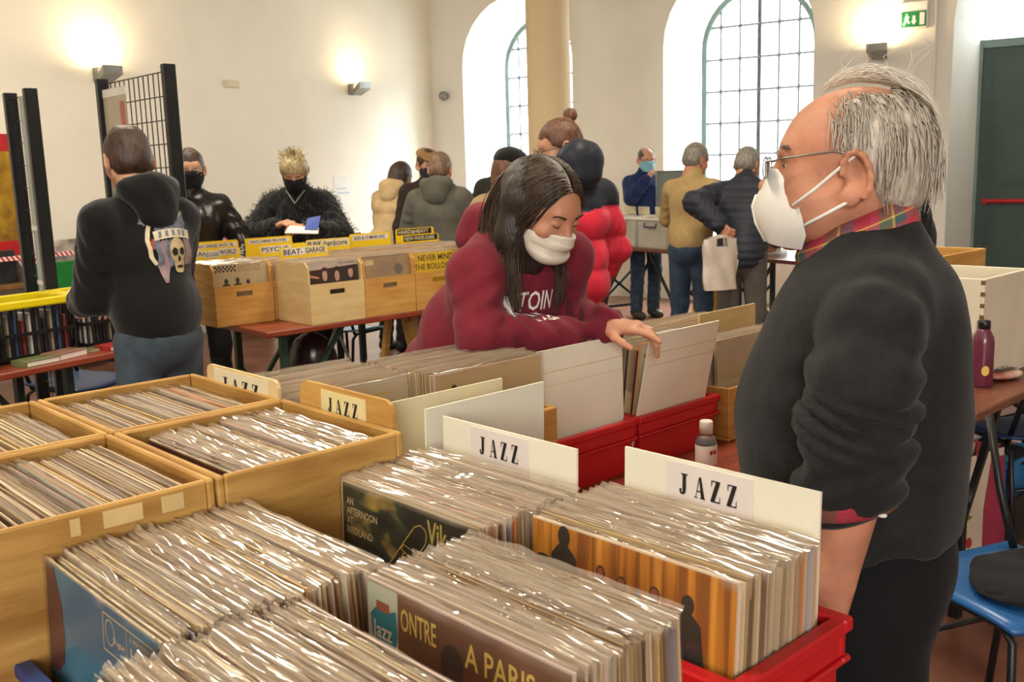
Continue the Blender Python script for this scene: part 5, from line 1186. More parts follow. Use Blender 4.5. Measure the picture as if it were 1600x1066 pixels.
# ------------------------------------------------------------------ visitors and sellers further back
def spot(px, py, d, face, lean=0., hgt=1.72):
    p = at(px, py, d); f = np.array(face, float); f /= np.linalg.norm(f); k = hgt / 1.75
    sh_ = (.035 + math.sin(math.radians(lean)) * .665) * k; return (p[0] - f[0] * sh_, p[1] - f[1] * sh_)
BLK = cloth('black_fleece', (13, 13, 14), .9, .2, 180, .12, .2); BLKM = cloth('black_mask', (20, 21, 24), .8); GLS = M['black_metal']
BRN = hairm('brown_hair', (74, 52, 38), (40, 28, 20)); DGR = hairm('dark_grey_hair', (92, 86, 80), (50, 46, 44)); BLO = hairm('bleached_hair', (214, 196, 150), (146, 124, 84)); GRY = hairm('grey_hair', (150, 142, 132), (96, 90, 84)); AUB = hairm('auburn_hair', (120, 76, 48), (66, 40, 26)); SAND = hairm('sandy_hair', (140, 112, 84), (86, 66, 50))
LEA = mat('black_leather', srgb(26, 25, 24), .28, var=.1, scale=20, bump=.35, bscale=45)
FUR = cloth('black_fur', (16, 16, 17), .95, .9, 120, .2, .3); DARKT = cloth('dark_trousers', (30, 30, 34)); GREYT = cloth('grey_trousers', (92, 86, 80)); FADED = cloth('faded_denim', (70, 82, 92), .85, .3, 300, .3, .05, 9)
CRM = cloth('cream_nylon', (206, 178, 130), .5, .1, 60); DBR = cloth('dark_brown_wool', (50, 38, 32)); GHD = cloth('grey_green_fleece', (94, 92, 82), .9, .2, 200); OLV = cloth('dark_olive_coat', (52, 52, 44)); BEI = cloth('beige_coat', (168, 144, 110)); RED = cloth('red_nylon', (206, 44, 66), .45, .08, 60); NVY = cloth('navy_nylon', (34, 38, 48), .5, .1, 70); BLU = cloth('blue_sweater', (34, 48, 92)); TAN = cloth('tan_cotton', (178, 150, 100), .8, .2, 200); SURG = mat('blue_surgical_mask', srgb(130, 186, 206), .7, var=.04)

# hooded man with the skull print
f = (-.78, .63)
hm, J = person(spot(199, 248, 3.85, f, 5, 1.77), f, 'man seen from behind in black hoodie with a skull print', 1.77, 'light', BLK, .92, .04, FADED, M['black'], ('short', BRN), None, None, 5, (-12, 14), ((-.10, .34, 1.06), (.1, .36, 1.05)), None, BLK, folds(61, .020, 10, 30), .8, 61, poles=((-.35, -.6, -1), (.35, -.6, -1)), curl=(30, 35, 36, 38), palm=((-.3, 0, 1), (.3, 0, 1)))
tp = J['top']
def dq(P, nm, m, off): V, Fc = decal(tp, P, [tuple(range(len(P)))], (.07, -.4, 1.085), (.27, 0, 0), (0, 0, .30), (0, -1, .1), off); obj(nm, mesh(nm, V, Fc, m), tp)
def dgrid(x0, x1, z0, z1, nm, m, off, warp=lambda x, z: (x, z)):
    V, Fc = gridfill(x0, x1, z0, z1, 6, 5); V = [warp(*v) for v in V]; V, Fc = decal(tp, V, Fc, (-.105, -.4, 1.205), (.24, 0, 0), (0, 0, .25), (0, -1, .1), off); obj(nm, mesh(nm, V, Fc, m, True), tp)
BONE = mat('print_bone', srgb(196, 176, 130), .7, var=.15, scale=30); PGR = mat('print_grey_blue', srgb(110, 118, 132), .7, var=.25, scale=40); PMV = mat('print_mauve', srgb(150, 128, 132), .7, var=.15, scale=30); PBD = mat('print_banner', srgb(214, 200, 170), .7, var=.1, scale=50); PRD = mat('print_red', srgb(170, 70, 50), .7)
def dpolar(cx, cz, rx, rz, nm, m, off, wob=0., sq=1.0):
    V = [(cx, cz)]; Fc = []; n = 18
    for k in (1, 2, 3):
        for i in range(n): a = 2 * math.pi * i / n; rr_ = k / 3 * (1 + wob * math.sin(5 * a + cx * 20) * (k == 3)); V.append((cx + rx * rr_ * math.copysign(abs(math.cos(a)) ** sq, math.cos(a)), cz + rz * rr_ * math.copysign(abs(math.sin(a)) ** sq, math.sin(a))))
    for i in range(n): Fc.append((0, 1 + i, 1 + (i + 1) % n))
    for k in (0, 1):
        for i in range(n): j_ = (i + 1) % n; Fc.append((1 + k * n + i, 1 + (k + 1) * n + i, 1 + (k + 1) * n + j_, 1 + k * n + j_))
    V, Fc = decal(tp, V, Fc, (-.105, -.4, 1.205), (.24, 0, 0), (0, 0, .25), (0, -1, .1), off); obj(nm, mesh(nm, V, Fc, m, True), tp)
dgrid(.32, .92, .70, 1.0, 'hat_print', PGR, .002, lambda x, z: (.62 + (x - .62) * (1.0 - .35 * (z - .7) * 3 * abs(z - .85)) + .02 * math.sin(40 * z), z + .03 * math.sin(9 * x) * (z > .9)))
dpolar(.62, .97, .26, .06, 'hat_print', PBD, .003, .1)
for x0 in (.27, .36, .45, .80, .90): dgrid(x0, x0 + .1, .20 + .1 * abs(x0 - .6), .62, 'hair_print', PGR if int(x0 * 100) % 2 else PMV, .002 + .0004 * int(x0 * 10 % 3), lambda x, z: (x + .025 * math.sin(14 * z + 9 * x), z - .06 * ((x * 37) % 1)))
dpolar(.65, .42, .155, .20, 'skull_print', BONE, .004); dpolar(.66, .20, .10, .13, 'jaw_print', BONE, .0043, .04, .8)
dgrid(.26, .97, .59, .73, 'banner_print', PBD, .006, lambda x, z: (x, z - .3 * (x - .6) ** 2 + .03))
for x0 in (.34, .46, .58, .70, .80): dgrid(x0, x0 + .05, .63, .72, 'banner_mark', PGR, .0068, lambda x, z: (x + .1 * (z - .67), z - .3 * (x - .6) ** 2 + .02))
dpolar(.585, .40, .055, .062, 'socket_print', M['ink'], .0062, .1); dpolar(.725, .40, .05, .06, 'socket_print', M['ink'], .0062, .1); dpolar(.66, .29, .025, .045, 'socket_print', M['ink'], .0062); dpolar(.665, .17, .07, .022, 'teeth_print', M['ink'], .0064, .25)
dgrid(.27, .50, -.06, .24, 'neckerchief_print', PMV, .0025, lambda x, z: (.37 + (x - .37) * (.25 + 2.6 * (z + .06)), z)); dgrid(.13, .20, .22, .86, 'thorn_print', PBD, .002, lambda x, z: (x + .9 * (z - .55) ** 2 + .012 * math.sin(30 * z), z)); dpolar(.25, .54, .05, .08, 'ear_print', PRD, .0022, .15); dpolar(.17, .88, .07, .05, 'feather_print', PGR, .0022, .3)

# masked man in leather beside the wooden crates
f = (.45, -.9)
person(spot(297, 262, 6.15, f, 0, 1.72), f, 'man with glasses, black mask and shiny black leather jacket', 1.74, 'light', LEA, .80, .03, DARKT, None, ('crop', BRN), BLKM, M['steel'], 0, (-8, 4), ((-.24, .22, .98), (.2, .3, 1.12)), None, None, folds(62, .012, 16, 60), .8, 62, eyes_on=True)
# bleached hair man reading the blue booklet
f = (.02, -1)
bm, J5 = person(spot(460, 274, 6.55, f, 10, 1.74), f, 'man with bleached hair, black mask and shaggy black jacket', 1.74, 'light', FUR, .80, .035, DARKT, None, ('shaggy', BLO), BLKM, None, 10, (6, 38), ((-.10, .36, 1.22), (.10, .34, 1.24)), None, None, folds(63, .012, 40, 130, 8), .8, 63, poles=((-1, -.2, -.6), (1, -.2, -.6)), curl=(45, 50, 50, 50), palm=((-.6, 0, 1), (.6, 0, 1)))
# fur tufts on the shoulders
P_ = []; rg = np.random.default_rng(23); me = J5['top'].data; ids = rg.integers(0, len(me.vertices), 2600)
for i in ids:
    v = me.vertices[int(i)]
    if v.co.z < 1.0: continue
    n_ = np.array(v.normal); p = np.array(v.co); q = p + n_ * .018 + rg.normal(size=3) * .008; P_.append([p - n_ * .004, q, q + n_ * .008 + np.array((0, 0, -.018)) + rg.normal(size=3) * .006])
strands(P_, .0022, .0006, FUR, 'fur_tufts', bm)
P_ = []; Mx = J5['M']
for i in range(260):
    a = rg.uniform(-3.14, 3.14); th = rg.uniform(0, 1.2); d = np.array((math.sin(th) * math.sin(a), -math.sin(th) * math.cos(a), math.cos(th))); p = HE_C + d * HE_R * 1.05; q = p + d * .03 + rg.normal(size=3) * .012 + (0, .01, 0)
    P_.append([tuple((Mx @ np.array((*x, 1)))[:3]) for x in (p, (p + q) / 2 + d * .006, q)])
strands(P_, .0024, .0008, BLO, 'hair_tufts', bm)
vn = MB().tube([tuple(J5['neck'] + np.array(q)) for q in ((-.06, .075, .0), (-.02, .115, -.055), (0, .122, -.085), (.02, .115, -.055), (.06, .075, .0))], .006, 6); vn.build('v_neck_trim', M['steel'], bm, True)
hp_ = at(478, 357, 6.2)
bo = empty('booklet', hp_, .15, 'open blue booklet held by the bleached haired man', 'booklet')
MB().add([(-.01, .0, -.01), (.075, -.02, -.005), (.095, .03, .075), (.01, .045, .06), (-.01, .004, -.01), (.075, -.016, -.005), (.095, .034, .075), (.01, .049, .06)], [(0, 1, 2, 3), (7, 6, 5, 4), (0, 4, 5, 1), (1, 5, 6, 2), (2, 6, 7, 3), (3, 7, 4, 0)]).build('cover', mat('booklet_blue', srgb(30, 70, 170), .4), bo)
MB().add([(-.13, -.02, -.02), (.075, -.045, -.03), (.08, .02, .0), (-.10, .05, .02), (-.13, -.018, -.026), (.075, -.043, -.036), (.08, .022, -.006), (-.10, .052, .014)], [(0, 1, 2, 3), (7, 6, 5, 4), (0, 4, 5, 1), (1, 5, 6, 2), (2, 6, 7, 3), (3, 7, 4, 0)]).build('pages', M['white'], bo)
# cream padded coat
f = (.55, .85)
person(spot(627, 268, 8.7, f, 14, 1.66), f, 'person in long cream padded coat bending away by the wall', 1.68, 'light', CRM, .45, .05, DARKT, None, ('long', BRN), None, None, 14, (-10, 25), ((-.15, .4, 1.0), (.15, .4, 1.0)), None, CRM, quilt(.12, .014, folds(64, .006)), 1.0, 64)
# flat cap
def flatcap(m):
    def g(r, Mx):
        s = SDF(); s.ell((0, -.015, .085), (.092, .115, .042), rotm(-8), k=.02).ell((0, .085, .065), (.07, .045, .014), rotm(-14), k=.02); sobj('flat_cap', xf(s.mesh(.007), Mx), m, r)
    return g
f = (.1, -1)
person(spot(668, 258, 8.3, f, 0, 1.72), f, 'man in tan flat cap and dark brown coat behind the grey hoodie', 1.74, 'light', DBR, .7, .04, DARKT, None, ('short', BRN), NVY, GLS, 0, (18, 12), None, flatcap(cloth('tan_tweed', (150, 116, 76))), None, None, 1.0, 65)
# grey hoodie from behind
f = (.25, .97)
gh, Jg = person(spot(689, 272, 7.3, f, 4, 1.70), f, 'person with short sandy hair in grey green hoodie seen from behind', 1.70, 'light', GHD, .82, .05, cloth('olive_trousers', (84, 82, 70)), mat('brown_shoe', srgb(112, 92, 60), .7), ('short', SAND), None, None, 4, (0, 12), ((-.22, .25, .95), (.22, .25, .95)), None, GHD, folds(66, .012, 10, 36), .9, 66)
# dark coat by the window
f = (.3, .95)
person(spot(786, 246, 9.2, f, 8, 1.76), f, 'person in dark olive coat standing before the left window', 1.76, 'light', OLV, .7, .05, DARKT, None, ('short', DGR), None, None, 8, (10, 10), None, None, None, None, 1.0, 67)
# dark cap, beige coat, curly hair
def knitcap(m):
    def g(r, Mx):
        s = SDF(); s.ell((0, -.016, .055), (.090, .112, .080), k=.02).cap((-.05, .09, .045), (.05, .09, .045), .022, k=.03); s.cutplane((0, 0, .022), (0, -.1, -1)); sobj('cap', xf(s.mesh(.006, folds(5, .003, 30, 90)), Mx), m, r)
    return g
f = (.75, .66)
person(spot(800, 258, 5.6, f, 8, 1.68), f, 'person in black cap with curly hair and beige coat behind the woman', 1.68, 'light', BEI, .7, .05, DARKT, None, ('long', AUB), None, None, 8, (0, 12), None, knitcap(BLK), None, None, .9, 68)
# red and black padded jacket, hair bun
f = (-.55, .83)
def redblock(P, D): return quilt(.145, .016, folds(69, .006, 14, 40), .05)(P, D)
rp, Jr = person(spot(874, 219, 4.75, f, 4, 1.79), f, 'woman with hair bun and glasses in red and navy padded jacket', 1.79, 'light', RED, .86, .06, DARKT, None, ('bun', AUB), None, GLS, 4, (72, 14), ((-.2, .35, .98), (.24, .2, .92)), None, None, redblock, .8, 69)
zs_ = Jr['sh'][0][2] - .07
split_part(Jr['top'], lambda c: c.z > zs_ + .02 * math.sin(c.x * 9), 'navy_yoke', NVY)
hd = SDF(); b_ = Jr['neck'] + (0.0, -.10, .075); hd.ell(b_, (.13, .085, .10), rotm(20), k=.03).ell(b_ + (0, -.02, -.07), (.10, .06, .06), k=.04); sobj('hood', hd.mesh(.009, folds(71, .012, 22, 60)), NVY, rp)
# man behind the clear boxes
f = (.35, -.93)
person(spot(1010, 251, 10.0, f, 0, 1.74), f, 'bald man with glasses and blue mask behind the clear plastic boxes', 1.74, 'light', BLU, .85, .03, JEAN, mat('dark_shoe', srgb(60, 54, 46), .6), ('fringe', DGR), SURG, GLS, 0, (-10, 8), ((-.22, .22, 1.02), (.1, .22, 1.42)), None, None, None, .9, 72, poles=((-1, -.5, -.4), (1, -.3, -1)))
# tan jacket
f = (.55, .83)
person(spot(1088, 250, 7.6, f, 6, 1.72), f, 'grey haired man in tan jacket and jeans seen from behind', 1.72, 'ruddy', TAN, .90, .035, JEAN, None, ('short', GRY), None, None, 6, (-25, 18), ((-.2, .4, 1.05), (.2, .4, 1.02)), None, None, folds(73, .010, 12, 42), .9, 73)
# navy quilted jacket with the bag
f = (.35, .94)
fn = np.array(f) / np.linalg.norm(f); lo_ = np.array(spot(1168, 262, 7.1, f, 20, 1.72)); hp0 = at(1125, 352, 6.80); dd_ = hp0[:2] - lo_; nqw = np.array((dd_ @ np.array((fn[1], -fn[0])), dd_ @ fn, hp0[2])) / (1.72 / 1.75)
nq, Jn = person(spot(1168, 262, 7.1, f, 20, 1.72), f, 'stooping man in navy quilted jacket holding a white plastic bag', 1.72, 'ruddy', cloth('navy_quilt', (44, 46, 56), .55, .1, 60), .84, .055, GREYT, None, ('short', GRY), None, None, 20, (-20, 28), (nqw, (.2, .45, 1.0)), None, None, quilt(.055, .008, folds(74, .006)), .9, 74, poles=((-1, -.6, .3), (1, -.5, -.4)), palm=((-.5, -1, .2), (.5, 0, 1)), curl=(60, 70, 70, 70))
# somebody in black behind the seller
f = (.6, .8)
person(spot(1386, 262, 6.2, f, 0, 1.74), f, 'person in black coat almost hidden behind the elderly man', 1.70, 'light', BLK, .7, .05, DARKT, None, ('short', BRN), None, None, 0, (0, 10), None, None, None, None, 1.0, 75)

# white carrier bag in his hand
bc = at(1125, 409, 6.78); PB = mat('milky_plastic', srgb(214, 200, 184), .35, var=.08, scale=10, bump=.3, bscale=22, trans=.15)
bg_ = empty('carrier_bag', (bc[0], bc[1], bc[2]), .35, 'translucent white plastic carrier bag hanging from his hand', 'bag')
V = []; Fc = []; nx, nz = 14, 16; rg = np.random.default_rng(3)
for sgn in (-1, 1):
    for j_ in range(nz + 1):
        for i in range(nx + 1):
            a, b = i / nx * 2 - 1, j_ / nz; hw_ = .125 + .012 * math.sin(b * 3); th = .055 * math.sqrt(max(0, 1 - a * a)) * (1 - .75 * b) + .002; V.append((a * hw_ + .006 * math.sin(9 * b + a * 3), sgn * th + .008 * math.sin(7 * a + 5 * b + sgn), -.19 + .36 * b + (.015 * math.cos(3 * a) if b > .9 else 0)))
for s_ in (0, 1):
    for j_ in range(nz):
        for i in range(nx):
            q = s_ * (nx + 1) * (nz + 1) + j_ * (nx + 1) + i; f_ = (q, q + 1, q + nx + 2, q + nx + 1)
            if not (j_ >= nz - 3 and j_ < nz - 1 and 5 <= i <= 8): Fc.append(f_ if s_ == 0 else f_[::-1])
obj('bag_body', mesh('bag_body', V, Fc, PB, True), bg_)
# ------------------------------------------------------------------ long stall with wooden crates and yellow dividers
TA = (-1.24, 4.98); RT = math.radians(41.5); CT, ST = math.cos(RT), math.sin(RT)
def TT(x, y, z=0): return (TA[0] + x * CT - y * ST, TA[1] + x * ST + y * CT, z)
beer_table('trestle_table', TT(0, 0), RT, 2.3, .72, M['table_red'], M['green_metal'], 'red brown trestle table with green legs under the wooden crates', xs=(.14, 2.1))
def far_crate(x, y, label, m, D=.345, n=26, handle=True, H=.33, fh=.215, top=.315):
    c = wood_crate('wooden_crate', TT(x, y, .77), RT, .336, D, H, label, m, fh, .011, handle)
    p = stack_poses(TT(x + .168, y + .03, .785), RT, n, (D - .075) / n, 3, 1, .8); stuff_records(p); return c
def far_div(x, y, top, base, label, strips, wdt=.30):
    """yellow divider card with cut-out lettering strips"""
    o = divider('divider_card', TT(x + .168, y, .785), RT, wdt, top - .785, M['yellow'], label, 1, corner=.012, cat='divider card', thick=.005)
    h = top - .785
    for i, (words, z, hh, bgm, inkm, x0, x1) in enumerate(strips):
        s = MB().box((x0, -.0015 - .0006 * i, h - z - hh), (x1, 0, h - z)).build('paper_strip', bgm, o); mb = MB(); wd = (x1 - x0) * .94 / sum(len(q) for q in words); xx = x0 + (x1 - x0) * .03
        for q in words: text_on(mb, q, xx, h - z - hh * .86, wd * len(q) * .94, hh * .72, -.003 - .0006 * i); xx += wd * len(q)
        mb.build('lettering', inkm, s)
    return o
PW, INK = M['paper'], M['ink']
far_crate(-.10, .345, 'wooden crate at the table end with a checkered record cover', M['wood_crate'])
far_crate(.262, .0, 'pale wooden crate with slot handle under the BEAT GARAGE card', M['wood_pale'])
far_crate(.602, .0, 'wooden crate right of the pale one with shiny sleeve', M['wood_crate'])
far_crate(.942, .0, 'wooden crate with the yellow NEVER MIND cover', M['wood_crate'])
far_crate(1.282, .0, 'wooden crate mostly hidden behind the woman in maroon', M['wood_crate'])
for i, (x, lb) in enumerate(((.245, 'rear wooden crate behind the BEAT GARAGE crate'), (.59, 'rear wooden crate with the PUNK hardcore card'), (.935, 'rear wooden crate in the middle of the back row'), (1.28, 'rear wooden crate with the HARD and HEAVY card'))): far_crate(x, .36, lb, M['wood_crate'], .34, handle=False)
far_div(-.10, .655, 1.165, 0, 'yellow divider card reading SKA REGGAE WORLD', [(('SKA/',), .006, .034, PW, INK, -.146, -.06), (('REGGAE',), .012, .036, M['white'], mat('ink_grey', srgb(110, 105, 100), .6), -.07, .03), (('WORLD',), .004, .036, PW, INK, .02, .135)])
far_div(.262, .315, 1.165, 0, 'yellow divider card reading BEAT GARAGE', [(('BEAT-',), .006, .040, PW, INK, -.135, .0), (('GARAGE',), .004, .040, M['card_cream'], INK, .0, .14)])
far_div(.245, .52, 1.17, 0, 'yellow divider card behind the BEAT GARAGE card reading PSYCHE', [(('PSYCHE',), .006, .036, PW, INK, -.14, .05)])
far_div(-.10, .672, 1.205, 0, 'yellow divider card with small print behind the SKA card', [(('MONO / GARAGE / ROCK / 70s',), .014, .022, PW, INK, -.12, .14)])
far_div(.245, .678, 1.205, 0, 'yellow divider card with small print beside the blue booklet', [(('CRACK, DAMNED, RED, ROSES',), .010, .024, PW, INK, -.13, .13)])
far_div(.59, .60, 1.175, 0, 'pale divider card reading PUNK hardcore', [(('PUNK-', 'hardcore'), .004, .044, M['card_cream'], INK, -.148, .148)])
far_div(.935, .67, 1.185, 0, 'yellow divider card with striped letters right of PUNK', [(('SKIN & OI MARK-INC',), .010, .032, PW, INK, -.13, .13)])
far_div(1.28, .67, 1.195, 0, 'yellow divider card reading HARD HEAVY in back row', [(('HARD&HEAVY',), .004, .036, INK, M['card_cream'], -.14, .13)])
far_div(1.28, .62, 1.155, 0, 'yellow divider card reading NEW WAVE DARK', [(('NEW-WAVE-DARK',), .004, .036, INK, M['card_cream'], -.13, .14)])
def fpose(x, y): return (Vector(TT(x + .168, y, .785)), (math.radians(-3), 0, RT))
ck = [[(-.145 + .011 * i, .272 + .011 * j), (-.134 + .011 * i, .272 + .011 * j), (-.134 + .011 * i, .283 + .011 * j), (-.145 + .011 * i, .283 + .011 * j)] for i in range(11) for j in range(3) if (i + j) % 2 == 0]
cover_record(fpose(-.10, .368), 'pale record cover with a black checker band and heads', mat('cover_bone', srgb(206, 188, 150), .4), None, [('checker_band', flat(ck), INK), ('heads', flat([disc(-.085, .222, .012, .015), disc(-.02, .224, .012, .015), disc(.04, .212, .011, .013), disc(-.085, .19, .028, .02), disc(-.02, .19, .028, .02)]), INK), ('title', text_on(MB(), 'SPECIALS', -.015, .268, .13, .034), mat('print_tan', srgb(170, 152, 116), .5))])
fc = [disc(-.055, .245, .022, .03), disc(.02, .238, .022, .028), disc(.105, .25, .022, .028)]
cover_record(fpose(.262, .022), 'record cover with three dark haired faces under a title', mat('cover_grey_white', srgb(206, 196, 186), .4), None, [('dark_photo', flat([[(-.155, .05), (.155, .05), (.155, .285), (-.155, .27)]]), mat('photo_black', srgb(26, 24, 30), .4)), ('bars', flat([[(-.153, .235), (-.09, .225), (-.09, .232), (-.153, .252)]], -.0004), M['pink_ink']), ('faces', flat([[(x + .7 * (a - x), b - .006) for a, b in P] for P, x in zip(fc, (-.055, .02, .105))], -.0006), mat('print_pale_skin', srgb(206, 170, 156), .5)), ('hair_shapes', flat([[(x - .018, .262), (x + .018, .262), (x + .02, .275), (x, .285), (x - .02, .275)] for x in (-.055, .02, .105)], -.0008), INK), ('title', text_on(MB(), 'THE YARDBIRDS', .03, .293, .12, .01), INK)])
cover_record(fpose(.602, .022), 'tan record cover in shiny wrinkled plastic with a small title', mat('cover_fawn', srgb(186, 160, 124), .4, col2=srgb(150, 128, 104), scale=6), None, [('title', text_on(flat([[(-.14, .268), (-.085, .268), (-.085, .296), (-.14, .296)]]), 'BUDS LIVE', -.138, .272, .05, .018, -.0004), M['cream_ink']), ('dark_shape', flat([disc(.08, .235, .03, .03)]), mat('print_slate', srgb(110, 108, 100), .5))])
cover_record(fpose(.942, .022), 'yellow record cover reading NEVER MIND in black letters', M['yellow'], None, [('lettering', text_on(text_on(MB(), 'NEVER MIND', -.12, .262, .25, .034), 'THE BOLLOCKS', -.15, .212, .30, .034), INK)])
# things on and under the long stall
sh_box = empty('cardboard_box', TT(1.0, .80, .77), RT + .5, 'small open cardboard box at the back of the crate stall', 'box')
TB = empty('trestle_table', TT(1.12, .95), RT, 'narrow dark trestle table behind the crate stall holding a box', 'table')
MB().bbox((0, 0, .74), (1.3, .4, .77)).build('table_top', M['table_brown'], TB)
for x in (.1, 1.2):
    for y in (.06, .34): MB().beam((x, y, .74), (x, y, 0), .035).build('leg', M['dark_metal'], TB)
sh_box.location = TT(1.32, 1.02, .77)
for a, b in (((0, 0, 0), (.26, .2, .006)), ((0, 0, .006), (.006, .2, .3)), ((.254, 0, .006), (.26, .2, .3)), ((.006, .194, .006), (.254, .2, .38))): MB().box(a, b).build('cardboard_panel', mat('cardboard', srgb(160, 118, 64), .8), sh_box)
bt = empty('dark_bottle', TT(1.22, 1.08, .77), 0, 'dark cylindrical tin beside the cardboard box', 'tin'); MB().lathe([(.05, 0), (.05, .34), (.045, .35)], n=18).build('tin_body', mat('dark_blue_tin', srgb(36, 42, 60), .4), bt, True); MB().lathe([(.052, .34), (.052, .37), (.048, .375)], n=18).build('lid', M['black_plastic'], bt, True)
# bags below
bgp = TT(.35, .35)
def blob(name, loc, label, cat, parts, vox=.012):
    r = empty(name, loc, 0, label, cat)
    for nm, s, m, post in parts: sobj(nm, s.mesh(vox, post), m, r)
    return r
NV2 = cloth('navy_canvas', (26, 34, 60)); BRL = mat('brown_leather', srgb(52, 34, 30), .22, var=.2, scale=12, bump=.3, bscale=30)
s1 = SDF().ell((.02, 0, .13), (.30, .17, .13), k=.03).ell((.16, -.02, .14), (.16, .16, .12), k=.05).cutplane((0, 0, 0), (0, 0, -1)); s2 = SDF().ell((-.06, -.02, .33), (.15, .10, .15), rotm(0, 25), k=.03)
nb_ = blob('bag', (*at(505, 560, 6.0)[:2], 0), 'navy bag with a glossy brown leather pouch below the crate stall', 'bag', [('canvas_bag', s1, NV2, folds(81, .014, 10, 36)), ('leather_pouch', s2, BRL, folds(82, .01, 14, 40)), ('pouch_strap', SDF().cap((.02, -.08, .36), (.10, -.06, .50), .012).cap((.10, -.06, .5), (.16, 0, .34), .012), mat('grey_strap', srgb(150, 150, 150), .4), None)])
nb_.scale = (1.0, 1.0, 1.3)
def chair(loc, rz, label, seat, back=True, frame_m=None):
    r = empty('chair', loc, rz, label, 'chair'); fm = frame_m or M['black_metal']; V = []; Fc = []; n = 10
    for j_ in range(n + 1):
        for i in range(n + 1):
            a, b = i / n * 2 - 1, j_ / n * 2 - 1; q = .5 * (a * a + b * b); x = a * .21 * (1 - .10 * b * b); y = b * .205 * (1 - .08 * a * a); V.append((x, y, .45 + .012 * a * a - .02 * max(0, -b) ** 3 * 1.0 + .01 * max(0, b) ** 2))
    m_ = (n + 1) ** 2; V += [(x, y, z - .014) for x, y, z in V]
    for j_ in range(n):
        for i in range(n): q = j_ * (n + 1) + i; Fc += [(q, q + 1, q + n + 2, q + n + 1), (m_ + q + n + 1, m_ + q + n + 2, m_ + q + 1, m_ + q)]
    for i in range(n):
        for a, b in ((i, i + 1), ((n + 1) * n + i + 1, (n + 1) * n + i), ((i + 1) * (n + 1), i * (n + 1)), (i * (n + 1) + n, (i + 1) * (n + 1) + n)): Fc.append((b, a, a + m_, b + m_))
    obj('seat', mesh('seat', V, Fc, seat, True), r)
    for x in (-1, 1):
        MB().tube([(x * .19, -.20, .0), (x * .175, -.175, .40), (x * .172, -.14, .43), (x * .172, .12, .43), (x * .178, .17, .40), (x * .20, .24, 0)], .011, 8).build('leg_frame', fm, r, True)
        MB().tube([(x * .172, .14, .43), (x * .18, .22, .62), (x * .18, .27, .82)], .011, 8).build('back_post', fm, r, True)
    MB().tube([(-.172, -.10, .428), (.172, -.10, .428)], .008, 6).build('stretcher', fm, r, True); MB().tube([(-.185, .19, .25), (.185, .19, .25)], .008, 6).build('stretcher', fm, r, True)
    if back:
        V = []; Fc = []
        for k_ in (0, 1):
            for j_ in range(5):
                for i in range(9): a = i / 8 * 2 - 1; V.append((a * .2, .245 + .012 * j_ - .04 * (1 - a * a) * -1 + k_ * .012, .62 + .05 * j_ - .02 * abs(a) ** 3 * (1 if j_ in (0, 4) else 0)))
        for k_ in (0, 1):
            for j_ in range(4):
                for i in range(8): q = k_ * 45 + j_ * 9 + i; f_ = (q, q + 1, q + 10, q + 9); Fc.append(f_ if k_ == 0 else f_[::-1])
        obj('backrest', mesh('backrest', V, Fc, seat, True), r)
    return r
M['pale_blue'] = mat('pale_blue_seat', srgb(112, 160, 196), .3, var=.04)
p = atz(545, 512, .45); chair((p[0], p[1], 0), 2.6, 'pale blue plastic chair with black legs under the crate stall', M['pale_blue'])
tr_ = empty('wooden_trestle', TT(1.25, .5), RT, 'raw wooden trestle legs under the crate stall', 'trestle')
for x0, x1 in ((-.18, -.04), (.20, .04)):
    for y in (-.12, .15): MB().beam((x0, y, 0), (x1, y, .735), .045, .03).build('leg', M['wood_crate'], tr_)
MB().beam((0, -.18, .72), (0, .2, .72), .05, .05).build('beam', M['wood_crate'], tr_)
# stacked books on the floor
for i, (c, h_) in enumerate((((40, 60, 90), .05), ((50, 110, 150), .06), ((60, 90, 130), .05), ((214, 204, 180), .05))):
    r = empty('book', TT(1.75 + .01 * i, 1.25, sum((.05, .06, .05, .05)[:i])), RT + .1 * i, ['dark blue book at the bottom of the floor stack', 'bright blue book second in the floor stack', 'slate blue book third in the floor stack', 'cream book on top of the floor stack'][i], 'book')
    MB().box((0, .003, .006), (.29, .20, h_ - .006)).build('pages', M['paper'], r); MB().box((0, 0, 0), (.3, .21, .006)).box((0, 0, h_ - .006), (.3, .21, h_)).box((0, 0, .006), (.006, .003, h_ - .006)).box((.0, .0, .006), (.3, .003, h_ - .006)).build('cover', mat('book_cover_%d' % i, srgb(*c), .5), r)
# green crate with white cartons under the table end
gx = empty('carton', TT(.12, .75, 0), RT, 'pale teal cartons stacked under the table end', 'carton')
for k_ in range(3): MB().bbox((0, 0, .10 * k_), (.40, .22, .10 * k_ + .095), .006).build('carton_layer', mat('teal_carton_%d' % k_, srgb(130 + 30 * k_, 178 + 10 * k_, 180), .6), gx)

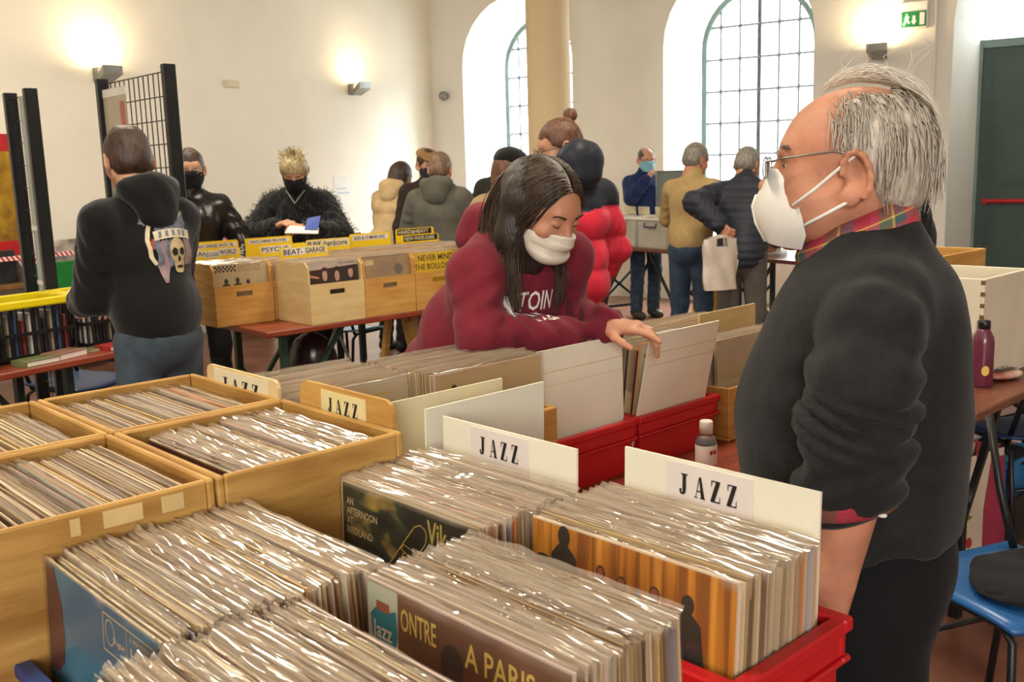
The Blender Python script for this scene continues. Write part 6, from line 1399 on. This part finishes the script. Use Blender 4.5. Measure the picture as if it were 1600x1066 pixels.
# ------------------------------------------------------------------ left stall with grid panels
a_, b_ = atz(0, 585, .77), atz(190, 548, .77); dx = b_ - a_; RL = math.atan2(dx[1], dx[0]); LA = b_ - dx / np.linalg.norm(dx) * 2.2
def TL(x, y, z=0): return (LA[0] + x * math.cos(RL) - y * math.sin(RL), LA[1] + x * math.sin(RL) + y * math.cos(RL), z)
beer_table('trestle_table', (LA[0], LA[1], 0), RL, 2.2, .6, M['table_red'], M['dark_metal'], 'red brown trestle table with yellow rimmed crates and books')
def basket(x, y, label, W=.40, D=.28, H=.235):
    r = empty('basket_crate', TL(x, y, .772), RL, label, 'crate'); n = 11
    MB().box((.01, .01, 0), (W - .01, D - .01, .006)).build('bottom', M['black_plastic'], r)
    for k_ in range(n + 1):
        xx = .012 + (W - .024) * k_ / n
        for yy in (.008, D - .014): MB().box((xx - .004, yy, .006), (xx + .004, yy + .006, H)).build('slat', M['black_plastic'], r)
    for k_ in range(1, 7):
        yy = .012 + (D - .024) * k_ / 7
        for xx in (.008, W - .014): MB().box((xx, yy - .004, .006), (xx + .006, yy + .004, H)).build('slat', M['black_plastic'], r)
    for z in (.01, .11): MB().box((.004, .004, z), (W - .004, .014, z + .016)).box((.004, D - .014, z), (W - .004, D - .004, z + .016)).box((.004, .014, z), (.014, D - .014, z + .016)).box((W - .014, .014, z), (W - .004, D - .014, z + .016)).build('band', M['black_plastic'], r)
    MB().bbox((-.012, -.012, H), (W + .012, .018, H + .035), .006).bbox((-.012, D - .018, H), (W + .012, D + .012, H + .035), .006).bbox((-.012, .018, H), (.018, D - .018, H + .035), .006).bbox((W - .018, .018, H), (W + .012, D - .018, H + .035), .006).build('yellow_rim', M['yellow_plastic'], r)
    return r
p = atz(82, 540, .772); lx = (p[:2] - LA[:2]) @ np.array((math.cos(RL), math.sin(RL)))
basket(lx - .44, .17, 'black slatted crate with yellow rim at the left edge'); basket(lx, .17, 'black slatted crate with yellow rim beside the hooded man')
CASS = [mat('case_%d' % i, srgb(*c), .4) for i, c in enumerate(((40, 40, 46), (70, 66, 70), (196, 190, 180), (120, 50, 44), (60, 76, 110), (150, 140, 120)))]
for i in range(20):
    bxx = lx - .42 + (.44 if i >= 10 else 0) + .036 * (i % 10); o = MB().bbox((0, 0, 0), (.028, .2, .17 + .03 * ((i * 7) % 3)), .002).build('tape_case', CASS[(i * 5) % 6], None, loc=TL(bxx, .20, .780), rot=(0, 0, RL))
    tag(o, 'slim case standing in the %s yellow rimmed crate' % ('left' if i < 10 else 'right'), 'case', 'cases in the yellow rimmed crates')
for x, y, rr, c, z0, hh, lb in ((lx + .02, .03, .1, (170, 44, 40), .77, .022, 'red paperback book lying on the left table edge'), (lx + .20, .035, -.1, (196, 160, 120), .77, .035, 'thick tan book lying near the table corner'), (lx - .24, .03, .2, (150, 110, 90), .77, .03, 'brown patterned book lying on the left table'), (lx - .40, .02, .05, (110, 116, 70), .77, .025, 'olive green book at the left edge of the table'), (lx - .1, .10, .0, (120, 130, 84), .77, .012, 'thin green magazine lying before the yellow rimmed crates')):
    r = empty('book', TL(x, y, z0), RL + rr, lb, 'book'); MB().box((.002, .003, .003), (.165, .108, hh - .003)).build('pages', M['paper'], r); MB().box((0, 0, 0), (.168, .11, .003)).box((0, 0, hh - .003), (.168, .11, hh)).box((0, 0, .003), (.002, .11, hh - .003)).build('cover', mat('cover_' + lb[:6], srgb(*c), .5, var=.2, scale=40), r)
r = empty('loose_sleeve', TL(lx + .08, .24, .985), RL + .3, 'white paper sleeves lying on top of the right yellow crate', 'sleeve'); MB().box((0, 0, .05), (.2, .12, .056)).build('paper_sheet', M['white'], r); MB().box((.14, .05, .056), (.26, .13, .07)).build('card_sheet', M['card_cream'], r)
gb = empty('grey_box', TL(lx - .72, .03, .77), RL, 'grey box standing at the left edge of the picture', 'box'); MB().bbox((0, 0, 0), (.2, .1, .14), .006).build('box_body', mat('grey_card', srgb(96, 92, 84), .7), gb); MB().bbox((-.004, -.004, .14), (.204, .104, .165), .004).build('lid', mat('grey_lid', srgb(110, 106, 98), .7), gb)
# under the left table
p = atz(118, 595, .45); chair((p[0], p[1], 0), 1.2, 'dark blue folding chair seat under the left table', M['blue_seat_dark'], False)
wb = empty('storage_box', TL(lx - .05, .12, 0), RL + .25, 'white plastic box under the left table', 'box')
for a, b in (((0, 0, 0), (.25, .3, .006)), ((0, 0, .006), (.006, .3, .42)), ((.244, 0, .006), (.25, .3, .42)), ((.006, 0, .006), (.244, .006, .42)), ((.006, .294, .006), (.244, .3, .42))): MB().box(a, b).build('panel', M['white'], wb)
s1 = SDF().ell((0, 0, .24), (.2, .16, .26), k=.03).ell((.02, 0, .45), (.13, .11, .10), k=.05).cutplane((0, 0, 0), (0, 0, -1)); blob('backpack', TL(lx - .38, .16), 'black backpack slumped under the left table', 'bag', [('pack', s1, cloth('black_nylon', (16, 18, 26)), folds(83, .014)), ('blue_strap', SDF().cap((.1, -.15, .5), (.14, -.17, .1), .012), M['blue_seat'], None)])
def grid_panel(x0, x1, ytop, d, top_z, label, film):
    """free standing wire panel between two posts; x0, x1 are the left and right posts in the picture"""
    pr_ = at(x1, ytop, d); dirv = np.array((-.676, .737)); r0 = ray(x0, ytop); t_ = (pr_[0] * r0[1] - pr_[1] * r0[0]) / (dirv[1] * r0[0] - dirv[0] * r0[1]); W = abs(t_)
    rz = math.atan2(-dirv[1], -dirv[0]); r = empty('grid_panel', (pr_[0] + dirv[0] * W, pr_[1] + dirv[1] * W, 0), rz, label, 'display panel')
    for x in (0, W): MB().bbox((x - .02, -.03, 0), (x + .02, .03, top_z), .004).bbox((x - .03, -.18, 0), (x + .03, .18, .03), .006).build('post', M['black_metal'], r)
    n = max(6, int(W / .055))
    for i in range(1, n): x = W * i / n; MB().box((x - .0022, -.0022, .25), (x + .0022, .0022, top_z - .03)).build('wire', M['black_metal'], r)
    for k_ in range(int((top_z - .28) / .11) + 1): z = top_z - .03 - .11 * k_; MB().box((.02, -.003, z - .0025), (W - .02, .003, z + .0025)).build('wire', M['black_metal'], r)
    film(r, W, top_z); return r
FILM = mat('poster_film', srgb(178, 168, 140), .3, var=.06, scale=5); FILM2 = mat('clear_film', srgb(176, 190, 182), .25, var=.1, scale=5, trans=.3)
def film_a(r, W, t): MB().box((.03, -.012, .6), (W * .38, -.006, t - .10)).build('film_sheet', FILM, r); MB().box((W * .30, -.014, t - .26), (W * .37, -.012, t - .13)).build('red_mark', mat('faded_red', srgb(190, 110, 90), .6), r); MB().box((.03, -.014, t - .10), (W * .4, -.006, t - .06)).build('film_fold', M['white'], r)
def film_b(r, W, t):
    MB().box((W * .56, -.014, .95), (W * .96, -.008, t - .03)).build('film_sheet', FILM2, r)
    for z in (1.05, 1.32): MB().box((W * .54, -.018, z), (W * .97, -.008, z + .02)).build('film_hem', M['white'], r)
pt = at(262, 100, 4.6); grid_panel(156, 262, 100, 4.6, pt[2], 'tall black wire grid panel beside the hooded man', film_a)
pt = at(46, 138, 4.75); grid_panel(14, 46, 138, 4.75, pt[2], 'narrow black wire grid panel with clear film at left', film_b)
# far stall along the side wall, half hidden
ws = atz(60, 436, .77); WS = ray_wall(60, 400, False); WS = ray_wall(105, 405, False); rr = empty('wall_stall', (WS[0] + RE[0] * .15, WS[1] + RE[1] * .15, 0), RZL, 'low book stall with red striped edging along the side wall', 'stall')
MB().bbox((-1.6, -.5, .74), (1.9, .1, .77)).build('shelf_board', M['wood_dark'], rr)
for x in (-1.5, 0, 1.8): MB().bbox((x - .03, -.45, 0), (x + .03, .05, .74)).build('stand', M['dark_metal'], rr)
for i in range(12):
    x = -1.55 + .28 * i; MB().bbox((x, -.3, .77), (x + .25, -.22, .98 + .05 * ((i * 5) % 3)), .004).build('display_card', mat('display_%d' % i, srgb(*((60, 60, 70), (150, 140, 140), (40, 40, 44), (120, 100, 96), (180, 170, 160), (70, 64, 60))[i % 6]), .5, var=.3, scale=12), rr)
STR = bpy.data.materials.new('red_white_stripes'); STR.use_nodes = True; nt = STR.node_tree; wv_ = nt.nodes.new('ShaderNodeTexWave'); wv_.inputs['Scale'].default_value = 9; tc = nt.nodes.new('ShaderNodeTexCoord'); mp_ = nt.nodes.new('ShaderNodeMapping'); mp_.inputs['Rotation'].default_value = (0, .6, 0); cr = nt.nodes.new('ShaderNodeValToRGB'); cr.color_ramp.interpolation = 'CONSTANT'; cr.color_ramp.elements[0].color = (*srgb(200, 40, 44), 1); cr.color_ramp.elements[1].position = .5; cr.color_ramp.elements[1].color = (*srgb(235, 225, 220), 1)
nt.links.new(tc.outputs['Object'], mp_.inputs[0]); nt.links.new(mp_.outputs[0], wv_.inputs[0]); nt.links.new(wv_.outputs['Fac'], cr.inputs[0]); nt.links.new(cr.outputs[0], nt.nodes['Principled BSDF'].inputs[0])
MB().box((-1.6, -.345, .95), (1.9, -.335, .985)).build('edging', STR, rr)
for i in range(5): MB().poly([(-1.4 + .7 * i, .85), (-1.2 + .7 * i, .85), (-1.15 + .7 * i, .95), (-1.45 + .7 * i, .95)], .01).move(lambda v: (v[0], v[1] - .35, v[2])).build('pennant', STR, rr)
GP = mat('green_board', srgb(20, 120, 50), .5); MB().bbox((-.75, -.53, .15), (-.15, -.51, .92)).build('green_board', GP, rr); MB().bbox((1.0, -.53, .3), (1.15, -.51, .74)).build('wood_slat', M['yellow'], rr)

# ------------------------------------------------------------------ far stall with clear boxes
p0, p1 = atz(948, 384, .77), atz(1045, 392, .77); RF3 = math.atan2(p1[1] - p0[1], p1[0] - p0[0]); FA = p0
def TF(x, y, z=0): return (FA[0] + x * math.cos(RF3) - y * math.sin(RF3), FA[1] + x * math.sin(RF3) + y * math.cos(RF3), z)
beer_table('trestle_table', TF(-.5, 0), RF3, 1.80, .6, M['table_brown'], M['dark_metal'], 'brown trestle table with black legs under the clear boxes', xs=(.3, 1.4))
beer_table('trestle_table', TF(1.35, 0), RF3, 2.2, .6, M['table_brown'], M['dark_metal'], 'brown trestle table behind the stooping man in navy', xs=(.4, 1.8))
CLR = mat('milky_clear', srgb(222, 218, 206), .3, var=.05, alpha=.45)
def clear_box(x, label):
    r = empty('storage_box', TF(x, .06, .771), RF3, label, 'box'); W, D, H = .43, .45, .27
    MB().box((.01, .01, 0), (W - .01, D - .01, .005)).build('bottom', CLR, r)
    for a, b in (((.01, .01, .005), (W - .01, .015, H)), ((.01, D - .015, .005), (W - .01, D - .01, H)), ((.01, .015, .005), (.015, D - .015, H)), ((W - .015, .015, .005), (W - .01, D - .015, H))): MB().box(a, b).build('side_wall', CLR, r)
    MB().bbox((0, 0, H - .01), (W, .02, H + .01), .004).bbox((0, D - .02, H - .01), (W, D, H + .01), .004).bbox((0, .02, H - .01), (.02, D - .02, H + .01), .004).bbox((W - .02, .02, H - .01), (W, D - .02, H + .01), .004).build('rim', M['white'], r)
    MB().tube([(W * .3, -.004, H - .03), (W * .3, -.014, H - .07), (W * .7, -.014, H - .07), (W * .7, -.004, H - .03)], .007, 6).build('handle', mat('navy_handle', srgb(40, 44, 76), .4), r)
    for k_ in range(4): MB().box((.04 + .09 * k_, .03, .01), (.11 + .09 * k_, D - .05, H + .02 - .02 * (k_ % 2))).build('contents', M['card_cream'] if k_ % 2 else M['paper'], r)
    return r
for x, lb in ((-.50, 'clear plastic storage box left of the others, behind the red jacket'), (-.06, 'clear plastic storage box with navy handle in the middle'), (.40, 'clear plastic storage box partly behind the man in tan'), (1.5, 'clear plastic storage box right of the navy quilted man')): clear_box(x, lb)
for i in range(4): tag(MB().bbox((0, 0, 0), (.17, .012, .08), .002).build('index_card', M['card_cream'], None, loc=TF(-.35 + .24 * i, .30 + .02 * (i % 2), 1.066), rot=(.1, 0, RF3)), 'small cream index card standing on the clear boxes', 'card', 'index cards on the clear boxes')
mo = empty('monitor', TF(.34, .36, 1.062), RF3 + .1, 'grey translucent screen standing before the man in blue mask', 'screen'); MB().bbox((0, 0, .0), (.36, .02, .42), .006).build('screen_panel', mat('screen_grey', srgb(116, 126, 124), .3, var=.1, scale=3), mo); MB().bbox((-.008, -.004, -.0), (.0, .024, .43), .002).bbox((.36, -.004, 0), (.368, .024, .43), .002).bbox((-.008, -.004, .42), (.368, .024, .43), .002).build('screen_frame', M['steel'], mo); MB().bbox((.12, -.06, 0), (.28, -.02, .09), .01).build('tray', M['card_cream'], mo)
p = atz(1052, 455, 0); yb = empty('yellow_bin', (*TF(.55, .62)[:2], 0), RF3, 'bright yellow bag standing on the floor under the far table', 'bin'); MB().add([(0, 0, 0), (.34, 0, 0), (.34, .2, 0), (0, .2, 0), (.02, .05, .5), (.32, .05, .48), (.32, .15, .48), (.02, .15, .5)], [(3, 2, 1, 0), (4, 5, 6, 7), (0, 1, 5, 4), (1, 2, 6, 5), (2, 3, 7, 6), (3, 0, 4, 7)]).build('bag_body', M['yellow'], yb); MB().tube([(.1, .1, .48), (.1, .1, .56), (.24, .1, .56), (.24, .1, .48)], .01, 6).build('handle', M['yellow'], yb, True)
wbn = MB().lathe([(.15, 0), (.17, .02), (.19, .4), (.2, .42)], n=20).build('waste_bin', M['white'], None, True, loc=TF(.75, 1.0)); tag(wbn, 'round white bin on the floor behind the far table', 'bin')
for i, (x, y) in enumerate(((1.6, .2), (1.95, .35), (2.2, .15))):
    s1 = SDF().ell((0, 0, .12), (.17, .14, .13), k=.03).ell((.03, .02, .24), (.07, .06, .08), k=.05).cutplane((0, 0, 0), (0, 0, -1)); blob('plastic_bag', TF(x, y), ['crumpled white plastic bag on the floor, leftmost by grey trousers', 'crumpled white plastic bag on the floor, middle of three', 'crumpled white plastic bag on the floor, rightmost of three'][i], 'bag', [('bag_body', s1, M['white'], folds(90 + i, .02, 18, 60)), ('knot', SDF().cap((.03, .02, .28), (.05, .03, .36), .018, .03), M['white'], None)], .014)

# ------------------------------------------------------------------ right stall
q0, q1 = atz(1527, 646, .76), atz(1600, 612, .76); RR = math.atan2(q1[1] - q0[1], q1[0] - q0[0])
def TR(x, y, z=0): return (q0[0] + x * math.cos(RR) - y * math.sin(RR), q0[1] + x * math.sin(RR) + y * math.cos(RR), z)
beer_table('trestle_table', TR(0, 0), RR, 2.0, .9, M['table_brown'], M['black_metal'], 'brown table at the right edge with bottle and white boxes', .76, xs=(.16, 1.8))
WHB = mat('white_painted_wood', srgb(224, 214, 190), .6, var=.04, scale=5)
def white_box(x, y, W, D, H, label, m=WHB, z=.761):
    r = empty('record_box', TR(x, y, z), RR, label, 'box'); t = .012
    MB().box((0, 0, 0), (W, D, t)).build('bottom', m, r)
    for a, b in (((0, 0, t), (W, t, H)), ((0, D - t, t), (W, D, H)), ((0, t, t), (t, D - t, H)), ((W - t, t, t), (W, D - t, H))): MB().bbox(a, b, .002).build('side_panel', m, r)
    for k_ in range(9): MB().box((-.001, .0, .03 + .04 * k_), (.006, t + .001, .045 + .04 * k_)).build('finger_joint', M['wood_dark'], r)
    return r
pw = atz(1531, 602, .761); wx, wy = (pw[:2] - q0[:2]) @ np.array((math.cos(RR), math.sin(RR))), (pw[:2] - q0[:2]) @ np.array((-math.sin(RR), math.cos(RR)))
white_box(wx, wy, .42, .32, .37, 'white painted record box behind the maroon bottle'); white_box(wx - .02, wy + .335, .40, .2, .365, 'white painted record box behind the first, by his back'); white_box(wx + .44, wy + .33, .42, .28, .40, 'tan wooden record box behind the white ones', M['wood_crate']); white_box(wx + .46, wy + .06, .40, .26, .26, 'low wooden record box at the far right edge', M['wood_crate'])
p = atz(1533, 603, .76); bo = empty('water_bottle', (p[0], p[1], .76), 0, 'maroon metal water bottle with black cap on the right table', 'bottle')
MRN = mat('maroon_metal', srgb(104, 40, 62), .3, var=.05, coat=.4); MB().lathe([(.033, 0), (.036, .006), (.036, .155), (.033, .175), (.022, .195), (.02, .205)], n=24).build('bottle_body', MRN, bo, True); MB().lathe([(.021, .203), (.021, .225), (.019, .23)], n=20).build('cap', M['black_plastic'], bo, True)
MB().add([(-.006 + .014 * math.cos(a), -.0368, .06 + .018 * math.sin(a)) for a in np.linspace(0, 6.28, 12, endpoint=False)], [tuple(range(12))]).build('gold_mark', M['gold_ink'], bo)
p = atz(1568, 592, .76); sn = empty('snack_packet', (p[0], p[1], .762), RR - .2, 'black and orange snack packet lying beside the bottle', 'packet'); s1 = SDF().ell((0, 0, .016), (.085, .05, .016), k=.01); sobj('packet', s1.mesh(.005, folds(95, .003, 40, 90)), mat('packet_print', srgb(206, 196, 180), .3, col2=srgb(180, 60, 40), scale=14), sn)
V, Fc = gridfill(-.06, .06, -.02, .03, 4, 2); obj('dark_panel', mesh('dark_panel', [(x, y, .036 - .8 * x * x) for x, y in V], Fc, M['black_plastic']), sn); mb = text_on(MB(), 'BOO', -.03, -.008, .06, .02); mb.V = [(x, z, .0385 - .8 * x * x) for x, y, z in mb.V]; mb.build('lettering', M['white'], sn)
p = atz(1565, 672, .45); chair((p[0] + .1, p[1] + .05, 0), RR + 2.6, 'dark blue seated chair with black legs at the right stall', M['blue_seat_dark'], False)
p = atz(1560, 940, .45); ch2 = (p[0] + .08, p[1] + .1); chair((ch2[0], ch2[1], 0), .35, 'blue plastic chair with black clothes on it, lower right', M['blue_seat'], False)
s1 = SDF().ell((.05, .0, .016), (.18, .15, .020), rotm(0, -4, 20), k=.02).ell((-.01, -.05, .010), (.15, .11, .013), rotm(0, 0, 30), k=.02); blob('folded_clothes', (ch2[0] + .02, ch2[1], .462), 'folded black clothes lying on the blue chair', 'clothes', [('black_cloth', s1, cloth('black_cotton', (18, 18, 20)), folds(96, .012, 18, 50)), ('lower_fold', SDF().ell((.04, -.10, .014), (.18, .05, .014), k=.02), cloth('black_cotton_b', (14, 14, 15)), folds(97, .004))], .008)
FOIL = mat('glossy_film', srgb(206, 196, 166), .12, var=.15, scale=12, bump=.5, bscale=25, coat=.5)
s1 = SDF().ell((.02, 0, .012), (.10, .13, .013), k=.02).ell((.03, .02, .024), (.085, .10, .012), k=.02); blob('sleeve_pack', (ch2[0] + .13, ch2[1] - .01, .496), 'glossy pack of plastic sleeves on the black clothes', 'packet', [('film', s1, FOIL, folds(98, .004, 30, 90))], .006)
# paper gift bag with red fruit print
p = atz(1480, 915, 0); p2 = atz(1583, 872, 0); RG = math.atan2(p2[1] - p[1], p2[0] - p[0]); gb_ = empty('gift_bag', (p[0] - .06, p[1] + .03, 0), RG, 'paper carrier bag with red pomegranate print behind the man', 'bag')
PAP = mat('bag_paper', srgb(206, 190, 168), .55, var=.05); W_, D_, H_ = .50, .18, .42
for nm, V in (('front', [(0, 0, 0), (W_, 0, 0), (W_ + .01, .03, H_), (-.01, .03, H_)]), ('back', [(W_, D_, 0), (0, D_, 0), (-.01, D_ - .03, H_), (W_ + .01, D_ - .03, H_)]), ('side', [(W_, 0, 0), (W_, D_, 0), (W_ + .01, D_ - .03, H_), (W_ + .01, .03, H_)]), ('side', [(0, D_, 0), (0, 0, 0), (-.01, .03, H_), (-.01, D_ - .03, H_)]), ('bottom', [(0, 0, 0), (0, D_, 0), (W_, D_, 0), (W_, 0, 0)])): MB().add(V, [(0, 1, 2, 3)]).build('bag_' + nm, PAP if nm != 'side' else mat('bag_rose', srgb(150, 50, 70), .5), gb_)
def bp_(P): return [(x, .03 * z / H_ - .002, z) for x, z in P]
MB().add(bp_([(.34, 0), (W_, 0), (W_ + .008, H_ - .03), (.42, H_ - .03), (.36, .2)]), [(0, 1, 2, 3, 4)]).build('rose_panel', mat('print_rose', srgb(158, 52, 76), .5, var=.08), gb_)
for x, z, r_ in ((.22, .27, .055), (.19, .13, .05), (.26, .09, .02)): MB().add(bp_(disc(x, z, r_, r_ * 1.05)), [tuple(range(14))]).build('fruit_print', mat('print_fruit', srgb(186, 54, 50), .5, var=.15, scale=30), gb_)
MB().add(bp_([(.2, .315), (.21, .35), (.22, .325), (.235, .355), (.24, .315)]), [(0, 1, 2, 3, 4)]).build('fruit_print', M['skin_ink'], gb_); MB().add(bp_([(.22, .18), (.26, .20), (.29, .185), (.25, .175)]), [(0, 1, 2, 3)]).build('leaf_print', mat('print_leaf', srgb(110, 140, 50), .5), gb_)
for y in (.03, D_ - .03): MB().tube([(.17, y, H_ - .02), (.18, y, H_ + .06), (.32, y, H_ + .06), (.33, y, H_ - .02)], .006, 6).build('handle', mat('bag_handle', srgb(150, 80, 50), .6), gb_, True)
# blue basket with bright odds and ends
p = atz(1575, 745, .30); bk_ = empty('blue_basket', (p[0], p[1], .0), RR, 'blue open basket with colourful odds and ends under the table', 'basket'); BB = mat('basket_blue', srgb(36, 110, 160), .4)
MB().box((0, 0, .2), (.34, .24, .206)).build('bottom', BB, bk_)
for k_ in range(12): x = .01 + .32 * k_ / 11; MB().box((x - .005, 0, .206), (x + .005, .006, .33)).build('slat', BB, bk_); MB().box((x - .005, .234, .206), (x + .005, .24, .33)).build('slat', BB, bk_)
for k_ in range(8): y = .01 + .22 * k_ / 7; MB().box((0, y - .005, .206), (.006, y + .005, .33)).build('slat', BB, bk_); MB().box((.334, y - .005, .206), (.34, y + .005, .33)).build('slat', BB, bk_)
MB().bbox((-.008, -.008, .33), (.348, .01, .35), .003).bbox((-.008, .23, .33), (.348, .248, .35), .003).bbox((-.008, .01, .33), (.01, .23, .35), .003).bbox((.33, .01, .33), (.348, .23, .35), .003).build('rim', BB, bk_)
MB().box((-.02, -.02, 0), (.36, .26, .2)).build('base_box', M['black_plastic'], bk_)
for i, (x, y, c, r_, nm) in enumerate(((.08, .08, (60, 160, 190), .06, 'turquoise ball of cloth in the blue basket'), (.2, .1, (220, 120, 100), .06, 'salmon pink cloth in the blue basket'), (.25, .15, (230, 180, 60), .05, 'yellow cloth in the blue basket'), (.16, .05, (26, 26, 28), .06, 'black pouch in the blue basket'))):
    q = TR(0, 0); s1 = SDF().ell((0, 0, 0), (r_ * 1.2, r_, r_ * .8), k=.02); P3 = (p[0] + x * math.cos(RR) - y * math.sin(RR), p[1] + x * math.sin(RR) + y * math.cos(RR), .32 + .02 * (i % 2)); tag(sobj('cloth_ball', s1.mesh(.008, folds(100 + i, .008, 30, 70)), cloth('odd_%d' % i, c), None), nm, 'cloth').location = P3
finish_stuff()
